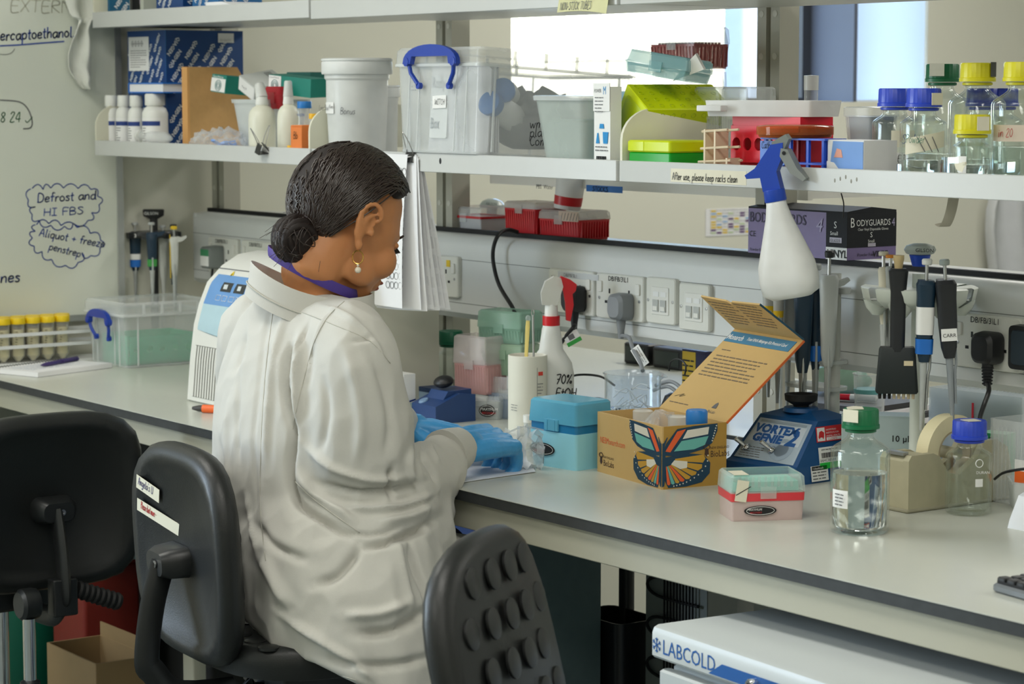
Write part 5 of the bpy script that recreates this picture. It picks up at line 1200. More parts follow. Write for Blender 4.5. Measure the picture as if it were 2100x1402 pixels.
# --- notebook and pen
cF, cR, cB = bench(78, 774), bench(230, 754), bench(150, 739)
u = (cR - cF); v = (cB - cR)
nb = T('notebook', 'white spiral bound notebook lying on the bench end', 'notebook', cF, rz=math.atan2(u.y, u.x))
L1, L2 = u.length, .145
P('pages', MB().box(0, L1, 0, L2, .0008, .011), M_paper, nb, sm=0); P('cover', MB().box(0, L1, 0, L2, 0, .0008), mat('notebook_cover', (90, 92, 100), .5), nb, sm=0); P('top_sheet', MB().box(.002, L1 - .004, .003, L2, .0112, .0116), M_paper, nb, sm=0)
sp_ = MB()
for k in range(26): sp_.tube([(.006 + (L1 - .012)*k/25, L2 - .003 + .006*cos(a), .006 + .0085*sin(a)) for a in [i*pi/4 for i in range(8)]], .0009, 5, True)
P('spiral_binding', sp_, M_ink, nb, kind='stuff')
lines(9, .16, .009, fr((.02, .02, .0117), (1, 0, 0), (0, 1, 0)), mat('faint_rule', (180, 186, 205), .8), nb, x=0, y=L2 - .05, th=.06)
pa_, pb_ = bench(83, 764), bench(160, 749); d = pb_ - pa_
pn = T('pen', 'dark purple ballpoint pen lying on the notebook', 'pen', pa_ + Vector((0, 0, .0168)), rz=math.atan2(d.y, d.x))
M_purp = mat('purple_plastic', (62, 40, 110), .35)
P('barrel', MB().lathe([(.0012, .002), (.004, .016), (.0052, .03), (.0052, .075), (.0048, .078)], 14, M=RY(pi/2)), M_purp, pn); P('cap', MB().lathe([(.0054, .078), (.0056, .08), (.0054, d.length - .004), (.003, d.length)], 14, M=RY(pi/2)), M_purp, pn)
P('clip', MB().box(.085, d.length - .006, -.0075, -.0052, -.0018, .0018), M_purp, pn); text('Maxibio', .006, fr((.03, -.0016, .0053), (1, 0, 0), (0, 1, 0)), M_lab, pn)
# --- small storage box
c = bench(258, 757)
sb2 = storage_box('smaller clear storage box with blue handles holding a green rack, by the notebook', (c.x - .10, c.y + .115, BZ), (0, 0, 0), .205, .235, .152, ribs=4, lid_h=.03, drop=.022, hk=.27)
gk = T('tube_rack', 'green tube rack inside the smaller storage box', 'rack', (c.x - .10, c.y + .115, BZ + .003))
M_gk = mat('mint_green', (0, 190, 145), .4, k=1.2)
P('side_plate', plate_holes(.17, .062, 5, .008, .0, .003, side(.060, 0, .036)), M_gk, gk, sm=0)
P('end_plate', MB().box(-.07, .0585, -.09, -.087, 0, .068), M_gk, gk); P('end_plate', MB().box(-.07, .0585, .087, .09, 0, .068), M_gk, gk); P('inner_plate', MB().box(-.07, -.067, -.087, .087, 0, .068), M_gk, gk); P('base_plate', MB().box(-.067, .058, -.087, .087, 0, .02), M_gk, gk)
# --- pipettes
M_gils = mat('pipette_navy', (18, 46, 66), .4); M_pgrey = mat('pipette_grey', (176, 180, 178), .45); M_pdark = mat('pipette_black', (30, 32, 36), .45)
def pipette(label, loc, rot, body, L=.235, w=.019, plunger=M_pgrey, band=None, lab_=None, shaft=M_pgrey, metal=False, name='pipette', lab_txt=None, tipcol=None, hook=True, bp=(-.44, -.33)):
    """hangs downwards; origin at the hook"""
    t = T(name, label, 'pipette', loc, rot=rot)
    P('body', MB().rr([(-L*.50, w*.55, w*.6, .004), (-L*.42, w*.85, w*.9, .007), (-L*.25, w, w*1.05, .008), (-L*.05, w*1.05, w*1.15, .008), (L*.06, w*1.15, w*1.3, .008), (L*.09, w*.9, w, .007)], n=4), body, t)
    if hook: P('finger_hook', MB().prism([(0, 0), (.014, .004), (.024, .012), (.022, .016), (.010, .012), (0, .014)], w*.8, fr((w*.0 - w*.4, w*.4, L*.01), (0, 1, 0), (0, 0, 1))), body, t)
    P('plunger_rod', MB().lathe([(.0028, L*.08), (.0028, L*.20)], 10), M_steel, t)
    P('plunger_button', MB().lathe([(.0065, L*.20), (.0078, L*.205), (.0082, L*.235), (.0065, L*.245), (0, L*.246)], 14), plunger, t)
    P('shaft', MB().lathe([(.0065, -L*.48), (.0055, -L*.56), (.0042, -L*.80), (.0028, -L*1.0), (.0, -L*1.0)], 12), shaft, t)
    P('ejector_bar', MB().tube(smooth([(.009, 0, -L*.3), (.010, 0, -L*.52), (.0075, 0, -L*.62), (.0062, 0, -L*.85)], 4), .0022, 7), M_steel if metal else shaft, t)
    if band: P('band', MB().rr([(L*bp[0], w*1.0, w*1.06, .0075), (L*bp[1], w*1.04, w*1.12, .0078)], n=4, c0=False, c1=False), band, t)
    if lab_:
        P('label', MB().rr([(-L*.30, w*1.02, w*1.08, .0075), (-L*.10, w*1.06, w*1.14, .0075)], n=4, c0=False, c1=False), lab_, t)
    return t
def frot(yaw, tilt=0, roll=0): return (radians(tilt), radians(roll), radians(yaw))
M_bband = mat('blue_band', (30, 110, 200), .4); M_gband = mat('green_band', (60, 150, 70), .4); M_yband = mat('yellow_band', (225, 190, 40), .45)
# --- carousel by the whiteboard
Yc = .56
cc_ = T('pipette_stand', 'black topped pipette carousel standing between whiteboard and trunking', 'stand', BP(322, Yc))
zt = onY(322, 478, Yc).z - BZ
P('base', MB().lathe([(0, 0), (.075, 0), (.075, .006), (.02, .014), (.012, .02)], 30), M_black, cc_)
P('pole', MB().lathe([(.010, .015), (.010, zt + .035)], 16), M_black, cc_)
P('ring', MB().lathe([(.012, zt - .006), (.058, zt - .010), (.060, zt - .004), (.055, zt + .004), (.012, zt + .006)], 30), mat('smoke_black', (34, 36, 38), .3), cc_)
P('top_handle', MB().rr([(zt + .034, .020, .016, .005), (zt + .042, .05, .018, .005), (zt + .056, .052, .02, .005), (zt + .058, .048, .016, .004)], n=3, M=RZ(radians(54))), M_black, cc_)
text('GILSON', .010, RZ(radians(54)) @ front(-.022, -.0105, zt + .045), M_lab, cc_)
for k, s_ in enumerate('34'): text(s_, .013, RZ(radians(54)) @ front(-.040 + k*.062, -.055 if k == 0 else -.045, zt - .008), M_lab, cc_)
for k in range(6): P('hanger', MB().box(.045, .066, -.012, .012, zt - .012, zt + .002, RZ(k*pi/3 + .3)), mat('smoke_black', (34, 36, 38), .3), cc_)
b0 = cc_.location
def hang(px, py, Y, *a, **k): return pipette(k.pop('label'), onY(px, py, Y), *a, **k)
hang(277, 488, .52, frot(-20, 0, 3), M_gils, L=.16, w=.024, label='dark teal pipette with blue band and paper label on the black carousel', band=M_bband, lab_=None, shaft=M_pgrey)
lb = [o for o in COL.objects if o.name.startswith('pipette') and o.get('category') == 'pipette'][-1]
P('label', MB().rr([(-.052, .0245, .026, .0075), (-.038, .0255, .0275, .0075)], n=4, c0=False, c1=False), M_lab, lb)
hang(311, 488, .50, frot(-20, 0, -2), M_gils, L=.155, w=.021, label='dark teal pipette with blue and green bands on the black carousel', band=M_gband, shaft=M_pgrey)
hang(334, 500, .58, frot(-20, 0, -3), mat('pipette_pale', (196, 198, 192), .5), L=.19, w=.019, label='pale pipette at the rear of the black carousel', shaft=mat('pipette_pale', (196, 198, 192), .5))
yp = hang(357, 498, .53, frot(-30, 0, 5), mat('pipette_pale', (196, 198, 192), .5), L=.165, w=.017, label='pale pipette with a long yellow strip on the black carousel', shaft=M_pgrey, plunger=M_yband)
P('yellow_strip', MB().box(-.005, .005, -.0105, -.0085, -.085, .02), M_yband, yp); P('window', MB().box(-.003, .003, -.0112, -.0105, -.03, -.01), M_ink, yp)
for k, (px, py) in enumerate(((275, 460), (356, 474))):
    t = T('pipette', ('white buttoned pipette at the back of the black carousel', 'black buttoned pipette at the back of the black carousel')[k], 'pipette', onY(px, 500, .60))
    P('plunger_rod', MB().lathe([(.003, 0), (.003, .04), (0, .04)], 10), M_pgrey, t); P('plunger_button', MB().lathe([(.008, .038), (.009, .042), (.008, .048), (0, .049)], 14), (M_lab, M_black)[k], t); P('body', MB().rr([(-.10, .012, .012, .004), (0, .018, .018, .006)]), M_gils, t)
# --- centrifuge
cz0 = bench(384, 822)
W_c, D_c = .40, .36
ce = T('centrifuge', 'white bench centrifuge with curved front, blue panel and vent grille', 'centrifuge', (cz0.x, cz0.y, BZ))
M_ce = mat('centrifuge_white', (222, 222, 216), .4, var=.015); M_ceg = mat('centrifuge_beige', (206, 204, 188), .45, var=.015)
pf = [(0, .004), (.006, 0), (D_c, 0), (D_c, .215), (D_c - .012, .245), (D_c - .06, .268), (.24, .300), (.17, .306), (.125, .300), (.085, .278), (.050, .245), (.030, .20), (.018, .16), (.008, .09)]
P('housing', MB().rings([[(x, y, z) for y, z in pf] for x in (0, W_c)]), M_ce, ce, sm=30)
P('side_panel', MB().rings([[(x, y*.985 + .003, z*.985 + .002) for y, z in pf] for x in (W_c, W_c + .004)]), M_ceg, ce, sm=30)
fp = [(.0, .0), (.008, .09), (.018, .16), (.030, .20), (.050, .245), (.085, .278), (.125, .30)]
def fprof(z):
    for (y0, z0), (y1, z1) in zip(fp, fp[1:]):
        if z0 <= z <= z1: return y0 + (y1 - y0)*(z - z0)/(z1 - z0)
    return fp[-1][0]
def fpanel(x0, x1, z0, z1, off, m, name, label=None, bow=0):
    rs = []
    for i in range(9):
        z = z0 + (z1 - z0)*i/8; rs.append([(x0 + (x1 - x0)*k/6, fprof(z - bow*(1 - ((k - 3)/3)**2)*(1 - i/8)) - off, z - bow*(1 - ((k - 3)/3)**2)*(1 - i/8)) for k in range(7)])
    rs2 = [[(x, y + off*.8, z) for x, y, z in r[::-1]] for r in rs]
    return P(name, MB().rings([a + b for a, b in zip(rs, rs2)]), m, ce, label)
fpanel(.020, .38, .150, .205, .0012, mat('panel_pale_blue', (178, 206, 216), .4), 'logo_panel', bow=.012)
cpn = fpanel(.020, .38, .203, .262, .0016, mat('panel_blue', (104, 152, 208), .35), 'control_panel', 'blue control panel')
for k in range(3):
    x = .070 + k*.055
    rs = [[(x + (.042)*j, fprof(z) - .0024, z) for j in (0, 1)] + [(x + .042*j, fprof(z) - .001, z) for j in (1, 0)] for z in (.231, .240, .249)]
    P('display', MB().rings(rs), mat('display_glass', (40, 44, 48), .1), cpn)
    P('digits', MB().box(x + .010 + k*.003, x + .026, -.0004, 0, 0, .010, TR(0, fprof(.237) - .0030, .236) @ RX(radians(-24))), mat('display_white', (205, 212, 215), .4), cpn)
    for j in range(2): P('key', MB().tube([(x - .006 + j*.026 + .018*a, fprof(.213 + b*.010) - .0026, .213 + b*.010) for a, b in ((0, 0), (1, 0), (1, 1), (0, 1))], .0006, 4, True), M_lab, cpn)
text('Thermo', .012, fr((.034, fprof(.19) - .0022, .182), (1, 0, 0), (0, .25, 1)), mat('logo_red', (190, 70, 70), .5), ce, sx=.8)
P('lid_seam', MB().box(0.002, W_c - .002, fprof(.272) - .0009, fprof(.272) + .001, .2722, .2738), M_greyink, ce)
tri = P('warning_sign', MB().prism([(0, 0), (.022, 0), (.011, .019)], .0006, fr((.062, fprof(.258) - .001, .256), (1, 0, 0), (0, .8, 1))), mat('warning_yellow', (235, 205, 30), .5), ce)
P('warning_mark', MB().box(.0098, .0122, .005, .012, .0006, .0011, fr((.062, fprof(.258) - .001, .256), (1, 0, 0), (0, .8, 1))), M_ink, tri)
P('grille_recess', MB().rings([[(.02, fprof(z) - .0006, z), (.30, fprof(z) - .0006, z), (.30, fprof(z) + .002, z), (.02, fprof(z) + .002, z)] for z in (.012, .09, .118)]), mat('grille_dark', (110, 110, 104), .6), ce)
for k in range(26): P('vent_slat', MB().rings([[(.0205 + k*.0108 + a*.0056, fprof(z) - (.0016 if b else .0002), z) for a, b in ((0, 1), (1, 1), (1, 0), (0, 0))] for z in (.013, .09, .117)]), M_ce, ce, sm=0)
# --- orange marker near the coat
pm = bench(395, 845); pe = bench(470, 849)
om = T('marker_pen', 'marker pen with orange body lying by the bench edge', 'marker', pm + Vector((0, 0, .0085)), rz=math.atan2((pe - pm).y, (pe - pm).x))
P('cap', MB().lathe([(0, -.0), (.003, .0), (.0065, .014), (.007, .02), (.007, .028)], 14, M=RY(pi/2)), mat('dark_grey_plastic', (60, 58, 56), .5), om); P('barrel', MB().lathe([(.0083, .024), (.0083, .11), (.007, .115), (0, .115)], 16, M=RY(pi/2)), mat('orange_marker', (240, 110, 50), .45), om)
# --- carton behind her chest
wc_ = T('white_carton', 'white carton with a dark blue line between the coat and blue instrument', 'carton', bench(822, 862) + Vector((0, .03, 0)))
P('carton', MB().box(-.07, -.012, -.015, .012, 0, .088), M_lab, wc_, sm=0); P('blue_line', MB().prism([(-.015, .030), (.012, .036), (.012, .039), (-.015, .033)], .0005, side(-.012, 0, 0)), mat('label_navy', (28, 58, 130), .5), wc_, sm=0); P('lower_panel', MB().prism([(-.015, 0), (.012, 0), (.012, .034), (-.015, .028)], .0004, side(-.012, 0, 0)), mat('mint_card', (190, 215, 212), .5), wc_, sm=0); P('blue_mark', MB().box(.002, .008, .008, .022, .0004, .0008, side(-.012, 0, 0)), mat('label_navy', (28, 58, 130), .5), wc_, sm=0)
# --- blue instrument with black knob
bi_ = T('mini_vortex', 'low dark blue mixer with a black rubber knob', 'mixer', bench(852, 862) + Vector((.0, .0, 0)))
bi_.scale = (.62, .62, 1.0)
M_bd = mat('instrument_blue', (36, 66, 118), .4, var=.04)
pr_ = [(0, .0), (.15, .0), (.15, .052), (.09, .056), (.0, .034)]
P('body', MB().rings([[(x, y, z) for y, z in pr_] for x in (-.02, 0, .10, .115)]), M_bd, bi_, sm=30); P('top_step', MB().rings([[(x, y, z) for y, z in [(.03, .034), (.148, .034), (.148, .062), (.06, .060)]] for x in (0.0, .095)]), M_bd, bi_, sm=30)
P('knob', MB().ball((.045, .085, .066), .036, .030, .012, 20, 10, M=RX(.12)), M_black, bi_, 'black rubber knob'); P('dial', MB().lathe([(.016, 0), (.016, .004), (.014, .006), (0, .006)], 20, M=TR(.018, .02, .036) @ RX(.22)), mat('dial_blue_grey', (120, 150, 185), .4), bi_)
for k in range(6): P('dial_mark', MB().box(-.0006, .0006, .018, .021, .0005, .001, TR(.018, .02, .0365) @ RX(.22) @ RZ(k*.5 - 1.2)), M_lab, bi_)
sbx = T('small_box', 'small dark blue and white box beneath the green capped bottle', 'box', BP(916, .615)); P('carton', MB().box(-.045, .03, -.025, .025, 0, .040), mat('card_blue_grey', (150, 175, 200), .5), sbx, sm=0); P('dark_lid', MB().box(-.0455, .0305, -.0255, .0255, .040, .049), mat('card_navy', (34, 58, 96), .5), sbx, sm=0)
gbt = glass_bottle('250', 'green capped glass bottle beside the centrifuge', BP(922, .615) + Vector((-.004, 0, .0492)), mat('dark_green_cap', (0, 92, 62), .4), .45)
gbt.location = BP(922, .575) + Vector((0, 0, 0)); sbx.location = BP(905, .50)
gbt.location = Vector((onY(924, 700, .63).x, .63, BZ))
# --- stacks of tip boxes
M_pkt = clear('pink_tint_plastic', (232, 185, 182), .42, .25, .3); M_pkc = clear('pink_lid_clear', (226, 215, 214), .30, .2, .35); M_gnt = clear('green_lid_clear', (165, 208, 188), .45, .22, .3); M_gnb = clear('green_base_clear', (176, 208, 180), .48, .25, .3)
def logo_oval(parent, M, w=.046, h=.020):
    def ell(a, b, z0, z1): return MB().prism([(a*cos(k*pi/14), b*sin(k*pi/14)) for k in range(28)], z1 - z0, M, z=z0)
    o = P('logo_oval', ell(w/2, h/2, 0, .0005), M_ink, parent, sm=0)
    P('logo_rim', MB().tube([(w*.43*cos(k*pi/12), h*.40*sin(k*pi/12), .0006) for k in range(24)], .0004, 4, True, M=M), M_lab, o)
    text('MAXYMUM', h*.32, M @ TR(-w*.40, h*.02, .0008), M_lab, o, sx=.92, shear=.15); text('RECOVERY', h*.26, M @ TR(-w*.32, -h*.28, .0008), M_redink, o, sx=.95, shear=.15)
    return o
tA0 = tip_box('tip_box', 'clear base box with a black oval logo under the pink tip box', BP(1000, .53), radians(35), .075, .07, .036, .010, M_frost, M_clear, deck=M_frost)
logo_oval(tA0, front(.012, -.0352, .018), .034, .024)
tA = tip_box('tip_box', 'pink decked clear tip box stacked beside the green capped bottle', BP(986, .535) + Vector((0, 0, .0465)), radians(12), .088, .065, .058, .056, M_pkt, M_pkc, ribs=12, deck=mat('pink_deck', (222, 120, 125), .5))
tB0 = tip_box('tip_box', 'bluish clear tip box at the bottom of the green stack', BP(1056, .575), radians(20), .085, .07, .050, .032, clear('bluish_plastic', (190, 205, 225), .5, .25, .3), M_clear, ribs=12)
tB1 = tip_box('tip_box', 'green tinted tip box in the middle of the stack behind the canister', BP(1048, .585) + Vector((0, 0, .0824)), radians(18), .100, .065, .042, .020, M_gnb, M_gnb, ribs=14)
tB2 = tip_box('tip_box', 'green tinted tip box, topmost of its stack, beneath the black cable', BP(1046, .59) + Vector((0, 0, .1446)), radians(14), .112, .068, .030, .034, M_gnt, M_gnt, ribs=14, deck=mat('green_deck', (70, 170, 120), .5))
# --- cardboard tube with sticks
jt = T('cardboard_tube', 'white cardboard canister holding a metal rod and a flat stick', 'canister', bench(1082, 884) + Vector((0, 0, 0)))
hj = onY(1082, 728, jt.location.y).z - BZ
P('body', MB().lathe([(0, .002), (.036, .002), (.0365, 0), (.037, .002), (.037, hj), (.0355, hj + .001), (.0345, hj), (.0345, .006), (0, .006)], 36), mat('canister_card', (228, 226, 212), .6, var=.02), jt); P('inner_wad', MB().lathe([(.033, hj - .03), (.033, hj - .006), (0, hj - .004)], 26), M_paper, jt)
P('red_mark', MB().box(0, .010, 0, .007, 0, .0004, bframe(.037, VA + .55, hj - .035)), mat('mark_red', (220, 70, 55), .5), jt)
lines(4, .012, .006, bframe(.0372, VA + .5, hj - .05), M_greyink, jt, th=.2); lines(3, .022, .005, bframe(.0372, VA - .95, hj - .09), M_greyink, jt, th=.2)
P('seam', MB().box(0, .0005, -.12, 0, 0, .0004, bframe(.037, VA + .48, hj - .02)), M_greyink, jt)
fs = T('flat_stick', 'pale yellow flat stick standing in the white canister', 'stick', jt.location + Vector((-.018, .008, hj - .03)), rot=(0, radians(3), radians(35))); P('stick', MB().rr([(0, .006, .0016, .0007), (.082, .009, .0016, .0007), (.094, .007, .0016, .0007)]), mat('yellow_wood', (226, 205, 120), .5), fs); P('clear_end', MB().ball((0, 0, .098), .0055, .002, .006, 10, 6), M_clear, fs)
mr = T('metal_spreader', 'thin metal rod standing in the white canister', 'rod', jt.location + Vector((.012, .006, hj - .03)), rot=(0, radians(-2), 0)); P('rod', MB().lathe([(.0022, 0), (.0022, .105), (0, .106)], 8), M_steel, mr); P('loop', MB().tube([(.004*cos(k*pi/6), 0, .110 + .006*sin(k*pi/6)) for k in range(12)], .0011, 6, True), M_steel, mr)
# --- white spray bottle with red trigger
sb3 = T('spray_bottle', 'white spray bottle with a red trigger and handwritten side', 'spray bottle', BP(1130, .545), rz=radians(58))
M_sw = mat('spray_bottle_white', (226, 227, 222), .4, var=.02)
P('body', MB().rr([(0, .082, .056, .02), (.004, .086, .060, .022), (.105, .086, .060, .022), (.125, .078, .056, .022), (.140, .060, .048, .02), (.150, .046, .040, .018), (.185, .036, .034, .016), (.206, .028, .028, .0138)], n=6), M_sw, sb3, sm=180)
P('collar', MB().rings([[(.0165*(1 - .03*(j % 2))*cos(2*pi*j/48), .0165*(1 - .03*(j % 2))*sin(2*pi*j/48), z) for j in range(48)] for z in (.196, .214)]), M_red, sb3)
P('neck', MB().lathe([(.013, .214), (.012, .236)], 20), M_milk, sb3)
P('head', MB().prism([(-.018, .236), (.010, .234), (.018, .258), (.022, .270), (.018, .286), (.004, .289), (-.012, .280), (-.020, .258)], .022, front(0, .011, 0)), clear('head_translucent', (222, 222, 214), .75, .3, .2), sb3, sm=30)
P('trigger', MB().prism([(.018, .290), (.036, .283), (.048, .274), (.046, .262), (.040, .256), (.042, .235), (.036, .204), (.028, .206), (.026, .240), (.022, .262), (.012, .272)], .016, front(0, .008, 0)), M_red, sb3, sm=30)
for k, (s_, z) in enumerate((('70%', .088), ('EtOH', .062), ('innoz', .034))): hand(s_, .017, front(.006, -.0305, z), M_ink, sb3, w=.12 + .04*(k == 2), sx=.95)
# --- beaker
bk_ = T('beaker', 'clear glass beaker behind the open kit box', 'beaker', BP(1297, .485))
rk, hk = .050, .140
def spout(r, z, k):
    return [(r*cos(a)*(1 + k*max(0, 1 - abs(((a - .6 + pi) % (2*pi)) - pi)/.35)), r*sin(a)*(1 + k*max(0, 1 - abs(((a - .6 + pi) % (2*pi)) - pi)/.35)), z - k*.03*max(0, 1 - abs(((a - .6 + pi) % (2*pi)) - pi)/.35)) for a in [2*pi*j/48 for j in range(48)]]
P('glass', MB().rings([spout(r, z, k) for r, z, k in ((.030, .002, 0), (.046, 0, 0), (rk, .006, 0), (rk, hk - .012, 0), (rk + .001, hk - .004, .12), (rk + .004, hk, .22), (rk + .0015, hk + .001, .2), (rk - .0022, hk - .006, .1), (rk - .0022, .008, 0), (.03, .005, 0))]), glass('beaker_glass', (246, 249, 252)), bk_, sm=60)
rd = random.Random(3); b = MB()
for k in range(46):
    a = rd.uniform(0, 6.28); z = rd.uniform(.01, .11); b.tube(smooth([(rd.uniform(.01, .042)*cos(a + i*.5), rd.uniform(.01, .042)*sin(a + i*.5), z + rd.uniform(-.012, .02)) for i in range(4)], 3), .0012, 5)
P('plastic_loops', b, clear('loop_clear', (240, 243, 247), .55, .1, .4), bk_, kind='stuff')
# --- cables and black things behind the beaker
ps = T('power_supply', 'flat black power supply behind the beaker', 'power supply', BP(1212, .60), rz=radians(-10)); P('case', MB().rbox(.14, .07, .045, .008), M_black, ps); P('top_plate', MB().rbox(.05, .04, .014, .006, z=.045, ox=.02), M_blackm, ps); P('stripe', MB().box(-.066, .066, -.0358, -.035, .012, .016), mat('dark_red_line', (90, 40, 40), .4), ps)
for k, (pts, r, m, lab_) in enumerate(((((1160, 775), (1190, 768), (1232, 772), (1260, 790)), .0022, M_cable, 'thin black lead curling over the power supply'), (((1345, 790), (1375, 782), (1398, 798), (1402, 825), (1380, 845)), .0035, M_gplug, 'grey lead coiled beside the beaker'), (((1340, 800), (1368, 792), (1388, 806), (1390, 832), (1366, 850)), .0035, M_gplug, 'second grey lead coiled beside the beaker'), (((1372, 760), (1376, 742), (1392, 736), (1406, 748), (1404, 770)), .0016, M_cable, 'thin black wire loop standing past the beaker'))):
    t = T('cable', lab_, 'cable', (0, 0, 0)); P('strand', MB().tube(smooth([onY(x, y, .60 - .01*k) for x, y in pts], 6), r, 8), m, t)
ga = T('black_adapter', 'rounded black adapter past the beaker', 'adapter', BP(1384, .62) + Vector((0, 0, 0))); P('case', MB().rr([(0, .05, .05, .014), (.06, .05, .05, .016), (.085, .036, .036, .016), (.09, .02, .02, .01)], n=4), M_black, ga); P('lead', MB().tube(smooth([(.0, -.025, .02), (.01, -.045, .012), (.05, -.05, .006), (.08, -.03, .005)], 4), .003, 7), M_cable, ga)
yb_ = T('labelled_box', 'narrow yellow and navy printed box behind the kit lid', 'box', Vector((onY(1447, 740, .86).x, .86, BZ))); hq = onY(1447, 716, .86).z - BZ
P('carton', MB().box(-.035, .035, -.03, .03, 0, hq), mat('card_navy2', (36, 36, 78), .5), yb_, sm=0); P('yellow_label', MB().box(-.034, .006, -.0306, -.03, .01, hq - .004), mat('label_yellow', (225, 185, 40), .5), yb_, sm=0); lines(6, .034, .01, front(-.032, -.0307, hq - .02), M_ink, yb_, th=.3)
for k, (px, py, w_, lab_) in enumerate(((1330, 702, .09, 'dark case on the second bench below the data outlets'), (1395, 712, .11, 'second dark case on the second bench, behind the kit lid'))):
    Y_ = 1.38; q = Vector((onY(px, 740, Y_).x, Y_, BZ)); hh = onY(px, py, Y_).z - BZ
    t = T('dark_case', lab_, 'case', q); P('case', MB().rbox(w_, .08, hh, .006), M_black, t); P('face', MB().rbox(w_*.8, .002, hh*.7, .001, z=hh*.15, oy=-.041), mat('dark_face', (38, 50, 48), .3), t)
# --- cyan tip box
cL, cF_ = bench(1085, 951), bench(1181, 967); u = cF_ - cL
az = math.atan2(u.y, u.x); wq = u.length; dq = .085
cy_ = T('tip_box', 'cyan lidded tip box with a black oval logo next to the gloved hands', 'box', cL + (Vector((cos(az), sin(az), 0))*wq + Vector((-sin(az), cos(az), 0))*dq)/2, rz=az)
M_cy = mat('cyan_box', (150, 214, 232), .4, var=.02); M_cyl = clear('cyan_lid', (110, 190, 220), .66, .15, .25, tint=(150, 215, 235)); M_cyd = mat('cyan_deck', (30, 120, 170), .4)
P('base', MB().rr([(0, wq - .008, dq - .008, .005), (.058, wq, dq, .006), (.062, wq, dq, .006)]), M_cy, cy_); P('deck', MB().rr([(.062, wq - .002, dq - .002, .006), (.076, wq - .002, dq - .002, .006)]), M_cyd, cy_)
P('lid', MB().rr([(.0765, wq + .003, dq + .003, .006), (.080, wq + .003, dq + .003, .006), (.112, wq - .001, dq - .001, .006), (.116, wq - .008, dq - .008, .006)], n=4), M_cyl, cy_)
P('latch', MB().rbox(.034, .004, .020, .001, z=.064, oy=-dq/2 - .002), M_cyl, cy_); P('latch_rib', MB().box(-.010, -.008, -dq/2 - .005, -dq/2 - .003, .065, .082).box(.008, .010, -dq/2 - .005, -dq/2 - .003, .065, .082), M_cyl, cy_, sm=0)
logo_oval(cy_, front(-wq*.22, -dq/2 + .0012, .030), .062, .022)
# --- open kit box with butterfly
A0, A1 = bench(1225, 966), bench(1357, 1004); u = A1 - A0; az = math.atan2(u.y, u.x); wN, dN, hN = u.length, .122, .102
nb_ = T('kit_carton', 'open buff kit carton with a butterfly print and raised lid', 'box', A1, rz=az)   # origin at its near corner; x runs to -w
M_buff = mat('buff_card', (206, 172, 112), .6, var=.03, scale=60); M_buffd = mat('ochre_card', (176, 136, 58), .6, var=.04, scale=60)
tk_ = .003
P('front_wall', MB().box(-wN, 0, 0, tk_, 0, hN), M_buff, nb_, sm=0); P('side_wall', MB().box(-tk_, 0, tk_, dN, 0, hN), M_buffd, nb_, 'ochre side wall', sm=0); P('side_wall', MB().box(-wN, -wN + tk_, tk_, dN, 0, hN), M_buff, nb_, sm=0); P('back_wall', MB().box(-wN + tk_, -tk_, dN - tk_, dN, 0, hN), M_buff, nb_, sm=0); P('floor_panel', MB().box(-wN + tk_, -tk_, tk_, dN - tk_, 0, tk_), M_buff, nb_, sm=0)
# lid: letter panel leaning back, tuck flap folding forward
la = radians(49.5); LL = .196
ldM = fr((-wN, dN - .001, hN), (1, 0, 0), (0, sin(la), cos(la)))   # writing side faces the front
P('lid_panel', MB().box(0, wN, 0, LL, -.003, 0, ldM), M_buff, nb_, sm=0); P('lid_edge', MB().box(wN - .0005, wN + .0012, 0, LL, -.0034, .0004, ldM), mat('orange_edge', (215, 105, 45), .5), nb_, 'orange outer face seen at the edge', sm=0)
text_m = mat('letter_ink', (124, 108, 88), .7, var=0)
P('header_band', MB().box(.002, wN - .012, LL - .030, LL - .006, .0003, .0008, ldM), mat('header_blue', (70, 130, 165), .5), nb_, sm=0)
text('Monarch', .0165, ldM @ TR(.003, LL - .024, .001), M_lab, nb_, sx=.85, bold=.0003); text('Total RNA Miniprep Kit Protocol Card', .0095, ldM @ TR(.064, LL - .021, .001), M_lab, nb_, sx=.80, shear=.15, bold=.0002)
lines(1, .03, .006, ldM, text_m, nb_, x=.02, y=LL - .048, th=.3, seed=1); lines(7, wN - .055, .0078, ldM, text_m, nb_, x=.02, y=LL - .062, th=.3, seed=2); lines(1, wN*.3, .006, ldM, text_m, nb_, x=.012, y=.018, th=.3, seed=5)
sg = MB(); pen(sg, smooth([(.012, .030, 0), (.02, .033, 0), (.034, .038, 0), (.026, .031, 0), (.040, .036, 0)], 4), .0005, ldM); P('signature', sg, M_ink, nb_, sm=0)
lg_ = MB().prism([(0, 0), (.014, 0), (.010, .010), (.006, .013), (.002, .009)], .0005, ldM @ TR(wN*.66, .022, .0003)); P('printed_logo', lg_, M_greyink, nb_, sm=0); text('BioLabs', .0085, ldM @ TR(wN*.65, .011, .0006), M_greyink, nb_, sx=.9)
fa = radians(52); tip0 = Vector((0, dN - .001 + LL*sin(la), hN + LL*cos(la))); FL = .098
fM = fr((-wN, tip0.y, tip0.z), (1, 0, 0), (0, -sin(fa), cos(fa)))
P('tuck_flap', MB().prism([(.002, 0), (wN - .002, 0), (wN - .016, FL), (.50*wN, FL - .004), (.46*wN, FL - .012), (.42*wN, FL - .004), (.014, FL)], .003, fM, z=-.003), M_buff, nb_, sm=0)
P('flap_edge', MB().prism([(wN - .002, 0), (wN - .001, 0), (wN - .015, FL), (wN - .016, FL)], .0034, fM, z=-.0032), mat('teal_edge', (22, 70, 92), .5), nb_, sm=0)
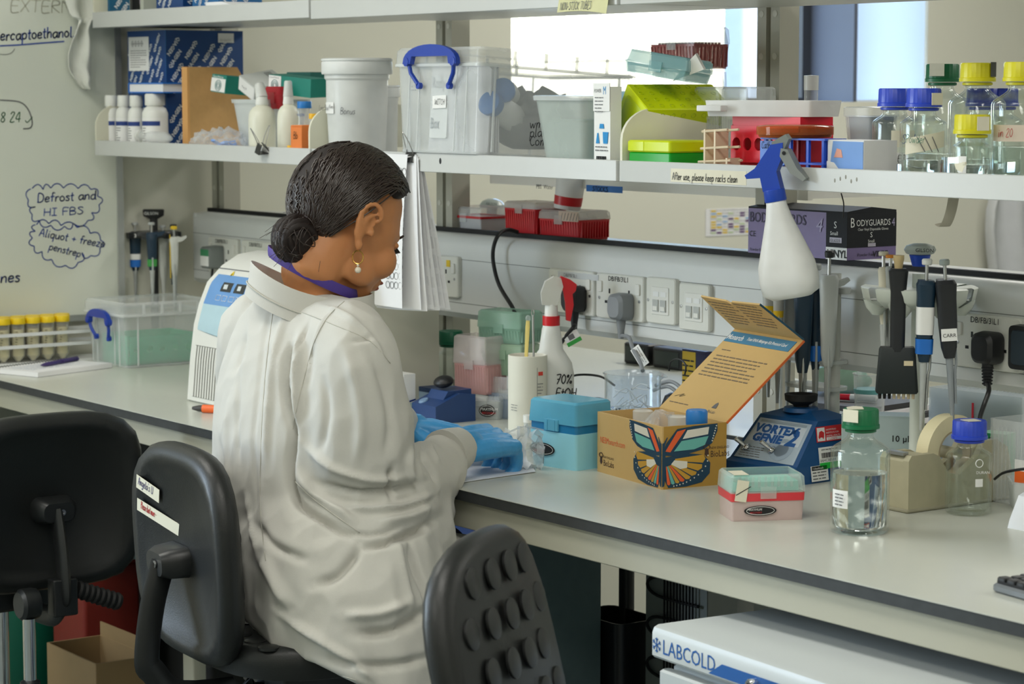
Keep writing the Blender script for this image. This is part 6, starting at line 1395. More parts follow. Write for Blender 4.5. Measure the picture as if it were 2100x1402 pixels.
lines(8, wN*.36, .0085, fM, text_m, nb_, x=.022, y=FL - .012, th=.28, seed=7); lines(8, wN*.36, .0085, fM, text_m, nb_, x=wN*.5, y=FL - .008, th=.28, seed=8)
# prints on the walls
FN = fr((-wN, -.0004, 0), (1, 0, 0), (0, 0, 1)); SN = fr((.0004, 0, 0), (0, 1, 0), (0, 0, 1))
text('NEBMonarch.com', .0150, FN @ TR(.010, hN*.50, 0), mat('orange_ink', (225, 100, 55), .5), nb_, sx=.76)
def lab_logo(M, k=1): 
    b = MB().prism([(0, .004), (.004, 0), (.008, .004), (.007, .012), (.004, .015), (.001, .012)], .0004, M).tube([(.004 + .006*cos(i*pi/6), .016 + .004*sin(i*pi/6), .0004) for i in range(12)], .0007, 4, True, M=M)
    P('printed_logo', b, mat('brown_ink', (72, 50, 40), .6), nb_, sm=0)
    text('NEW ENGLAND', .0058, M @ TR(.011, .012, 0), mat('brown_ink', (72, 50, 40), .6), nb_, sx=.85); text('BioLabs', .0150, M @ TR(.011, -.001, 0), mat('brown_ink', (72, 50, 40), .6), nb_, sx=.78)
lab_logo(FN @ TR(.010, .014, 0)); lab_logo(SN @ TR(.080, .048, 0))
NAVY = mat('butterfly_navy', (18, 58, 84), .5, var=0); ORG = mat('butterfly_orange', (226, 96, 46), .5, var=0); TEA = mat('butterfly_teal', (104, 178, 170), .5, var=0); WHI = mat('butterfly_white', (222, 218, 206), .5, var=0); YLO = mat('butterfly_ochre', (196, 150, 50), .5, var=0)
bf = P('butterfly_print', MB().box(0, .0001, 0, .0001, 0, .0001, FN @ TR(wN - .01, .01, 0)), NAVY, nb_, sm=0)
def wings(M, s):   # s=+1: wing grows towards -u (front face), mirrored with s=-1
    def pr(poly, m, z, nm='wing_cell'): P(nm, MB().prism([(-s*x, y) for x, y in poly], .0002, M, z=z), m, bf, sm=0)
    pr([(0, .056), (.008, .075), (.028, .097), (.06, .100), (.104, .1015), (.104, .090), (.094, .070), (.078, .061), (.03, .052)], NAVY, .0002, 'upper_wing')
    pr([(.004, .052), (.05, .056), (.078, .052), (.091, .038), (.090, .021), (.075, .007), (.045, .002), (.012, .002), (.002, .02)], NAVY, .0001, 'lower_wing')
    pr([(.006, .062), (.028, .093), (.044, .096), (.015, .060)], ORG, .0005); pr([(.047, .094), (.088, .097), (.086, .085), (.038, .080)], WHI, .0005); pr([(.022, .061), (.036, .077), (.087, .082), (.080, .068), (.06, .062)], TEA, .0005)
    def pt(th, k):
        th = radians(th); R = 1/math.sqrt((cos(th)/.084)**2 + (sin(th)/.046)**2); return (.006 + k*R*cos(th), .0475 - k*R*sin(th))
    ed = (-5, 8, 20, 31, 42, 53, 64, 75, 86)
    for i, m in enumerate((YLO, YLO, YLO, YLO, ORG, YLO, TEA, ORG)):
        a0, a1 = ed[i] + 1.1, ed[i + 1] - 1.1; pr([pt(a0, .22), pt(a0, .86), pt((a0 + a1)/2, .90), pt(a1, .86), pt(a1, .22)], m, .0004)
    pr([pt(3, .20), pt(6, .50), pt(20, .58), pt(30, .48), pt(34, .2)], WHI, .0006)
    for i in range(12):
        x, y = pt(-2 + i*6.5, .955); pr([(x + .0013*cos(k*pi/3), y + .0013*sin(k*pi/3)) for k in range(6)], WHI, .0006, 'spot')
    for i in range(7):
        x, y = .094 + .0013*i, .074 + i*.0040; pr([(x + .0013*cos(k*pi/3), y + .0013*sin(k*pi/3)) for k in range(6)], WHI, .0006, 'spot')
    pr([(0, .004), (.004, .006), (.007, .030), (.006, .055), (.004, .064), (.0055, .074), (.010, .084), (.009, .085), (.003, .076), (0, .075)], NAVY, .0008, 'body')
wings(FN @ TR(wN, 0, 0), 1); wings(SN, -1)
# contents
def NP(x, y, z=tk_): return nb_.matrix_world @ Vector((x, y, z)) if False else A1 + Vector((x*cos(az) - y*sin(az), x*sin(az) + y*cos(az), z))
t = T('reagent_bottle', 'small bottle with a round blue cap inside the kit carton', 'bottle', NP(-.028, .082), rz=az); P('body', MB().lathe([(0, 0), (.018, 0), (.0185, .09), (.012, .098)], 20), M_milk, t); P('cap', MB().rings([[(.0175*q_*(1 - .03*(j % 2))*cos(2*pi*j/40), .0175*q_*(1 - .03*(j % 2))*sin(2*pi*j/40), z) for j in range(40)] for q_, z in ((1, .096), (1.02, .098), (1.02, .118), (.9, .121))], M=TR(0, 0, -.002)), mat('sky_blue_cap', (26, 118, 196), .4), t)
for k, (x, y) in enumerate(((-.165, .06), (-.075, .075))):
    t = T('reagent_bottle', ('white capped clear bottle inside the kit carton by its left logo wall' if k == 0 else 'white capped clear bottle inside the kit carton beside the blue capped one').replace(' left', ''), 'bottle', NP(x, y), rz=az); P('body', MB().lathe([(0, 0), (.016, 0), (.0165, .074), (.012, .078)], 20), M_frost, t); P('cap', MB().lathe([(.0165, .076), (.017, .078), (.017, .102), (.014, .104), (0, .104)], 24), clear('cap_white_clear', (232, 234, 230), .5, .2, .2), t)
t = T('column_bag', 'crumpled clear bag of spin columns inside the kit carton', 'bag', NP(-.115, .055)); bb = MB().ball((0, 0, .052), .055, .04, .050, 22, 14); bb.v = [tuple(Vector(v)*(1 + .28*noise.noise(Vector(v)*45))) for v in bb.v]; P('film', bb, M_bag, t, sm=60); P('columns', MB().lathe([(.006, .004), (.006, .07), (0, .07)], 10, M=TR(.02, 0, 0)).lathe([(.006, .004), (.006, .075), (0, .075)], 10, M=TR(-.02, .01, 0)), M_milk, t)
# --- vortex mixer
ZV = .84
vx = T('vortex_mixer', 'dark blue vortex mixer with a silver control face and black cup', 'mixer', bench(1487, 973), rz=radians(4)); vx.scale = (1, 1, ZV)
wv, dv = .158, .155
M_vb = mat('vortex_blue', (14, 74, 128), .45, var=.06, scale=60)
def vsec(y0, y1, x0, x1, z): return [(x0, y0, z), (x1, y0, z), (x1, y1, z), (x0, y1, z)]
P('housing', MB().rings([vsec(0, dv, 0, wv, 0), vsec(0, dv, 0, wv, .030), vsec(.010, dv, .002, wv - .002, .036), vsec(.068, dv - .004, .014, wv - .012, .118), vsec(.084, dv - .022, .040, wv - .040, .128), vsec(.090, dv - .028, .048, wv - .048, .132)]), M_vb, vx, sm=20)
P('foot_strip', MB().box(.004, wv - .004, .004, dv - .004, -.0, .003), M_blackm, vx)
pM = fr((.006, .010, .036), (1, 0, 0), (0, .058, .082))
fpn = P('control_face', MB().prism([(.004, .002), (wv - .018, .002), (wv - .026, .092), (.014, .092)], .001, pM, z=.0), mat('silver_label', (178, 196, 212), .35, metal=.2), vx, 'silver control face', sm=0)
P('label_panel', MB().prism([(.012, .040), (wv - .028, .040), (wv - .031, .082), (.018, .082)], .0004, pM, z=.001), mat('label_silver_light', (198, 210, 222), .4), fpn, sm=0)
vb = mat('vortex_letter_blue', (40, 92, 160), .5, var=0)
text('VORTEX', .0245, pM @ TR(.017, .062, .0016), vb, fpn, sx=1.02, bold=.0014); text('GENIE', .0235, pM @ TR(.022, .042, .0016), vb, fpn, sx=1.02, bold=.0014); text('2', .048, pM @ TR(.098, .041, .0016), vb, fpn, bold=.0018)
P('header_rule', MB().box(.020, wv - .034, .084, .0885, .001, .0014, pM), mat('rule_grey', (150, 165, 180), .4), fpn, sm=0)
P('round_scale', MB().lathe([(.024, 0), (.024, .0004), (.015, .0005), (.015, 0)], 24, M=pM @ TR(.098, .030, .0011)), mat('scale_grey', (160, 178, 196), .4), fpn)
lines(5, .05, .005, pM @ TR(0, 0, .001), M_greyink, fpn, x=.012, y=.028, th=.25)
for k, (x, y) in enumerate(((.022, .024), (.080, .026))): sw_ = P('toggle_switch', MB().lathe([(.0085, 0), (.0085, .004), (.005, .005), (.0035, .006), (.0045, .018), (.005, .026), (0, .028)], 16, M=pM @ TR(x, y, .001) @ RX(-.3) @ RY(-.5)), M_chrome, vx)
P('cup_base', MB().lathe([(.030, .128), (.028, .136), (.016, .137)], 26, M=TR(wv/2, .098, 0)), M_vb, vx); P('rubber_cup', MB().lathe([(.012, .134), (.013, .140), (.022, .146), (.027, .150), (.028, .162), (.020, .163), (.012, .152), (0, .150)], 28, M=TR(wv/2, .098, 0)), M_blackm, vx, 'black rubber cup')
vS = lambda y, z: fr((wv - .0115 + (.118 - z)*.118 - .0, y, z), (0, 1, 0), (-.118, 0, 1))
q_ = quad(.064, .030, vS(.060, .078), mat('label_red', (205, 42, 46), .5), vx, 'red_label', lift=.0006)
vT = lambda y, z: vS(y, z) @ TR(0, 0, .0012)
P('white_square', MB().box(.002, .020, .002, .028, 0, .0003, vT(.060, .078)), M_lab, q_, sm=0); P('bull_emblem', MB().prism([(.004, .010), (.006, .006), (.008, .009), (.013, .009), (.015, .005), (.017, .010), (.018, .018), (.012, .022), (.007, .020)], .0003, vT(.060, .078), z=.0004), mat('label_red', (205, 42, 46), .5), q_, sm=0)
for k, s_ in enumerate(('HAMPSTEAD', 'INSTITUTE FOR', 'ANIMAL HEALTH')): text(s_, .0046, vT(.083, .099 - k*.006), M_lab, q_, sx=.95)
P('code_strip', MB().box(.023, .062, .002, .008, 0, .0003, vT(.060, .078)), M_lab, q_, sm=0); text('CLE5873', .006, vT(.086, .0805) @ TR(0, 0, .0004), M_redink, q_)
q_ = quad(.056, .042, vS(.062, .026), M_lab, vx, 'asset_label', lift=.0006); P('green_strip', MB().box(0, .056, 0, .012, 0, .0003, vT(.062, .026)), mat('label_green', (40, 190, 70), .5), q_, sm=0)
br = MB(); rd = random.Random(11); x = .006
while x < .048: w_ = rd.choice((.0006, .001, .0015)); br.box(x, x + w_, .021, .031, 0, .0003, vT(.062, .026)); x += w_ + rd.choice((.0007, .0012))
P('barcode', br, M_ink, q_, sm=0); text('IAHC08549', .008, vT(.064, .0395), M_ink, q_, sx=.95) ; lines(1, .04, .004, vT(.062, .026), M_greyink, q_, x=.006, y=.038)
q_ = quad(.040, .030, vS(.040, .004), M_lab, vx, 'service_label', lift=.0008); P('black_strip', MB().box(.002, .038, .021, .029, 0, .0003, vT(.040, .0042)), M_ink, q_, sm=0); text('I cleanbook', .006, vT(.044, .027) @ TR(0, 0, .0004), M_lab, q_, sx=.9); lines(3, .034, .006, vT(.040, .004), M_greyink, q_, x=.003, y=.018, th=.35, seed=9)
# --- green capped bottle of water, blue capped bottle
wbt = glass_bottle('500', 'green capped glass bottle half full of water, nearest the bench edge', bench(1762, 1090), M_green, .72, tape=None)
btape(wbt, .0434, VA - 1.25, VA - .55, .040, .066, M_lab); lines(4, .020, .005, bframe(.0438, VA - 1.05, .061), M_greyink, wbt, th=.35); P('cap_tape', MB().lathe([(.0264, .166), (.0266, .181), (0, .1815)], 14).prism([(0, 0), (.0, .0)], 0) if False else MB().prism([(-.014, -.004), (.006, -.020), (.016, .002), (-.004, .018), (-.016, .012)], .0008, TR(-.006, -.006, .1812)), M_tape, wbt)
P('cap_tape', MB().box(-.012, .014, -.0278, -.027, .164, .182, RZ(VA + pi/2 - .75)), M_tape, wbt)
bbt = glass_bottle('250', 'empty blue capped glass bottle in front of the tape dispenser', bench(1985, 1052), M_bcap, 0)
P('white_patch', MB().rings([[(.0353*cos(a), .0353*sin(a), z) for a in [VA + .1 + i*.05 for i in range(8)]] for z in (.046, .058)], False, False, closed=False), M_lab, bbt); text('DURAN', .006, bframe(.0353, VA + .12, .066), M_lab, bbt); P('print_mark', MB().tube([(.006*cos(k*pi/6), .006*sin(k*pi/6), .0004) for k in range(12)], .0007, 4, True, M=bframe(.0353, VA + .25, .082)), M_lab, bbt)
P('cap_tape', MB().prism([(-.010, -.012), (.012, -.016), (.018, .004), (-.004, .012)], .0008, TR(.002, 0, .1432)), M_tape, bbt)
# --- pink and teal tip box
tpx = tip_box('tip_box', 'clear and pink tip box with a teal top, near the bench edge', bench(1500, 1070) + Vector((cos(radians(64))*.056 - sin(radians(64))*.04, sin(radians(64))*.056 + cos(radians(64))*.04, 0)), radians(64), .113, .080, .044, .026, clear('pink_base_clear', (228, 205, 200), .62, .25, .25), clear('lid_clear_pale', (220, 235, 230), .24, .1, .35), ribs=0, deck=mat('teal_deck', (80, 190, 170), .5), tips=None, taper=.004)
P('red_band', MB().rr([(.030, .1135, .0805, .004), (.042, .1145, .0815, .004)], c0=False, c1=False), mat('box_red', (220, 62, 70), .4), tpx); P('inner_rack', MB().rr([(.044, .100, .068, .004), (.058, .098, .066, .004)]), mat('teal_rack', (96, 198, 180), .4), tpx)
lt_ = MB()
for i in range(9): lt_.box(-.044 + i*.010, -.040 + i*.010, -.0345, -.0335, .050, .066)
P('rack_teeth', lt_, M_clear, tpx, kind='stuff'); logo_oval(tpx, front(-.012, -.0403, .016), .050, .015)
P('tape', MB().box(0, .018, -.002, .030, 0, .0005, front(-.052, -.0418, .034) @ RZ(-.15)), M_tape, tpx, sm=0); P('pen_stroke', MB().box(0, .026, 0, .0012, 0, .0004, front(-.050, -.0424, .040) @ RZ(.5)), M_ink, tpx, sm=0); P('tape', MB().box(-.052, -.030, -.040, .0, .0702, .0708), M_tape, tpx, sm=0)
# --- tape dispenser
td = T('tape_dispenser', 'worn beige tape dispenser holding a big cream tape roll', 'tape dispenser', bench(1862, 1053) + Vector((0, 0, 0)))
M_td = mat('dispenser_beige', (176, 170, 142), .5, var=.12, scale=40)
pf_ = [(0, 0), (.225, 0), (.225, .050), (.215, .085), (.19, .098), (.165, .098), (.150, .075), (.11, .050), (.085, .055), (.066, .082), (.052, .088), (.006, .088), (0, .080)]
for x0_, x1_ in ((-.062, -.050), (-.012, 0)): P('side_cheek', MB().rings([[(x, y, z) for y, z in pf_] for x in (x0_, x1_)]), M_td, td, sm=20)
P('core_block', MB().rings([[(x, y, z) for y, z in [(.001, .001), (.224, .001), (.224, .045), (.06, .045), (.050, .086), (.008, .086), (.001, .078)]] for x in (-.050, -.012)]), M_td, td, sm=20); P('base_plate', MB().rbox(.066, .231, .006, .004, oy=.1125, ox=-.031), mat('dispenser_base', (150, 146, 124), .6), td)
P('cutter', MB().box(-.049, -.013, .0, .012, .087, .092), M_steel, td)
rl = T('tape_roll', 'thick cream roll of tape sitting in the dispenser', 'tape roll', td.location + Vector((-.031, .118, .080)))
P('tape', MB().rings([[(x, r*cos(a), r*sin(a)) for a in [2*pi*j/48 for j in range(48)]] for x, r in ((-.0125, .036), (-.0125, .060), (.0125, .060), (.0125, .036))], loop=True), mat('cream_tape', (226, 216, 178), .55, var=.03), rl, sm=40); P('core', MB().rings([[(x, r*cos(a), r*sin(a)) for a in [2*pi*j/40 for j in range(40)]] for x, r in ((-.0125, .033), (-.0125, .0362), (.0125, .0362), (.0125, .033))], loop=True), mat('card_core', (180, 165, 135), .7), rl, sm=40); P('loose_end', MB().tube(smooth([(0, -.052, -.030), (0, -.075, -.012), (0, -.095, -.008), (0, -.112, -.014)], 4), .012, 8, flat=.04, up=(1, 0, 0)), mat('cream_tape', (226, 216, 178), .55, var=.03), rl)
P('hub', MB().lathe([(.010, -.0185), (.010, .0185), (0, .0185)], 16, M=RY(pi/2)), M_td, rl)
# --- pipette stands
M_stn = mat('stand_pale', (214, 220, 212), .4)
s1_ = T('pipette_stand', 'grey pipette stand with clear tiers behind the vortex mixer', 'stand', Vector((onY(1709, 900, .628).x, .628, BZ)))
zz = lambda py, t_: onY(1709, py, t_.location.y).z - BZ
h1 = zz(560, s1_)
P('base', MB().rbox(.09, .055, .006, .004), M_pgrey, s1_); P('pole', MB().lathe([(.010, .006), (.010, h1), (0, h1)], 18), mat('pole_grey', (196, 198, 192), .4), s1_)
for py, r in ((715, .058), (770, .062)): z = zz(py + 30, s1_); P('tier', MB().rr([(z, .12, .056, .02, -.045, 0), (z + .006, .12, .056, .02, -.045, 0)], n=5), clear('tier_clear', (215, 220, 218), .55, .2, .3), s1_)
for px in (1600, 1650): z = 0; P('support_rod', MB().lathe([(.003, 0), (.003, zz(720, s1_))], 10, M=TR(onY(px, 900, .64).x - s1_.location.x, .012, 0)), clear('tier_clear', (215, 220, 218), .55, .2, .3), s1_)
hz = zz(600, s1_); P('hanger_bar', MB().rr([(hz, .16, .02, .006, -.05, 0), (hz + .010, .16, .022, .006, -.05, 0)]), M_pgrey, s1_)
def hang2(px, py, Y, label, *a, **k): return pipette(label, onY(px, py, Y), *a, **k)
hang2(1578, 590, .60, 'grey pipette with yellow band, by the hanging spray bottle', frot(-35, 0, 1), M_pgrey, L=.19, w=.020, band=M_yband, bp=(-.22, -.16))
hang2(1597, 600, .585, 'slim grey pipette with yellow band, second from the spray bottle', frot(-35, 0, 1), M_pgrey, L=.19, w=.016, band=M_yband, bp=(-.22, -.16))
ep = hang2(1618, 585, .615, 'thick grey pipette with printed side, third from the spray bottle', frot(-35, 0, 1), mat('pipette_silver', (150, 156, 156), .4), L=.21, w=.024); text('eppendorf', .012, RZ(0) @ fr((.0026, -.0152, .008), (0, 0, -1), (1, 0, 0)), M_ink, ep)
hang2(1648, 600, .57, 'dark navy pipette with metal ejector behind the vortex cup', frot(-35, 0, 2), M_gils, L=.27, w=.027, metal=True)
hang2(1674, 612, .60, 'dark pipette with a bright blue band beside the navy one', frot(-35, 0, 0), M_gils, L=.24, w=.020, band=M_bband)
gp = hang2(1700, 592, .585, 'long grey pipette with a black button on the clear tiered stand', frot(-35, 0, 1.5), M_pgrey, L=.26, w=.025, plunger=M_black)
hand('QIARTLAB', .011, fr((.004, -.0150, -.10), (0, 0, 1), (-1, 0, 0)), M_ink, gp, sx=.9)
s2 = T('pipette_stand', 'white pipette carousel with a domed top beside the tape dispenser', 'stand', Vector((onY(1880, 900, .575).x, .575, BZ)))
z2 = lambda py: onY(1880, py, .575).z - BZ
P('base', MB().lathe([(0, 0), (.07, 0), (.07, .005), (.02, .014), (.013, .02)], 30), M_stn, s2); P('pole', MB().lathe([(.0125, .012), (.0115, z2(560))], 18), M_stn, s2); P('blue_collar', MB().lathe([(.012, z2(545)), (.013, z2(540)), (.017, z2(522)), (.012, z2(518))], 18), M_blue, s2)
P('dome', MB().lathe([(.012, z2(523)), (.022, z2(519)), (.0255, z2(511)), (.022, z2(503)), (.012, z2(499)), (0, z2(498))], 30), mat('dome_grey', (168, 176, 172), .35), s2); text('GILSON', .0085, bframe(.0255, VA - .45, z2(514)), M_ink, s2)
for k in range(5):
    a = VA + (k - 1.5)*1.0 - .1; zc = z2(606)
    P('hanger', MB().rings([[(r*cos(a + t_*w_), r*sin(a + t_*w_), z + zc) for t_ in [i/8 - .5 for i in range(9)]] for r, z, w_ in ((.012, .004, 1.0), (.045, -.010, 1.0), (.070, -.016, .86), (.088, -.004, .80), (.092, .014, .80), (.088, .016, .8), (.050, .012, .98), (.012, .014, 1.0))], closed=True), M_stn, s2, sm=60)
    P('fork', MB().lathe([(.008, -.030), (.018, -.018), (.022, -.006)], 14, M=TR(.066*cos(a), .066*sin(a), zc)), M_stn, s2)
hang2(1812, 566, .535, 'cream pipette leaning on the white carousel', frot(-35, 0, -6), mat('pipette_cream', (222, 216, 196), .45), L=.16, w=.014, plunger=mat('pipette_cream', (222, 216, 196), .45), shaft=M_pgrey)
hang2(1826, 560, .54, 'orange buttoned pipette behind the multichannel one', frot(-35, 0, -1), M_pgrey, L=.12, w=.014, plunger=mat('orange_button', (232, 145, 50), .4), hook=False)
mc = T('multichannel_pipette', 'black multichannel pipette with a wide tip head on the white carousel', 'pipette', onY(1842, 600, .50), rz=radians(-35) + radians(90) - radians(-0) - radians(1))
mc.rotation_euler = (0, 0, radians(48))
zm = lambda py: onY(1842, py, .50).z - mc.location.z
P('handle', MB().rr([(zm(722), .022, .024, .006), (zm(690), .023, .026, .007), (zm(600), .024, .028, .008), (zm(555), .030, .032, .009), (zm(550), .024, .026, .008)], n=4), M_pdark, mc); P('plunger', MB().lathe([(.006, zm(552)), (.0075, zm(535)), (.0085, zm(533)), (.0085, zm(523)), (0, zm(522))], 16), mat('button_sand', (226, 200, 150), .45), mc)
P('head', MB().rr([(zm(806), .062, .024, .004), (zm(802), .066, .026, .004), (zm(716), .056, .024, .004), (zm(711), .052, .022, .004)]), mat('head_black', (26, 34, 36), .5), mc); P('head_label', MB().box(.010, .024, -.0136, -.0126, zm(748), zm(738)), mat('label_sand', (220, 205, 170), .5), mc); P('finger_rest', MB().prism([(0, 0), (.016, .004), (.028, .016), (.024, .020), (.010, .012), (0, .016)], .018, fr((-.009, .012, zm(575)), (0, 1, 0), (0, 0, 1))), M_pdark, mc)
for k in range(8): P('tip_cone', MB().lathe([(.0022, zm(818)), (.003, zm(804))], 8, M=TR(-.026 + k*.0074, 0, 0)), M_beige if k > 2 else M_blackm, mc)
np_ = hang2(1899, 600, .515, 'navy pipette with white label and blue band on the white carousel', frot(50, 0, 1), M_gils, L=.215, w=.026, band=M_bband, lab_=M_lab, metal=True, plunger=M_lab)
kp = hang2(1940, 598, .53, 'black pipette with a paper label hung at the far fork of the white carousel', frot(50, 0, -4), M_pdark, L=.205, w=.028, shaft=mat('shaft_grey', (140, 146, 150), .4), plunger=mat('dome_grey', (168, 176, 172), .35))
P('label', MB().box(-.012, .012, -.0158, -.0148, -.075, -.056), M_lab, kp); text('CARR', .008, fr((-.010, -.0162, -.069), (1, 0, 0), (0, 0, 1)), M_ink, kp)
# --- boxes, papers and pens behind
tx = T('tip_carton', 'grey blue tip carton lettered 10 µL behind the water bottle', 'box', Vector((onY(1806, 900, .60).x, .60, BZ)), rz=radians(42))
P('carton', MB().box(-.062, .062, -.026, .026, 0, .112), mat('carton_grey_blue', (166, 182, 184), .5, var=.03), tx, sm=0); P('lid_flap', MB().box(-.0625, .0625, -.0265, .0265, .112, .1135), mat('carton_grey_blue', (166, 182, 184), .5), tx, sm=0); text('10 µL', .0145, front(.018, -.026, .072), M_ink, tx, bold=.0002)
pq = T('paper_pile', 'pile of papers and notebooks on the second bench behind the clear tiers', 'papers', Vector((onY(1730, 900, .98).x, .98, BZ)), rz=radians(8))
hp2 = max(.02, onY(1730, 815, .98).z - BZ)
for k in range(6): P(('sheet', 'notebook')[k % 2], MB().box(-.13 + .01*(k % 3), .16 - .008*k, -.09, .1, hp2*k/6, hp2*(k + 1)/6 - .001), (M_paper, mat('notebook_dark', (46, 46, 50), .5))[k % 2], pq, sm=0)
rpn = T('red_pen', 'red and white pen lying on the paper pile', 'pen', pq.location + Vector((.0, -.05, hp2 + .007)), rz=radians(30)); P('barrel', MB().lathe([(.002, 0), (.006, .012), (.006, .08), (0, .08)], 12, M=RY(pi/2)), M_redr, rpn); P('grip', MB().lathe([(.0064, .05), (.0064, .10), (0, .104)], 12, M=RY(pi/2)), M_lab, rpn)
gbg = crumple('green_pouch', 'crumpled pale green pouch on the second bench behind the stand', 'pouch', pq.location + Vector((-.06, .05, hp2)), .06, .04, .03, clear('pale_green_film', (150, 200, 175), .6, .3, .2), 4, 22, 12, .25)
pk = T('pink_sheet', 'pinkish printed sheet propped on the second bench behind the carousel', 'paper', Vector((onY(1900, 860, .98).x, .98, BZ + .0)), rz=radians(5)); P('sheet', MB().box(-.13, .16, -.05, .1, 0, .002), mat('pink_paper', (222, 190, 205), .7), pk, sm=0); P('under_sheet', MB().box(-.12, .17, -.06, .09, -.0, -.0), M_paper, pk, sm=0) if False else P('fold', MB().box(-.13, .16, -.052, -.05, 0, .004), M_paper, pk, sm=0)
cp_ = T('clear_beaker', 'clear plastic cup behind the multichannel pipette', 'cup', Vector((onY(1782, 900, .90).x, .90, BZ))); hcp = onY(1782, 765, .90).z - BZ
P('cup', MB().lathe([(0, 0), (.024, 0), (.030, hcp), (.032, hcp), (.030, hcp - .003), (.0285, hcp), (.023, .002)], 26), M_clear, cp_); P('teal_line', MB().lathe([(.0287, hcp*.72), (.0290, hcp*.78)], 24), mat('teal_tint', (110, 180, 180), .4), cp_)
# --- clear comb trays, green rack, tray and the rest at the far end
def pxw(px, Y): return Vector((onY(px, 900, Y).x, Y, BZ))
cmb = T('comb_rack', 'clear ribbed plate rack behind the ribbed plug cord', 'rack', pxw(2022, .90), rz=radians(6)); hcm = onY(2022, 800, .90).z - BZ
P('body', MB().tray(.20, .07, hcm, .002, .004), clear('comb_clear', (222, 230, 234), .30, .12, .35), cmb); b = MB()
for k in range(24): b.box(-.095 + k*.008, -.0935 + k*.008, -.034, .034, .002, hcm - .003)
P('divider', b, clear('comb_clear', (222, 230, 234), .30, .12, .35), cmb, kind='stuff')
P('red_tag', MB().box(-.004, .0, -.0365, -.0355, hcm*.6, hcm*.85), M_redr, cmb)
grk = T('cap_rack', 'small green slotted rack behind the blue capped bottle', 'rack', pxw(2046, .80), rz=radians(20)); hg = onY(2046, 886, .80).z - BZ
P('body', MB().rr([(0, .05, .04, .003), (hg, .048, .038, .003)]), mat('leaf_green', (10, 140, 86), .45), grk)
for k in range(4): P('slot', MB().box(-.016 + k*.010, -.012 + k*.010, -.0206, -.0196, hg*.75, hg*.92), M_ink, grk)
ctb = T('clear_tip_tub', 'clear ribbed tub at the frame edge past the green slotted rack', 'tub', pxw(2094, .64)); htb = onY(2094, 858, .64).z - BZ
P('body', MB().tray(.07, .07, htb, .0015, .005, 0, .01), M_clear, ctb); b = MB()
for k in range(9): b.box(-.032 + k*.008, -.0305 + k*.008, -.0345, -.0335, .004, htb - .012)
P('ribs', b, M_clear, ctb, kind='stuff')
ctr = T('clear_tray', 'shallow clear tray past the blue capped bottle', 'tray', bench(2078, 1046) + Vector((.02, .05, 0)), rz=radians(50)); P('tray', MB().tray(.11, .075, .045, .0018, .006, 0, .010), M_frost, ctr)
P('rim', MB().rr([(.043, .114, .079, .007), (.046, .114, .079, .007), (.046, .107, .072, .006), (.043, .107, .072, .006)], c0=False, c1=False), M_clear, ctr)
orl = T('orange_card', 'orange edged white card standing behind the clear tray', 'card', pxw(2102, .60)); P('card', MB().box(-.02, .03, 0, .002, 0, .075), M_lab, orl, sm=0); P('orange_panel', MB().box(-.019, .03, -.0006, 0, .040, .058), mat('card_orange', (245, 110, 40), .5), orl, sm=0)
blk = T('black_lead', 'thin black lead lying across the clear tray', 'cable', (0, 0, 0)); P('strand', MB().tube(smooth([onY(x, y, Y_) for x, y, Y_ in ((2040, 982, .56), (2056, 970, .55), (2080, 964, .55), (2112, 960, .56))], 5), .0022, 8), M_cable, blk)
wdv = T('white_dispenser', 'white sloped plastic device at the frame edge by the clear tray', 'device', bench(2066, 1082), rz=radians(0)); P('shell', MB().rings([[(x, y, z) for y, z in [(0, 0), (.09, 0), (.09, .06), (.05, .056), (.022, .046), (.004, .012)]] for x in (0, .008, .085, .09)]), mat('bright_white_plastic', (226, 230, 236), .35), wdv, sm=40); P('foot', MB().box(.006, .084, .006, .084, -.0, .002), M_black, wdv)
# --- keyboard
kb = T('keyboard', 'black computer keyboard with silver rim at the bench edge', 'keyboard', bench(2030, 1212), rz=radians(-8))
P('tray', MB().rbox(.30, .115, .012, .010, ox=.15, oy=.0575, ch=.003), mat('keyboard_silver', (120, 124, 128), .4, metal=.4), kb); P('deck', MB().rbox(.292, .107, .003, .008, z=.0115, ox=.15, oy=.0575), M_blackm, kb)
km = None
for r_ in range(6):
    for c_ in range(15):
        o = P('key', km or MB().rr([(0, .0155, .0150, .002), (.004, .0150, .0145, .002), (.0055, .0125, .012, .002)], n=2), mat('key_black', (34, 35, 37), .5), kb, mtx=TR(.014 + c_*.0190 + (r_ % 2)*.004, .013 + r_*.0178, .0145)); km = o.data
# --- paper, sachet and small tube by the hands
ps_ = T('paper_sheet', 'white absorbent paper on the bench under the gloved hands', 'paper', (0, 0, 0)); pts = [bench(905, 975), bench(915, 994), bench(985, 983), bench(1090, 968), bench(1072, 940), bench(940, 925)]
P('sheet', MB().rings([[(p.x, max(p.y, .004), BZ + .0003) for p in pts], [(p.x, max(p.y, .004), BZ + .001) for p in pts]]), mat('soft_paper', (232, 234, 240), .8), ps_, sm=0); P('top_sheet', MB().rings([[(p.x + .006, max(p.y, .006) + .004, BZ + .0012) for p in pts], [(p.x + .006, max(p.y, .006) + .004, BZ + .0018) for p in pts]]), mat('soft_paper', (232, 234, 240), .8), ps_, sm=0)
stb = T('micro_tube', 'small white capped tube standing between the gloves and cyan box', 'tube', bench(1072, 905) + Vector((-.01, .02, 0))); P('body', MB().lathe([(0, 0), (.004, .001), (.0085, .012), (.0085, .034)], 16), M_frost, stb); P('cap', MB().lathe([(.0098, .033), (.0098, .046), (.008, .047), (0, .047)], 20), M_milk, stb)
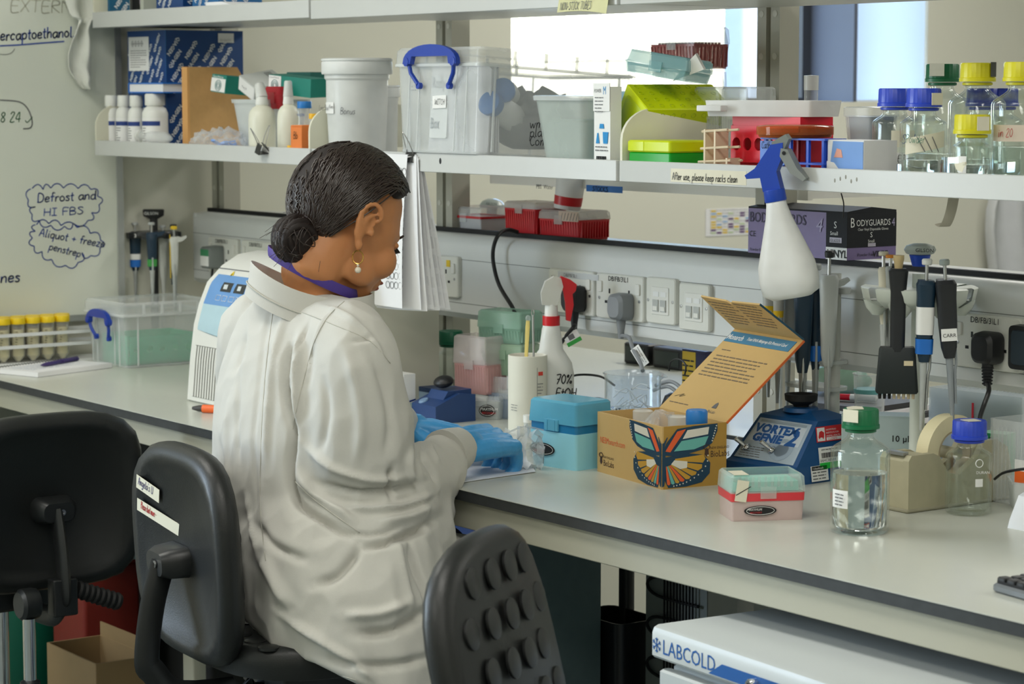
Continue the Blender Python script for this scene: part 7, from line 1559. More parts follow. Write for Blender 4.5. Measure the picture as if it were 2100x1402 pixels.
# ================================================================ chairs
M_pu = mat('black_polyurethane', (25, 27, 27), .42, var=.08, scale=60, bump=.15, bscale=400)
M_frame = mat('black_frame', (26, 28, 29), .4, var=.08)
def superell(hx, hz, e, n=40):
    out = []
    for k in range(n):
        a = 2*pi*k/n; c, s_ = cos(a), sin(a); r = (abs(c/hx)**e + abs(s_/hz)**e)**(-1/e); out.append((r*c, r*s_))
    return out
def make_chair(label, loc, yaw, zs, zb, rec=6, group=None, hw=.19, hh=.17, studs=True, thick=1.0, e=2.9, rb=.24, bw=.55, sp=1.0, ss=1.0):
    t = T('lab_chair', label, 'chair', (loc[0], loc[1], 0), rz=radians(yaw))
    BM = TR(0, -.215, zb) @ RX(radians(rec))          # backrest frame: x right, z up, -y rear
    def bow(x, z): return bw*x*x
    def ringb(k, y): return [(x*k, y*thick - bow(x*k, 0), z*k) for x, z in superell(hw, hh, e)]
    b = MB().rings([ringb(.80, -.022), ringb(.84, -.030), ringb(.95, -.028), ringb(1.0, -.012), ringb(1.0, .006), ringb(.96, .020), ringb(.88, .026)])
    bk = P('backrest', b, M_pu, t, mtx=BM, sm=60)
    if studs:
        sm_ = None
        for r_ in range(7):
            for c_ in range(7):
                x = (c_ - 3 + .5*(r_ % 2))*.046*sp; z = (r_ - 3)*.044*sp
                if (abs(x/hw)**2.9 + abs(z/hh)**2.9) < .52:
                    o = P('stud', sm_ or MB().lathe([(.0155*sp, -.001), (.0155*sp, .0022), (.0138*sp, .0030), (0, .0032)], 18), M_pu, bk, mtx=TR(x, .026*thick - bow(x, 0) - .0012, z) @ RX(-pi/2)); sm_ = o.data
    hub = P('bracket', MB().rr([(-.0, .088, .050, .018), (.030, .082, .046, .018), (.044, .062, .036, .014)], n=4, M=TR(0, -.022, -.008) @ RX(pi/2)), M_frame, t, mtx=BM, sm=40)
    P('screw', MB().lathe([(.006, 0), (.006, .002), (.003, .002), (.003, .0005), (0, .0005)], 12, M=TR(.006, -.067, -.008) @ RX(pi/2)), M_steel, t, mtx=BM)
    P('spine', MB().tube(smooth([(0, -.265, zb - .01), (0, -.285, zb - .08), (0, -.295, zb - .16), (0, -.285, zs - .06), (0, -.24, zs - .10), (0, -.10, zs - .105)], 5), .021, 10, flat=.5, up=(0, 1, 0)), M_frame, t, sm=60)
    # seat
    def rs(k, z): return [(x*k, y*k, z) for x, y in superell(.225*ss, .215*ss, 3.4, 44)]
    st_ = P('seat', MB().rings([rs(.90, zs - .055), rs(.98, zs - .050), rs(1.0, zs - .030), rs(1.0, zs - .010), rs(.97, zs - .001), rs(.93, zs), rs(.5, zs - .002)]), M_pu, t, sm=60)
    sm2 = None
    for r_ in range(8):
        for c_ in range(8):
            x = (c_ - 3.5 + .5*(r_ % 2))*.050; y = (r_ - 3.5)*.048
            if abs(x) < .19*ss and abs(y) < .185*ss:
                o = P('stud', sm2 or MB().lathe([(.0165, -.002), (.0165, .0018), (.0145, .0032), (0, .0036)], 16), M_pu, st_, mtx=TR(x, y, zs - .001)); sm2 = o.data
    P('mechanism', MB().rbox(.16, .20, .05, .01, z=zs - .115), M_frame, t)
    P('lever', MB().tube(smooth([(.06, .05, zs - .09), (.16, .07, zs - .085), (.24, .08, zs - .095)], 4), .006, 8), M_frame, t)
    P('gas_lift', MB().lathe([(.014, .30), (.014, zs - .10)], 16), M_chrome, t); P('gas_sleeve', MB().lathe([(.025, .10), (.025, .32), (.02, .325)], 18), M_frame, t)
    P('hub', MB().lathe([(.045, .07), (.045, .12), (.03, .135), (0, .135)], 20), M_frame, t)
    for k in range(5):
        a = k*2*pi/5 + .3; P('base_leg', MB().tube([(0.03*cos(a), .03*sin(a), .10), (.15*cos(a), .15*sin(a), .095), (rb*cos(a), rb*sin(a), .065)], [.022, .018, .014], 8), M_frame, t)
        c_ = P('castor', MB().lathe([(0, -.012), (.024, -.012), (.025, -.006), (.025, .006), (.024, .012), (0, .012)], 16, M=TR(rb*cos(a), rb*sin(a), .025) @ RZ(a + .6) @ RX(pi/2)), M_frame, t)
    return t
chA = make_chair('black chair with two taped labels on its backrest, under the seated person', (-.262, -.198), -5, .70, .822, rec=3, hw=.180, bw=.30, thick=.8, e=3.3)
BA = TR(0, -.215, .822) @ RX(radians(3))
def bface(x, z, rot=0): return BA @ fr((x, -.0243 - .30*x*x, z), (1, -.6*x, 0), (0, 0, 1)) @ RZ(rot)
q = P('tape_label', MB().box(0, .078, -.011, .011, .0012, .002, bface(-.140, .098, -.20)), M_tape, chA, sm=0); hand("Angela's U", .0125, bface(-.134, .094, -.20) @ TR(0, 0, .0022), mat('violet_ink', (58, 48, 120), .5), q, sx=.75, w=.1)
q = P('tape_label', MB().box(0, .155, -.010, .010, .0012, .002, bface(-.143, .060, -.16)), M_tape, chA, sm=0); hand('Please dont move -', .0115, bface(-.130, .055, -.16) @ TR(0, 0, .0022), M_redink, q, sx=.42, w=.1)
chB = make_chair('black chair turned sideways by the bench end with its plain back showing', (-1.39, -.255), 90, .645, .762, rec=4, studs=False, e=4.2)
kb_ = P('tilt_knob', MB().lathe([(.0, 0), (.028, 0), (.030, .006), (.030, .030), (.024, .036), (0, .036)], 22, M=TR(-.055, -.29, .585) @ RY(-pi/2)), M_frame, chB); P('knob_plate', MB().rbox(.05, .03, .07, .004, z=.555, oy=-.288), M_frame, chB)
bl_ = MB()
for k in range(8): bl_.lathe([(.015, k*.012), (.018, k*.012 + .004), (.015, k*.012 + .011)], 14, M=TR(.03, -.285, .600) @ RY(radians(112)))
P('ribbed_bellows', bl_, M_blackm, chB); P('chrome_rod', MB().lathe([(.012, .0), (.012, .12)], 14, M=TR(-.075, -.30, .44)), M_chrome, chB); P('rod_sleeve', MB().lathe([(.019, -.20), (.019, .0), (.012, .004)], 14, M=TR(-.075, -.30, .44)), M_frame, chB)
pc = onD(1045, 1295, 2.95); fwd = Vector((sin(radians(56)), cos(radians(56)), 0))
lc = pc - fwd*-.215
chC = make_chair('black studded chair nearest the viewer, its backrest turned side on', (lc.x, lc.y), -56, .60, pc.z - .035, rec=14, thick=.69, hw=.172, hh=.163, sp=1.26, ss=.8)
# ================================================================ the seated person
def remeshed(name, mb, vox, it=6, fac=.5):
    me = mb.mesh(name + '_src'); o = bpy.data.objects.new('tmp_' + name, me); COL.objects.link(o)
    r = o.modifiers.new('r', 'REMESH'); r.mode = 'VOXEL'; r.voxel_size = vox; r.use_smooth_shade = True
    s_ = o.modifiers.new('s', 'SMOOTH'); s_.factor = fac; s_.iterations = it
    dg = bpy.context.evaluated_depsgraph_get(); dg.update()
    out = bpy.data.meshes.new_from_object(o.evaluated_get(dg)); out.name = name
    bpy.data.objects.remove(o); bpy.data.meshes.remove(me); return out
def limb(mb, pts, rad, n=14, k=4, flat=1.0):
    P_ = smooth(pts, k); m = len(P_); R_ = []
    for i in range(m):
        t_ = i/(m - 1)*(len(rad) - 1); a = min(int(t_), len(rad) - 2); R_.append(rad[a] + (rad[a + 1] - rad[a])*(t_ - a))
    mb.tube(P_, R_, n, flat=flat)
    mb.ball(pts[0], rad[0], n=n, m=8); mb.ball(pts[-1], rad[-1], n=n, m=8)
    return mb
def ering(c, a, b, n=36, e=2.2, yaw=0, tx=0, ty=0):
    out = []
    for k in range(n):
        t_ = 2*pi*k/n; cx_, sy_ = cos(t_), sin(t_); r = (abs(cx_)**e + abs(sy_)**e)**(-1/e); x, y = a*r*cx_, b*r*sy_
        x, y = x*cos(yaw) - y*sin(yaw), x*sin(yaw) + y*cos(yaw)
        out.append((c[0] + x, c[1] + y, c[2] + x*tx + y*ty))
    return out
pe_ = T('person', 'seated person in white lab coat with dark bun and blue gloves', 'person', (-.30, -.20, .70))
PO = Vector((-.30, -.20, .70))
def rel(p): return Vector(p) - PO
def relmesh(me):
    me.transform(Matrix.Translation(-PO)); return me
M_skin = mat('skin', (196, 132, 84), .5, var=.05, scale=60, sss=.15, k=1.0)
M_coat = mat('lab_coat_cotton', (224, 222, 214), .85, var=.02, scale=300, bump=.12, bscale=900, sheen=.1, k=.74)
n_ = M_coat.node_tree.nodes; l_ = M_coat.node_tree.links     # small crumples of worn cotton
cz_ = n_.new('ShaderNodeTexNoise'); cz_.noise_type = 'RIDGED_MULTIFRACTAL'; cz_.inputs['Scale'].default_value = 7; cz_.inputs['Detail'].default_value = 3; cz_.inputs['Distortion'].default_value = .6
mp_ = n_.new('ShaderNodeMapping'); mp_.inputs['Scale'].default_value = (1.6, 1.6, .8); tc_ = n_.new('ShaderNodeTexCoord'); l_.new(tc_.outputs['Object'], mp_.inputs[0]); l_.new(mp_.outputs[0], cz_.inputs['Vector'])
b2_ = n_.new('ShaderNodeBump'); b2_.inputs['Strength'].default_value = .55; b2_.inputs['Distance'].default_value = .008; l_.new(cz_.outputs[0], b2_.inputs['Height'])
b1_ = [x for x in n_ if x.type == 'BUMP' and x != b2_][0]; l_.new(b1_.outputs[0], b2_.inputs['Normal']); l_.new(b2_.outputs[0], n_['Principled BSDF'].inputs['Normal'])
# joints
shR, elR, wrR = Vector((-.135, -.205, 1.155)), Vector((-.122, -.185, .915)), Vector((-.226, .050, .952))
shL, elL, wrL = Vector((-.452, -.19, 1.155)), Vector((-.50, -.12, .945)), Vector((-.425, .060, .962))
# ---- head frame
HY = radians(41); HP = radians(26)
fw_ = (RV*cos(HY) + FH*sin(HY)); lf_ = UZ.cross(fw_)
fwp = fw_*cos(HP) - UZ*sin(HP); upp = UZ*cos(HP) + fw_*sin(HP)
HC_ = onD(710, 468, 3.87)
HM = Matrix(((fwp.x, lf_.x, upp.x, HC_.x), (fwp.y, lf_.y, upp.y, HC_.y), (fwp.z, lf_.z, upp.z, HC_.z), (0, 0, 0, 1)))
hb = MB()
hb.ball((-.008, 0, .040), .090, .073, .080, 28, 18); hb.ball((.020, 0, .012), .070, .066, .075, 24, 16)
hb.ball((.034, 0, -.038), .052, .056, .062, 24, 16); hb.ball((.048, 0, -.082), .034, .036, .028, 18, 12)
hb.ball((.070, 0, -.090), .017, .018, .016, 14, 10)
for s_ in (-1, 1):
    hb.ball((.058, s_*.037, -.030), .030, .025, .030, 14, 10); hb.ball((.018, s_*.046, -.066), .034, .012, .022, 14, 10); hb.ball((.070, s_*.024, .018), .016, .020, .009, 14, 10)
hb.ball((.084, 0, -.004), .012, .012, .026, 12, 10); hb.ball((.096, 0, -.026), .011, .013, .011, 12, 10)
for s_ in (-1, 1): hb.ball((.089, s_*.011, -.030), .009, .007, .008, 10, 8)
hb.ball((.084, 0, -.055), .013, .024, .007, 14, 10); hb.ball((.082, 0, -.066), .012, .021, .008, 14, 10)
for s_ in (-1, 1):           # ears
    E_ = lambda x, y, z: Vector((-.020 + x*1.25, s_*(.068 + y + (x + .017)*.50), -.008 + z*1.12))
    limb(hb, [E_(-.002, .000, -.024), E_(-.012, .008, -.006), E_(-.017, .013, .016), E_(-.012, .015, .033), E_(.002, .011, .037), E_(.012, .005, .026), E_(.011, .002, .016)], [.006, .0055, .005, .005, .005, .0045, .004], 8, 3)
    limb(hb, [E_(-.003, .004, -.010), E_(-.007, .007, .006), E_(-.003, .008, .020), E_(.004, .005, .026)], [.0045, .004, .004, .003], 8, 3)
    hb.ball(E_(.000, .002, -.024), .008, .005, .010, 10, 8); hb.ball(E_(-.003, .000, .008), .014, .006, .024, 12, 8); hb.ball(E_(.010, .000, .000), .005, .005, .009, 8, 6)
hb.v = [tuple(HM @ Vector(p)) for p in hb.v]
nkb = onD(648, 612, 3.86)
limb(hb, [HM @ Vector((-.022, 0, -.030)), HM @ Vector((-.034, 0, -.085)), nkb + Vector((0, 0, .035)), nkb - Vector((0, 0, .05))], [.056, .050, .050, .062], 20, 4)
# trunk, arms and legs of the one continuous body
limb(hb, [nkb - Vector((0, 0, .08)), Vector((-.292, -.205, 1.08)), Vector((-.295, -.20, .94)), Vector((-.298, -.195, .80))], [.070, .085, .085, .100], 20, 4)
for sh, el, wr in ((shR, elR, wrR), (shL, elL, wrL)): limb(hb, [nkb - Vector((0, 0, .07)), sh, el + Vector((0, 0, .01)), wr], [.045, .040, .036, .026], 14, 5); hb.ball(wr + (wr - el).normalized()*.03, .030, .030, .018, 12, 8)
hips = [Vector((-.215, -.18, .775)), Vector((-.385, -.18, .775))]; knee = [Vector((-.215, .095, .735)), Vector((-.40, .125, .735))]; ank = [Vector((-.225, .07, .30)), Vector((-.39, .09, .30))]
for h_, k_, a_ in zip(hips, knee, ank): limb(hb, [h_, k_], [.078, .056], 16, 5); limb(hb, [k_, a_], [.054, .034], 14, 5); hb.ball(a_ + Vector((0, .06, -.02)), .036, .085, .028, 14, 8)
P('body', relmesh(remeshed('body', hb, .0042, 5)), M_skin, pe_, sm=180)
# face details
def hp(x, y, z): return HM @ Vector((x, y, z))
for s_ in (-1, 1):
    P('eyelid', relmesh(MB().ball((0, 0, 0), .012, .015, .008, 14, 10, M=HM @ TR(.071, s_*.032, .004)).mesh('eyelid')), M_skin, pe_, sm=180)
    b = MB()
    for k in range(9): y = s_*(.021 + k*.003); b.tube([hp(.0815 - .0012*abs(k - 3), y, .000), hp(.088 - .0012*abs(k - 3), y + s_*.0015*(k - 3)*.5, -.005)], .0007, 4)
    P('eyelashes', relmesh(b.mesh('eyelashes')), M_ink, pe_)
    P('eyebrow', relmesh(MB().tube(smooth([hp(.091, s_*.014, .020), hp(.089, s_*.030, .026), hp(.077, s_*.046, .022)], 4), [.002]*8 + [.001], 6).mesh('eyebrow')), mat('brow_brown', (40, 28, 22), .7), pe_)
P('lips', relmesh(MB().ball((0, 0, 0), .008, .021, .0045, 16, 8, M=HM @ TR(.0905, 0, -.0555)).ball((0, 0, 0), .008, .018, .0055, 16, 8, M=HM @ TR(.0875, 0, -.066)).mesh('lips')), mat('lip_pink', (168, 92, 76), .45), pe_, sm=180)
# earring
ear = hp(-.020, -.079, -.044)
er = P('earring', relmesh(MB().tube([ear + Vector((0, 0, -.010)) + RV*(.0085*cos(k*pi/8)) + UZ*(.0105*sin(k*pi/8)) for k in range(16)], .0011, 6, True).mesh('earring')), mat('gold', (215, 170, 90), .25, metal=1), pe_)
P('pearl', relmesh(MB().ball(ear + Vector((0, 0, -.030)), .0052, n=12, m=8).ball(ear + Vector((0, 0, -.0225)), .0022, n=8, m=6).mesh('pearl')), mat('pearl', (235, 225, 205), .2), er, sm=180)
# ---- hair
M_hair = mat('dark_hair', (34, 26, 24), .62, var=.25, scale=120, spec=.3)
HA = (.105, .088, .099); H0 = Vector((-.010, 0, .036))
def hline(ph):   # lowest elevation of the hair by azimuth (0 = face, pi = nape)
    d = abs(ph); pts = [(0, .72), (.45, .60), (.9, .45), (1.2, .32), (1.45, .36), (1.85, .34), (2.05, -.30), (2.25, -.80), (2.6, -1.0), (pi, -1.06)]
    for (a, e0), (b, e1) in zip(pts, pts[1:]):
        if a <= d <= b: return e0 + (e1 - e0)*(d - a)/(b - a)
    return -1.06
def hpt(el, ph, off=0): return H0 + Vector(((HA[0] + off)*cos(el)*cos(ph), (HA[1] + off)*cos(el)*sin(ph), (HA[2] + off)*sin(el)))
N = 72; rs = []
for i in range(15):
    t_ = i/14; row = []
    for k in range(N):
        ph = -pi + 2*pi*k/N; e1 = hline(ph); el = pi/2*.985*(1 - t_) + e1*t_
        row.append(HM @ hpt(el, ph, -.010*max(0, t_ - .955)/.045 + .0025*noise.noise(Vector((ph*9, el*2, 0)))))
    rs.append(row)
rs.append([HM @ hpt(hline(-pi + 2*pi*k/N) + .06, -pi + 2*pi*k/N, -.030) for k in range(N)])
hair = P('hair', relmesh(MB().rings(rs).mesh('hair')), M_hair, pe_, sm=180)
BUN = Vector((-.084, 0, -.056))
b = MB(); rd = random.Random(4)
for k in range(950):
    ph = rd.uniform(-pi, pi)*.98; e0 = hline(ph) + .04; el = e0 + (pi/2 - e0)*rd.random()**(1.6 if k % 2 else .8); s0 = hpt(el, ph).normalized() if False else hpt(el, ph) - H0
    tgt = BUN - H0 + Vector((.02, rd.uniform(-.02, .02), rd.uniform(-.018, .018))); pts = []
    lift = rd.uniform(.0004, .0024); ctl = (s0 + tgt)*.5 + Vector((.0, .03*(1 if s0.y > 0 else -1), .085 if s0.x > .0 else .02))
    for i in range(9):
        t_ = i/8; d = s0*(1 - t_)**2 + ctl*(2*t_*(1 - t_)) + tgt*t_*t_; l = math.sqrt((d.x/HA[0])**2 + (d.y/HA[1])**2 + (d.z/HA[2])**2)
        f_ = (1 + lift/.09)/max(l, .2); q = d*f_ if t_ < .8 else d*f_*(1 - (t_ - .8)/.2) + d*((t_ - .8)/.2)
        pts.append(HM @ (H0 + q))
    b.tube(pts, [.0012]*8 + [.0009], 4)
P('hair_strands', relmesh(b.mesh('hair_strands')), mat('hair_strand', (50, 38, 33), .34, var=.35, scale=200, spec=.7), hair, sm=180, kind='stuff')
bn_ = MB().ball(BUN, .034, .034, .035, 20, 14); 
for w_ in range(9):
    a0 = rd.uniform(0, 6.28); ax = Vector((rd.uniform(-.3, .3), 1, rd.uniform(-.4, .4))).normalized(); u_ = ax.orthogonal().normalized(); v_ = ax.cross(u_); off = ax*(-.022 + w_*.0055)
    r_ = .034*math.sqrt(max(.15, 1 - (abs(-.022 + w_*.0055)/.034)**2)) - .001
    bn_.tube([BUN + off + u_*(r_*cos(a0 + i*pi/8)) + v_*(r_*1.06*sin(a0 + i*pi/8)) for i in range(16)], .0058 + .0015*rd.random(), 7, True)
bn_.v = [tuple(HM @ Vector(p)) for p in bn_.v]
bun = P('hair_bun', relmesh(bn_.mesh('hair_bun')), M_hair, hair, 'low twisted bun', sm=180)
b = MB()
for k in range(60):
    a0 = rd.uniform(0, 6.28); ax = Vector((rd.uniform(-.8, .8), 1, rd.uniform(-.8, .8))).normalized(); u_ = ax.orthogonal().normalized(); v_ = ax.cross(u_); off = ax*rd.uniform(-.03, .03); r_ = .0362*math.sqrt(max(.1, 1 - (off.length/.038)**2)) + .002
    b.tube([HM @ (BUN + off + u_*(r_*cos(a0 + i*.35)) + v_*(r_*sin(a0 + i*.35))) for i in range(8)], .0009, 4)
for k in range(26):
    p0 = BUN + Vector((rd.uniform(-.03, .03), rd.uniform(-.03, .0), rd.uniform(-.035, .03))); d = Vector((rd.uniform(-1, .2), rd.uniform(-.6, .6), rd.uniform(-1, .4))).normalized()
    L_ = rd.uniform(.02, .05); b.tube(smooth([HM @ p0, HM @ (p0 + d*L_*.5 + Vector((0, 0, .006))), HM @ (p0 + d*L_ + Vector((0, 0, -.012)))], 4), .0004, 4)
P('hair_strands', relmesh(b.mesh('bun_strands')), mat('hair_strand', (50, 38, 33), .34, var=.35, scale=200, spec=.7), bun, sm=180, kind='stuff')
# ---- lab coat: one garment
cm = MB()
def cr(px0, px1, py, a, e=2.2, d=3.87, yaw=0, tx=0, ty=0):
    c = onD((px0 + px1)/2, py, d); w_ = (px1 - px0)/2*d/FPX; b_ = math.sqrt(max(.0025, (w_*w_ - (.581*a)**2)))/.814
    return ering(c, a, b_, 36, e, yaw, tx, ty)
cm.rings([cr(552, 690, 598, .072), cr(520, 716, 622, .105), cr(490, 752, 655, .140), cr(470, 782, 695, .165), cr(453, 800, 745, .178), cr(441, 820, 810, .186), cr(435, 828, 880, .190), cr(434, 834, 950, .192), cr(438, 848, 1020, .196), cr(452, 872, 1080, .202), cr(474, 900, 1130, .208), cr(490, 920, 1180, .212), cr(498, 930, 1225, .214)])
limb(cm, [onD(650, 676, 3.86), shR + Vector((0, 0, -.012)), Vector((-.118, -.208, 1.04)), Vector((-.120, -.196, .945)), Vector((-.150, -.110, .912)), Vector((-.190, -.020, .925)), wrR + Vector((.006, -.024, -.004))], [.056, .066, .084, .088, .076, .056, .037], 22, 5)
limb(cm, [onD(600, 672, 3.95), shL + Vector((0, 0, -.015)), Vector((-.485, -.17, 1.04)), elL, Vector((-.47, -.03, .945)), wrL + Vector((0, -.010, 0))], [.056, .070, .080, .080, .066, .050], 20, 5)
cm.ball((-.128, -.185, .868), .060, .080, .040, 16, 10)      # cloth sagging under the elbow
cm.ball((-.148, -.075, .868), .050, .065, .040, 16, 10)
for h_, k_ in zip(hips, knee): limb(cm, [h_ + Vector((0, -.03, -.012)), h_.lerp(k_, .5) + Vector((0, 0, -.014)), k_ + Vector((0, -.035, -.012))], [.100, .094, .082], 20, 4)
# skirt hanging over the seat edge on the near side
sk_ = []
for (px, py, d), (px2, py2, d2) in (((492, 1110, 3.76), (512, 1282, 3.74)), ((540, 1120, 3.68), (562, 1330, 3.68)), ((600, 1120, 3.645), (640, 1362, 3.63)), ((690, 1120, 3.63), (732, 1402, 3.60)), ((800, 1120, 3.63), (830, 1440, 3.60)), ((880, 1120, 3.68), (930, 1450, 3.66)), ((930, 1140, 3.78), (990, 1430, 3.76))):
    sk_.append((onD(px - 4, 985, d + .075), onD(px, py, d + .01), onD(px2, py2, d2)))
cols = []
for i, (a0_, a, c) in enumerate(sk_):
    inw = Vector((-.075, .015, 0))
    cols.append([a0_ + inw, a0_, a, a.lerp(c, .35) + Vector((.012, -.006, 0)), a.lerp(c, .7) + Vector((.010, -.006, 0)), c, c + inw*.7, a.lerp(c, .5) + inw*1.2])
cm.rings(cols)
cm.rings([cr(512, 800, 1195, .15, d=3.87), cr(516, 800, 1225, .15, d=3.87), cr(524, 800, 1246, .15, d=3.87)])
coat = remeshed('lab_coat', cm, .0040, 22, .5)
# folds: ridges (+) and valleys (-) pressed into the cloth along drawn creases
FOLDS = [([(736, 1122), (800, 1108), (860, 1085), (906, 1058)], 15, -.016), ([(770, 1075), (840, 1060), (895, 1035)], 16, .010),   # (points, width px, height m)
 ([(560, 600), (540, 700), (525, 830), (520, 960), (530, 1100)], 9, -.0035), ([(585, 640), (560, 740), (548, 850), (545, 980)], 12, .006),
 ([(598, 690), (588, 740), (582, 800), (592, 870)], 12, -.014), ([(620, 670), (608, 740), (606, 820), (604, 900)], 14, .009),
 ([(640, 640), (620, 700), (600, 760), (590, 830)], 5, -.004), ([(690, 625), (660, 660), (640, 720), (625, 800)], 5, .003),
 ([(588, 800), (600, 880), (592, 960), (604, 1020), (655, 1062), (735, 1108)], 13, -.018), ([(600, 960), (640, 1010), (700, 1052), (738, 1080)], 18, .010),
 ([(615, 905), (680, 960), (770, 985), (850, 975)], 13, .008), ([(640, 985), (720, 1010), (810, 1005), (880, 985)], 12, -.010), ([(700, 1040), (780, 1045), (850, 1030), (900, 1005)], 12, .010),
 ([(806, 955), (800, 985), (806, 1030)], 10, -.012), ([(865, 895), (868, 930), (890, 965), (900, 995)], 8, -.010), ([(880, 885), (886, 920), (905, 955)], 8, .006), ([(850, 910), (840, 950), (850, 1000)], 10, .008),
 ([(700, 700), (730, 790), (740, 880), (730, 960)], 22, .006), ([(760, 720), (790, 800), (800, 880), (790, 940)], 16, -.006), ([(660, 760), (670, 850), (650, 940)], 16, -.006),
 ([(740, 1118), (720, 1150), (690, 1180), (640, 1200)], 16, -.010), ([(840, 1090), (850, 1150), (880, 1230), (890, 1300)], 12, -.010), ([(810, 1090), (825, 1170), (850, 1260)], 14, .008),
 ([(720, 1298), (790, 1296), (850, 1270), (890, 1240)], 18, -.014), ([(700, 1262), (780, 1258), (850, 1230)], 18, .010), ([(660, 1345), (740, 1365), (820, 1362), (900, 1340)], 16, -.010), ([(560, 1250), (620, 1290), (700, 1340), (780, 1402)], 14, .010),
 ([(530, 1130), (560, 1190), (600, 1250)], 20, .010), ([(510, 1060), (560, 1120), (640, 1150)], 18, -.008), ([(500, 1000), (515, 1080), (530, 1150)], 8, .006), ([(470, 800), (462, 900), (470, 1000), (490, 1080)], 10, .005), ([(490, 760), (484, 860), (490, 960)], 8, -.005), ([(505, 680), (480, 760)], 8, -.005),
 ([(445, 880), (455, 960), (470, 1040)], 6, -.005), ([(640, 620), (700, 640), (760, 690), (800, 760)], 10, .005), ([(720, 700), (770, 690)], 8, -.004), ([(690, 1085), (760, 1095), (830, 1080)], 8, -.006)]
import numpy as np
nv = len(coat.vertices); co = np.empty(nv*3); coat.vertices.foreach_get('co', co); co = co.reshape(-1, 3); nr = np.array([tuple(v.normal) for v in coat.vertices])
dv_ = co - np.array(CAM); zz_ = dv_ @ np.array(FV); ux = 1050 + FPX*(dv_ @ np.array(RV))/zz_; uy = 701 - FPX*(dv_ @ np.array(UV))/zz_
fac = -(nr*dv_).sum(1)/np.linalg.norm(dv_, axis=1); disp = np.zeros(nv)
for pts, w_, h_ in FOLDS:
    sp = smooth([(x, y, 0) for x, y in pts], 4); best = np.full(nv, 1e9); w_ *= .55; h_ *= 1.25
    for a, c in zip(sp, sp[1:]):
        dx, dy = c.x - a.x, c.y - a.y; t_ = np.clip(((ux - a.x)*dx + (uy - a.y)*dy)/(dx*dx + dy*dy), 0, 1)
        best = np.minimum(best, (ux - a.x - t_*dx)**2 + (uy - a.y - t_*dy)**2)
    e0, e1 = sp[0], sp[-1]; L_ = sum((c - a).length for a, c in zip(sp, sp[1:]))
    taper = np.clip(np.minimum(np.hypot(ux - e0.x, uy - e0.y), np.hypot(ux - e1.x, uy - e1.y))/(L_*.22), .15, 1)
    disp += h_*np.exp(-best/(w_*w_))*taper
disp *= np.clip(fac*2.2, 0, 1)
for i in range(nv):
    p = Vector(co[i]); q = Vector((p.x*9, p.y*9, p.z*5)); a = noise.noise(q); b_ = noise.noise(Vector((p.x*20 + 7, p.y*20, p.z*13)))
    disp[i] += .0040*(.35 - min(abs(a)*2.8, 1)) + .0022*(.35 - min(abs(b_)*2.6, 1))
co += nr*disp[:, None]; coat.vertices.foreach_set('co', co.ravel()); coat.update()
relmesh(coat)
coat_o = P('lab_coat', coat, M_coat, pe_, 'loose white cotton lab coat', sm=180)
# sewn seams lying on the cloth
from mathutils.bvhtree import BVHTree
bv_ = BVHTree.FromPolygons([v.co + PO for v in coat.vertices], [tuple(f.vertices) for f in coat.polygons])
for pts in ([(706, 618), (672, 650), (645, 700), (628, 760), (612, 820), (600, 880)], [(604, 985), (640, 1020), (690, 1058), (738, 1092)], [(620, 640), (690, 668), (760, 700), (800, 745)], [(560, 640), (545, 760), (536, 900), (534, 1040), (545, 1150)], [(620, 1372), (680, 1380), (730, 1394)]):
    hits = [bv_.ray_cast(CAM, ray(x.x, x.y).normalized()) for x in smooth([(a, b, 0) for a, b in pts], 5)]; q = [h[0] + h[1]*.0004 - PO for h in hits if h[0] is not None]
    if len(q) > 3: P('seam', MB().tube(q, .0007, 5), mat('coat_seam', (190, 188, 178), .9), coat_o, sm=180)
# stand collar
cc0 = onD(640, 600, 3.86)
def colr(rk, dz):
    out = []
    for k in range(44):
        t_ = 2*pi*k/44; out.append(cc0 + RV*(.098*rk*cos(t_)) + FH*(.080*rk*sin(t_)) + UZ*(dz - .27*.098*cos(t_) + .010*cos(2*t_)))
    return out
P('collar', relmesh(MB().rings([colr(1.10, -.036), colr(1.03, -.012), colr(1.0, .012), colr(.985, .0150), colr(.965, .012), colr(.985, -.012), colr(1.05, -.036)], False, False).mesh('collar')), M_coat, coat_o, sm=60)
P('collar_seam', relmesh(MB().tube([p + (p - cc0).normalized()*.001 for p in colr(1.055, -.018)], .0011, 5, True).mesh('collar_seam')), mat('coat_seam', (190, 188, 178), .9), coat_o, sm=180)
for wr, el in ((wrR, elR), (wrL, elL)):
    ax = (wr - el).normalized(); b = MB().tube([wr - ax*.040, wr - ax*.010, wr + ax*.008], [.0430, .0385, .0345], 24); P('cuff', relmesh(b.mesh('cuff')), M_coat, coat_o, sm=60)
# lanyard
M_lan = mat('purple_lanyard', (72, 52, 138), .6, var=.05)
lc0 = onD(642, 558, 3.86); lp = []
for k in range(33): t_ = 2*pi*k/32; lp.append(lc0 + RV*(.071*cos(t_)) + FH*(.068*sin(t_)) - UZ*(.50*.071*cos(t_)))
lp = lp[:-1]
P('lanyard', relmesh(MB().tube(lp, .0082, 8, True, flat=.14, up=(0, 0, 1)).mesh('lanyard')), M_lan, pe_, sm=60)
# trousers and shoes
M_trs = mat('trousers_slate', (70, 74, 104), .8, var=.05)
b = MB()
for h_, k_, a_ in zip(hips, knee, ank): limb(b, [h_, k_], [.086, .062], 16, 4); limb(b, [k_, a_], [.061, .048], 16, 4)
P('trousers', relmesh(remeshed('trousers', b, .009, 4)), M_trs, pe_, sm=180)
for a_ in ank: P('shoe', relmesh(MB().ball(a_ + Vector((0, .055, -.022)), .042, .105, .036, 18, 10).mesh('shoe')), M_black, pe_, sm=180)
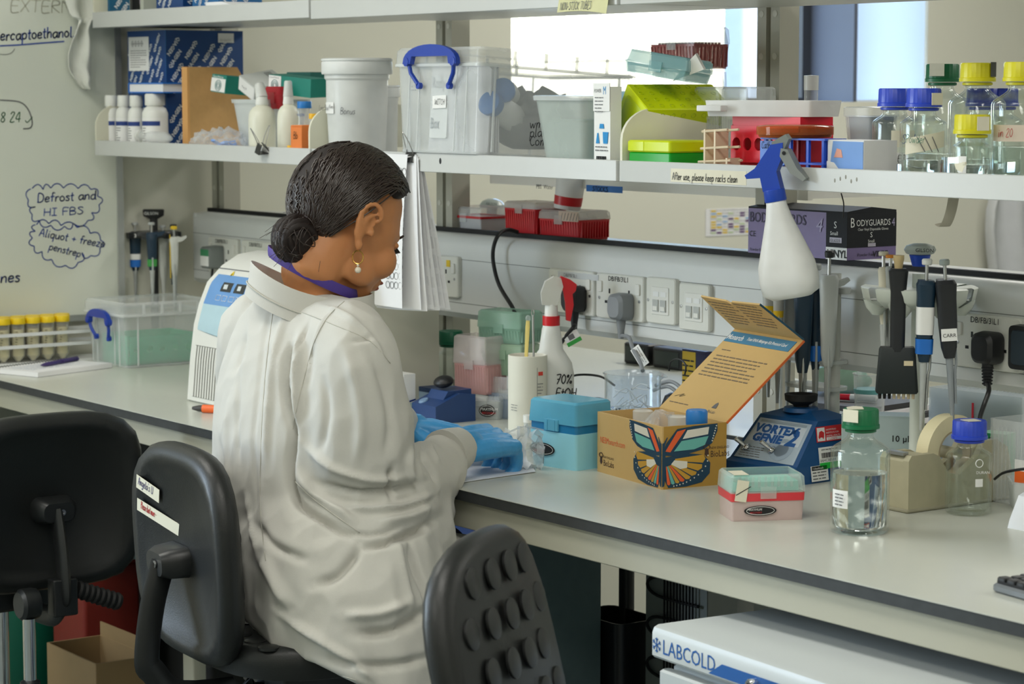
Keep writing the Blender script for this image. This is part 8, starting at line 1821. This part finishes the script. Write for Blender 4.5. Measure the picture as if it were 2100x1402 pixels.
# ---- gloved hands
M_glv = mat('nitrile_blue', (62, 148, 206), .38, var=.05, scale=80, bump=.2, bscale=260)
def glove(wr, el, fwd, up, side_, curl, spread, name, label, thumb, K=1.0):
    """palm plus five bent fingers; side_ = direction from little finger to index"""
    g = MB(); fwd = fwd.normalized(); side_ = (side_ - fwd*side_.dot(fwd)).normalized(); up = fwd.cross(side_) if up is None else up; up = (up - fwd*up.dot(fwd) - side_*up.dot(side_)).normalized()
    ax = (wr - el).normalized()
    limb(g, [wr - ax*.035, wr, wr + fwd*.022], [.031, .029, .028], 16, 3)
    kn = wr + fwd*.092*K
    for i in range(4):
        o = side_*((.0285 - .019*i)*K)
        limb(g, [wr + fwd*.012 + o*.55, wr + fwd*.05 + o*.85 + up*.004, kn + o + up*(.004 - .002*abs(i - 1.2))], [.0165*K, .0160*K, .0130*K], 12, 4)
    L_ = [(.040, .026, .020), (.044, .029, .021), (.041, .027, .020), (.032, .021, .018)]
    for i in range(4):
        o = side_*((.0285 - .019*i)*K); p = kn + o + up*(.004 - .002*abs(i - 1.2)); a = curl[i][0]; d0 = fwd + side_*spread*(1.5 - i)*.12
        pts = [p]; rad = [.0118*K, .0103*K, .0092*K, .0078*K]; ang = 0
        for j, l in enumerate(L_[i]):
            ang += curl[i][j]; dd = (d0*cos(ang) - up*sin(ang)).normalized(); p = p + dd*l*K; pts.append(p)
        limb(g, pts, rad, 12, 4)
    limb(g, [wr + fwd*.018 + side_*.018, wr + fwd*thumb[0][0] + side_*thumb[0][1] - up*thumb[0][2], wr + fwd*thumb[1][0] + side_*thumb[1][1] - up*thumb[1][2], wr + fwd*thumb[2][0] + side_*thumb[2][1] - up*thumb[2][2]], [.016, .0135, .0110, .0090], 12, 4)
    me = remeshed(name, g, .0022, 4, .5)
    for v in me.vertices:
        k = noise.noise(v.co*70)*.0008 + noise.noise(v.co*160)*.0004; v.co = v.co + v.normal*k
    return P(name, relmesh(me), M_glv, pe_, label, sm=180)
glove(wrR + Vector((.0, .006, 0)), elR, Vector((-.26, .96, .02)), Vector((.42, .1, .90)), Vector((-.9, -.25, .30)), [(.75, .85, .5), (.9, .9, .5), (1.0, .95, .55), (1.1, 1.0, .6)], .4, 'glove', 'blue nitrile glove on the near hand', ((.05, .042, .012), (.080, .046, .026), (.104, .036, .040)), 1.12)
glove(wrL + Vector((0, .010, 0)), elL, Vector((.55, .82, -.10)), Vector((.1, -.15, .98)), Vector((.85, -.5, .05)), [(.22, .30, .25), (.25, .32, .25), (.28, .36, .28), (.34, .40, .3)], .5, 'glove', 'blue nitrile glove on the far hand', ((.045, .040, .016), (.074, .048, .026), (.098, .042, .034)))
# ---- held sachet
hs_c = onD(1074, 925, 4.10)
sa = T('plastic_sachet', 'crumpled translucent sachet held between the gloved fingers', 'sachet', hs_c)
gridp = []
rd = random.Random(8)
for i in range(13):
    row = []
    for j in range(11):
        u_, v_ = i/12 - .5, j/10 - .5
        p = RV*(u_*.068 + .010*noise.noise(Vector((u_*6, v_*6, 1)))) + UZ*(v_*.078*(1 - .5*abs(u_)) + .016*noise.noise(Vector((u_*7, v_*7, 5)))) + FH*(.030*noise.noise(Vector((u_*5, v_*5, 9))))
        row.append(p)
    gridp.append([p - FH*.0008 for p in row] + [p + FH*.0008 for p in row[::-1]])
P('film', MB().rings(gridp), clear('sachet_film', (238, 242, 246), .24, .2, .35), sa, sm=50)
P('folded_edge', MB().tube(smooth([RV*(-.03) + UZ*.03, RV*(.0) + UZ*.042, RV*.034 + UZ*.036], 4), .003, 6, flat=.4), clear('sachet_film', (238, 242, 246), .24, .2, .35), sa)
# ================================================================ groups of alike things
GR = {'chemical_bottle': 'white chemical bottles on the lower shelf', 'kit_box': 'blue printed kit boxes on the shelves', 'screw_cap_bottle': 'glass screw cap bottles', 'pipette': 'pipettes hung on the stands', 'lab_chair': 'black laboratory chairs',
      'tip_box': 'lidded pipette tip boxes', 'mains_plug': 'mains plugs in the trunking sockets', 'carton': 'small cartons piled on the frosted tub', 'small_carton': 'small red cartons on the rear shelf', 'reagent_bottle': 'bottles inside the kit carton',
      'shelf': 'shelf boards of the bench', 'shelf_upright': 'slotted uprights of the shelving', 'storage_box': 'clear storage boxes with blue handles', 'mist_bottle': 'ivory mist bottles on the shelf', 'dark_case': 'dark cases on the second bench', 'pipette_stand': 'pipette stands', 'lab_bench': 'laboratory benches'}
for o in COL.objects:
    st_ = o.name.split('.')[0]
    if o.parent is None and o.get('category') and st_ in GR and not o.get('group'): o['group'] = GR[st_]
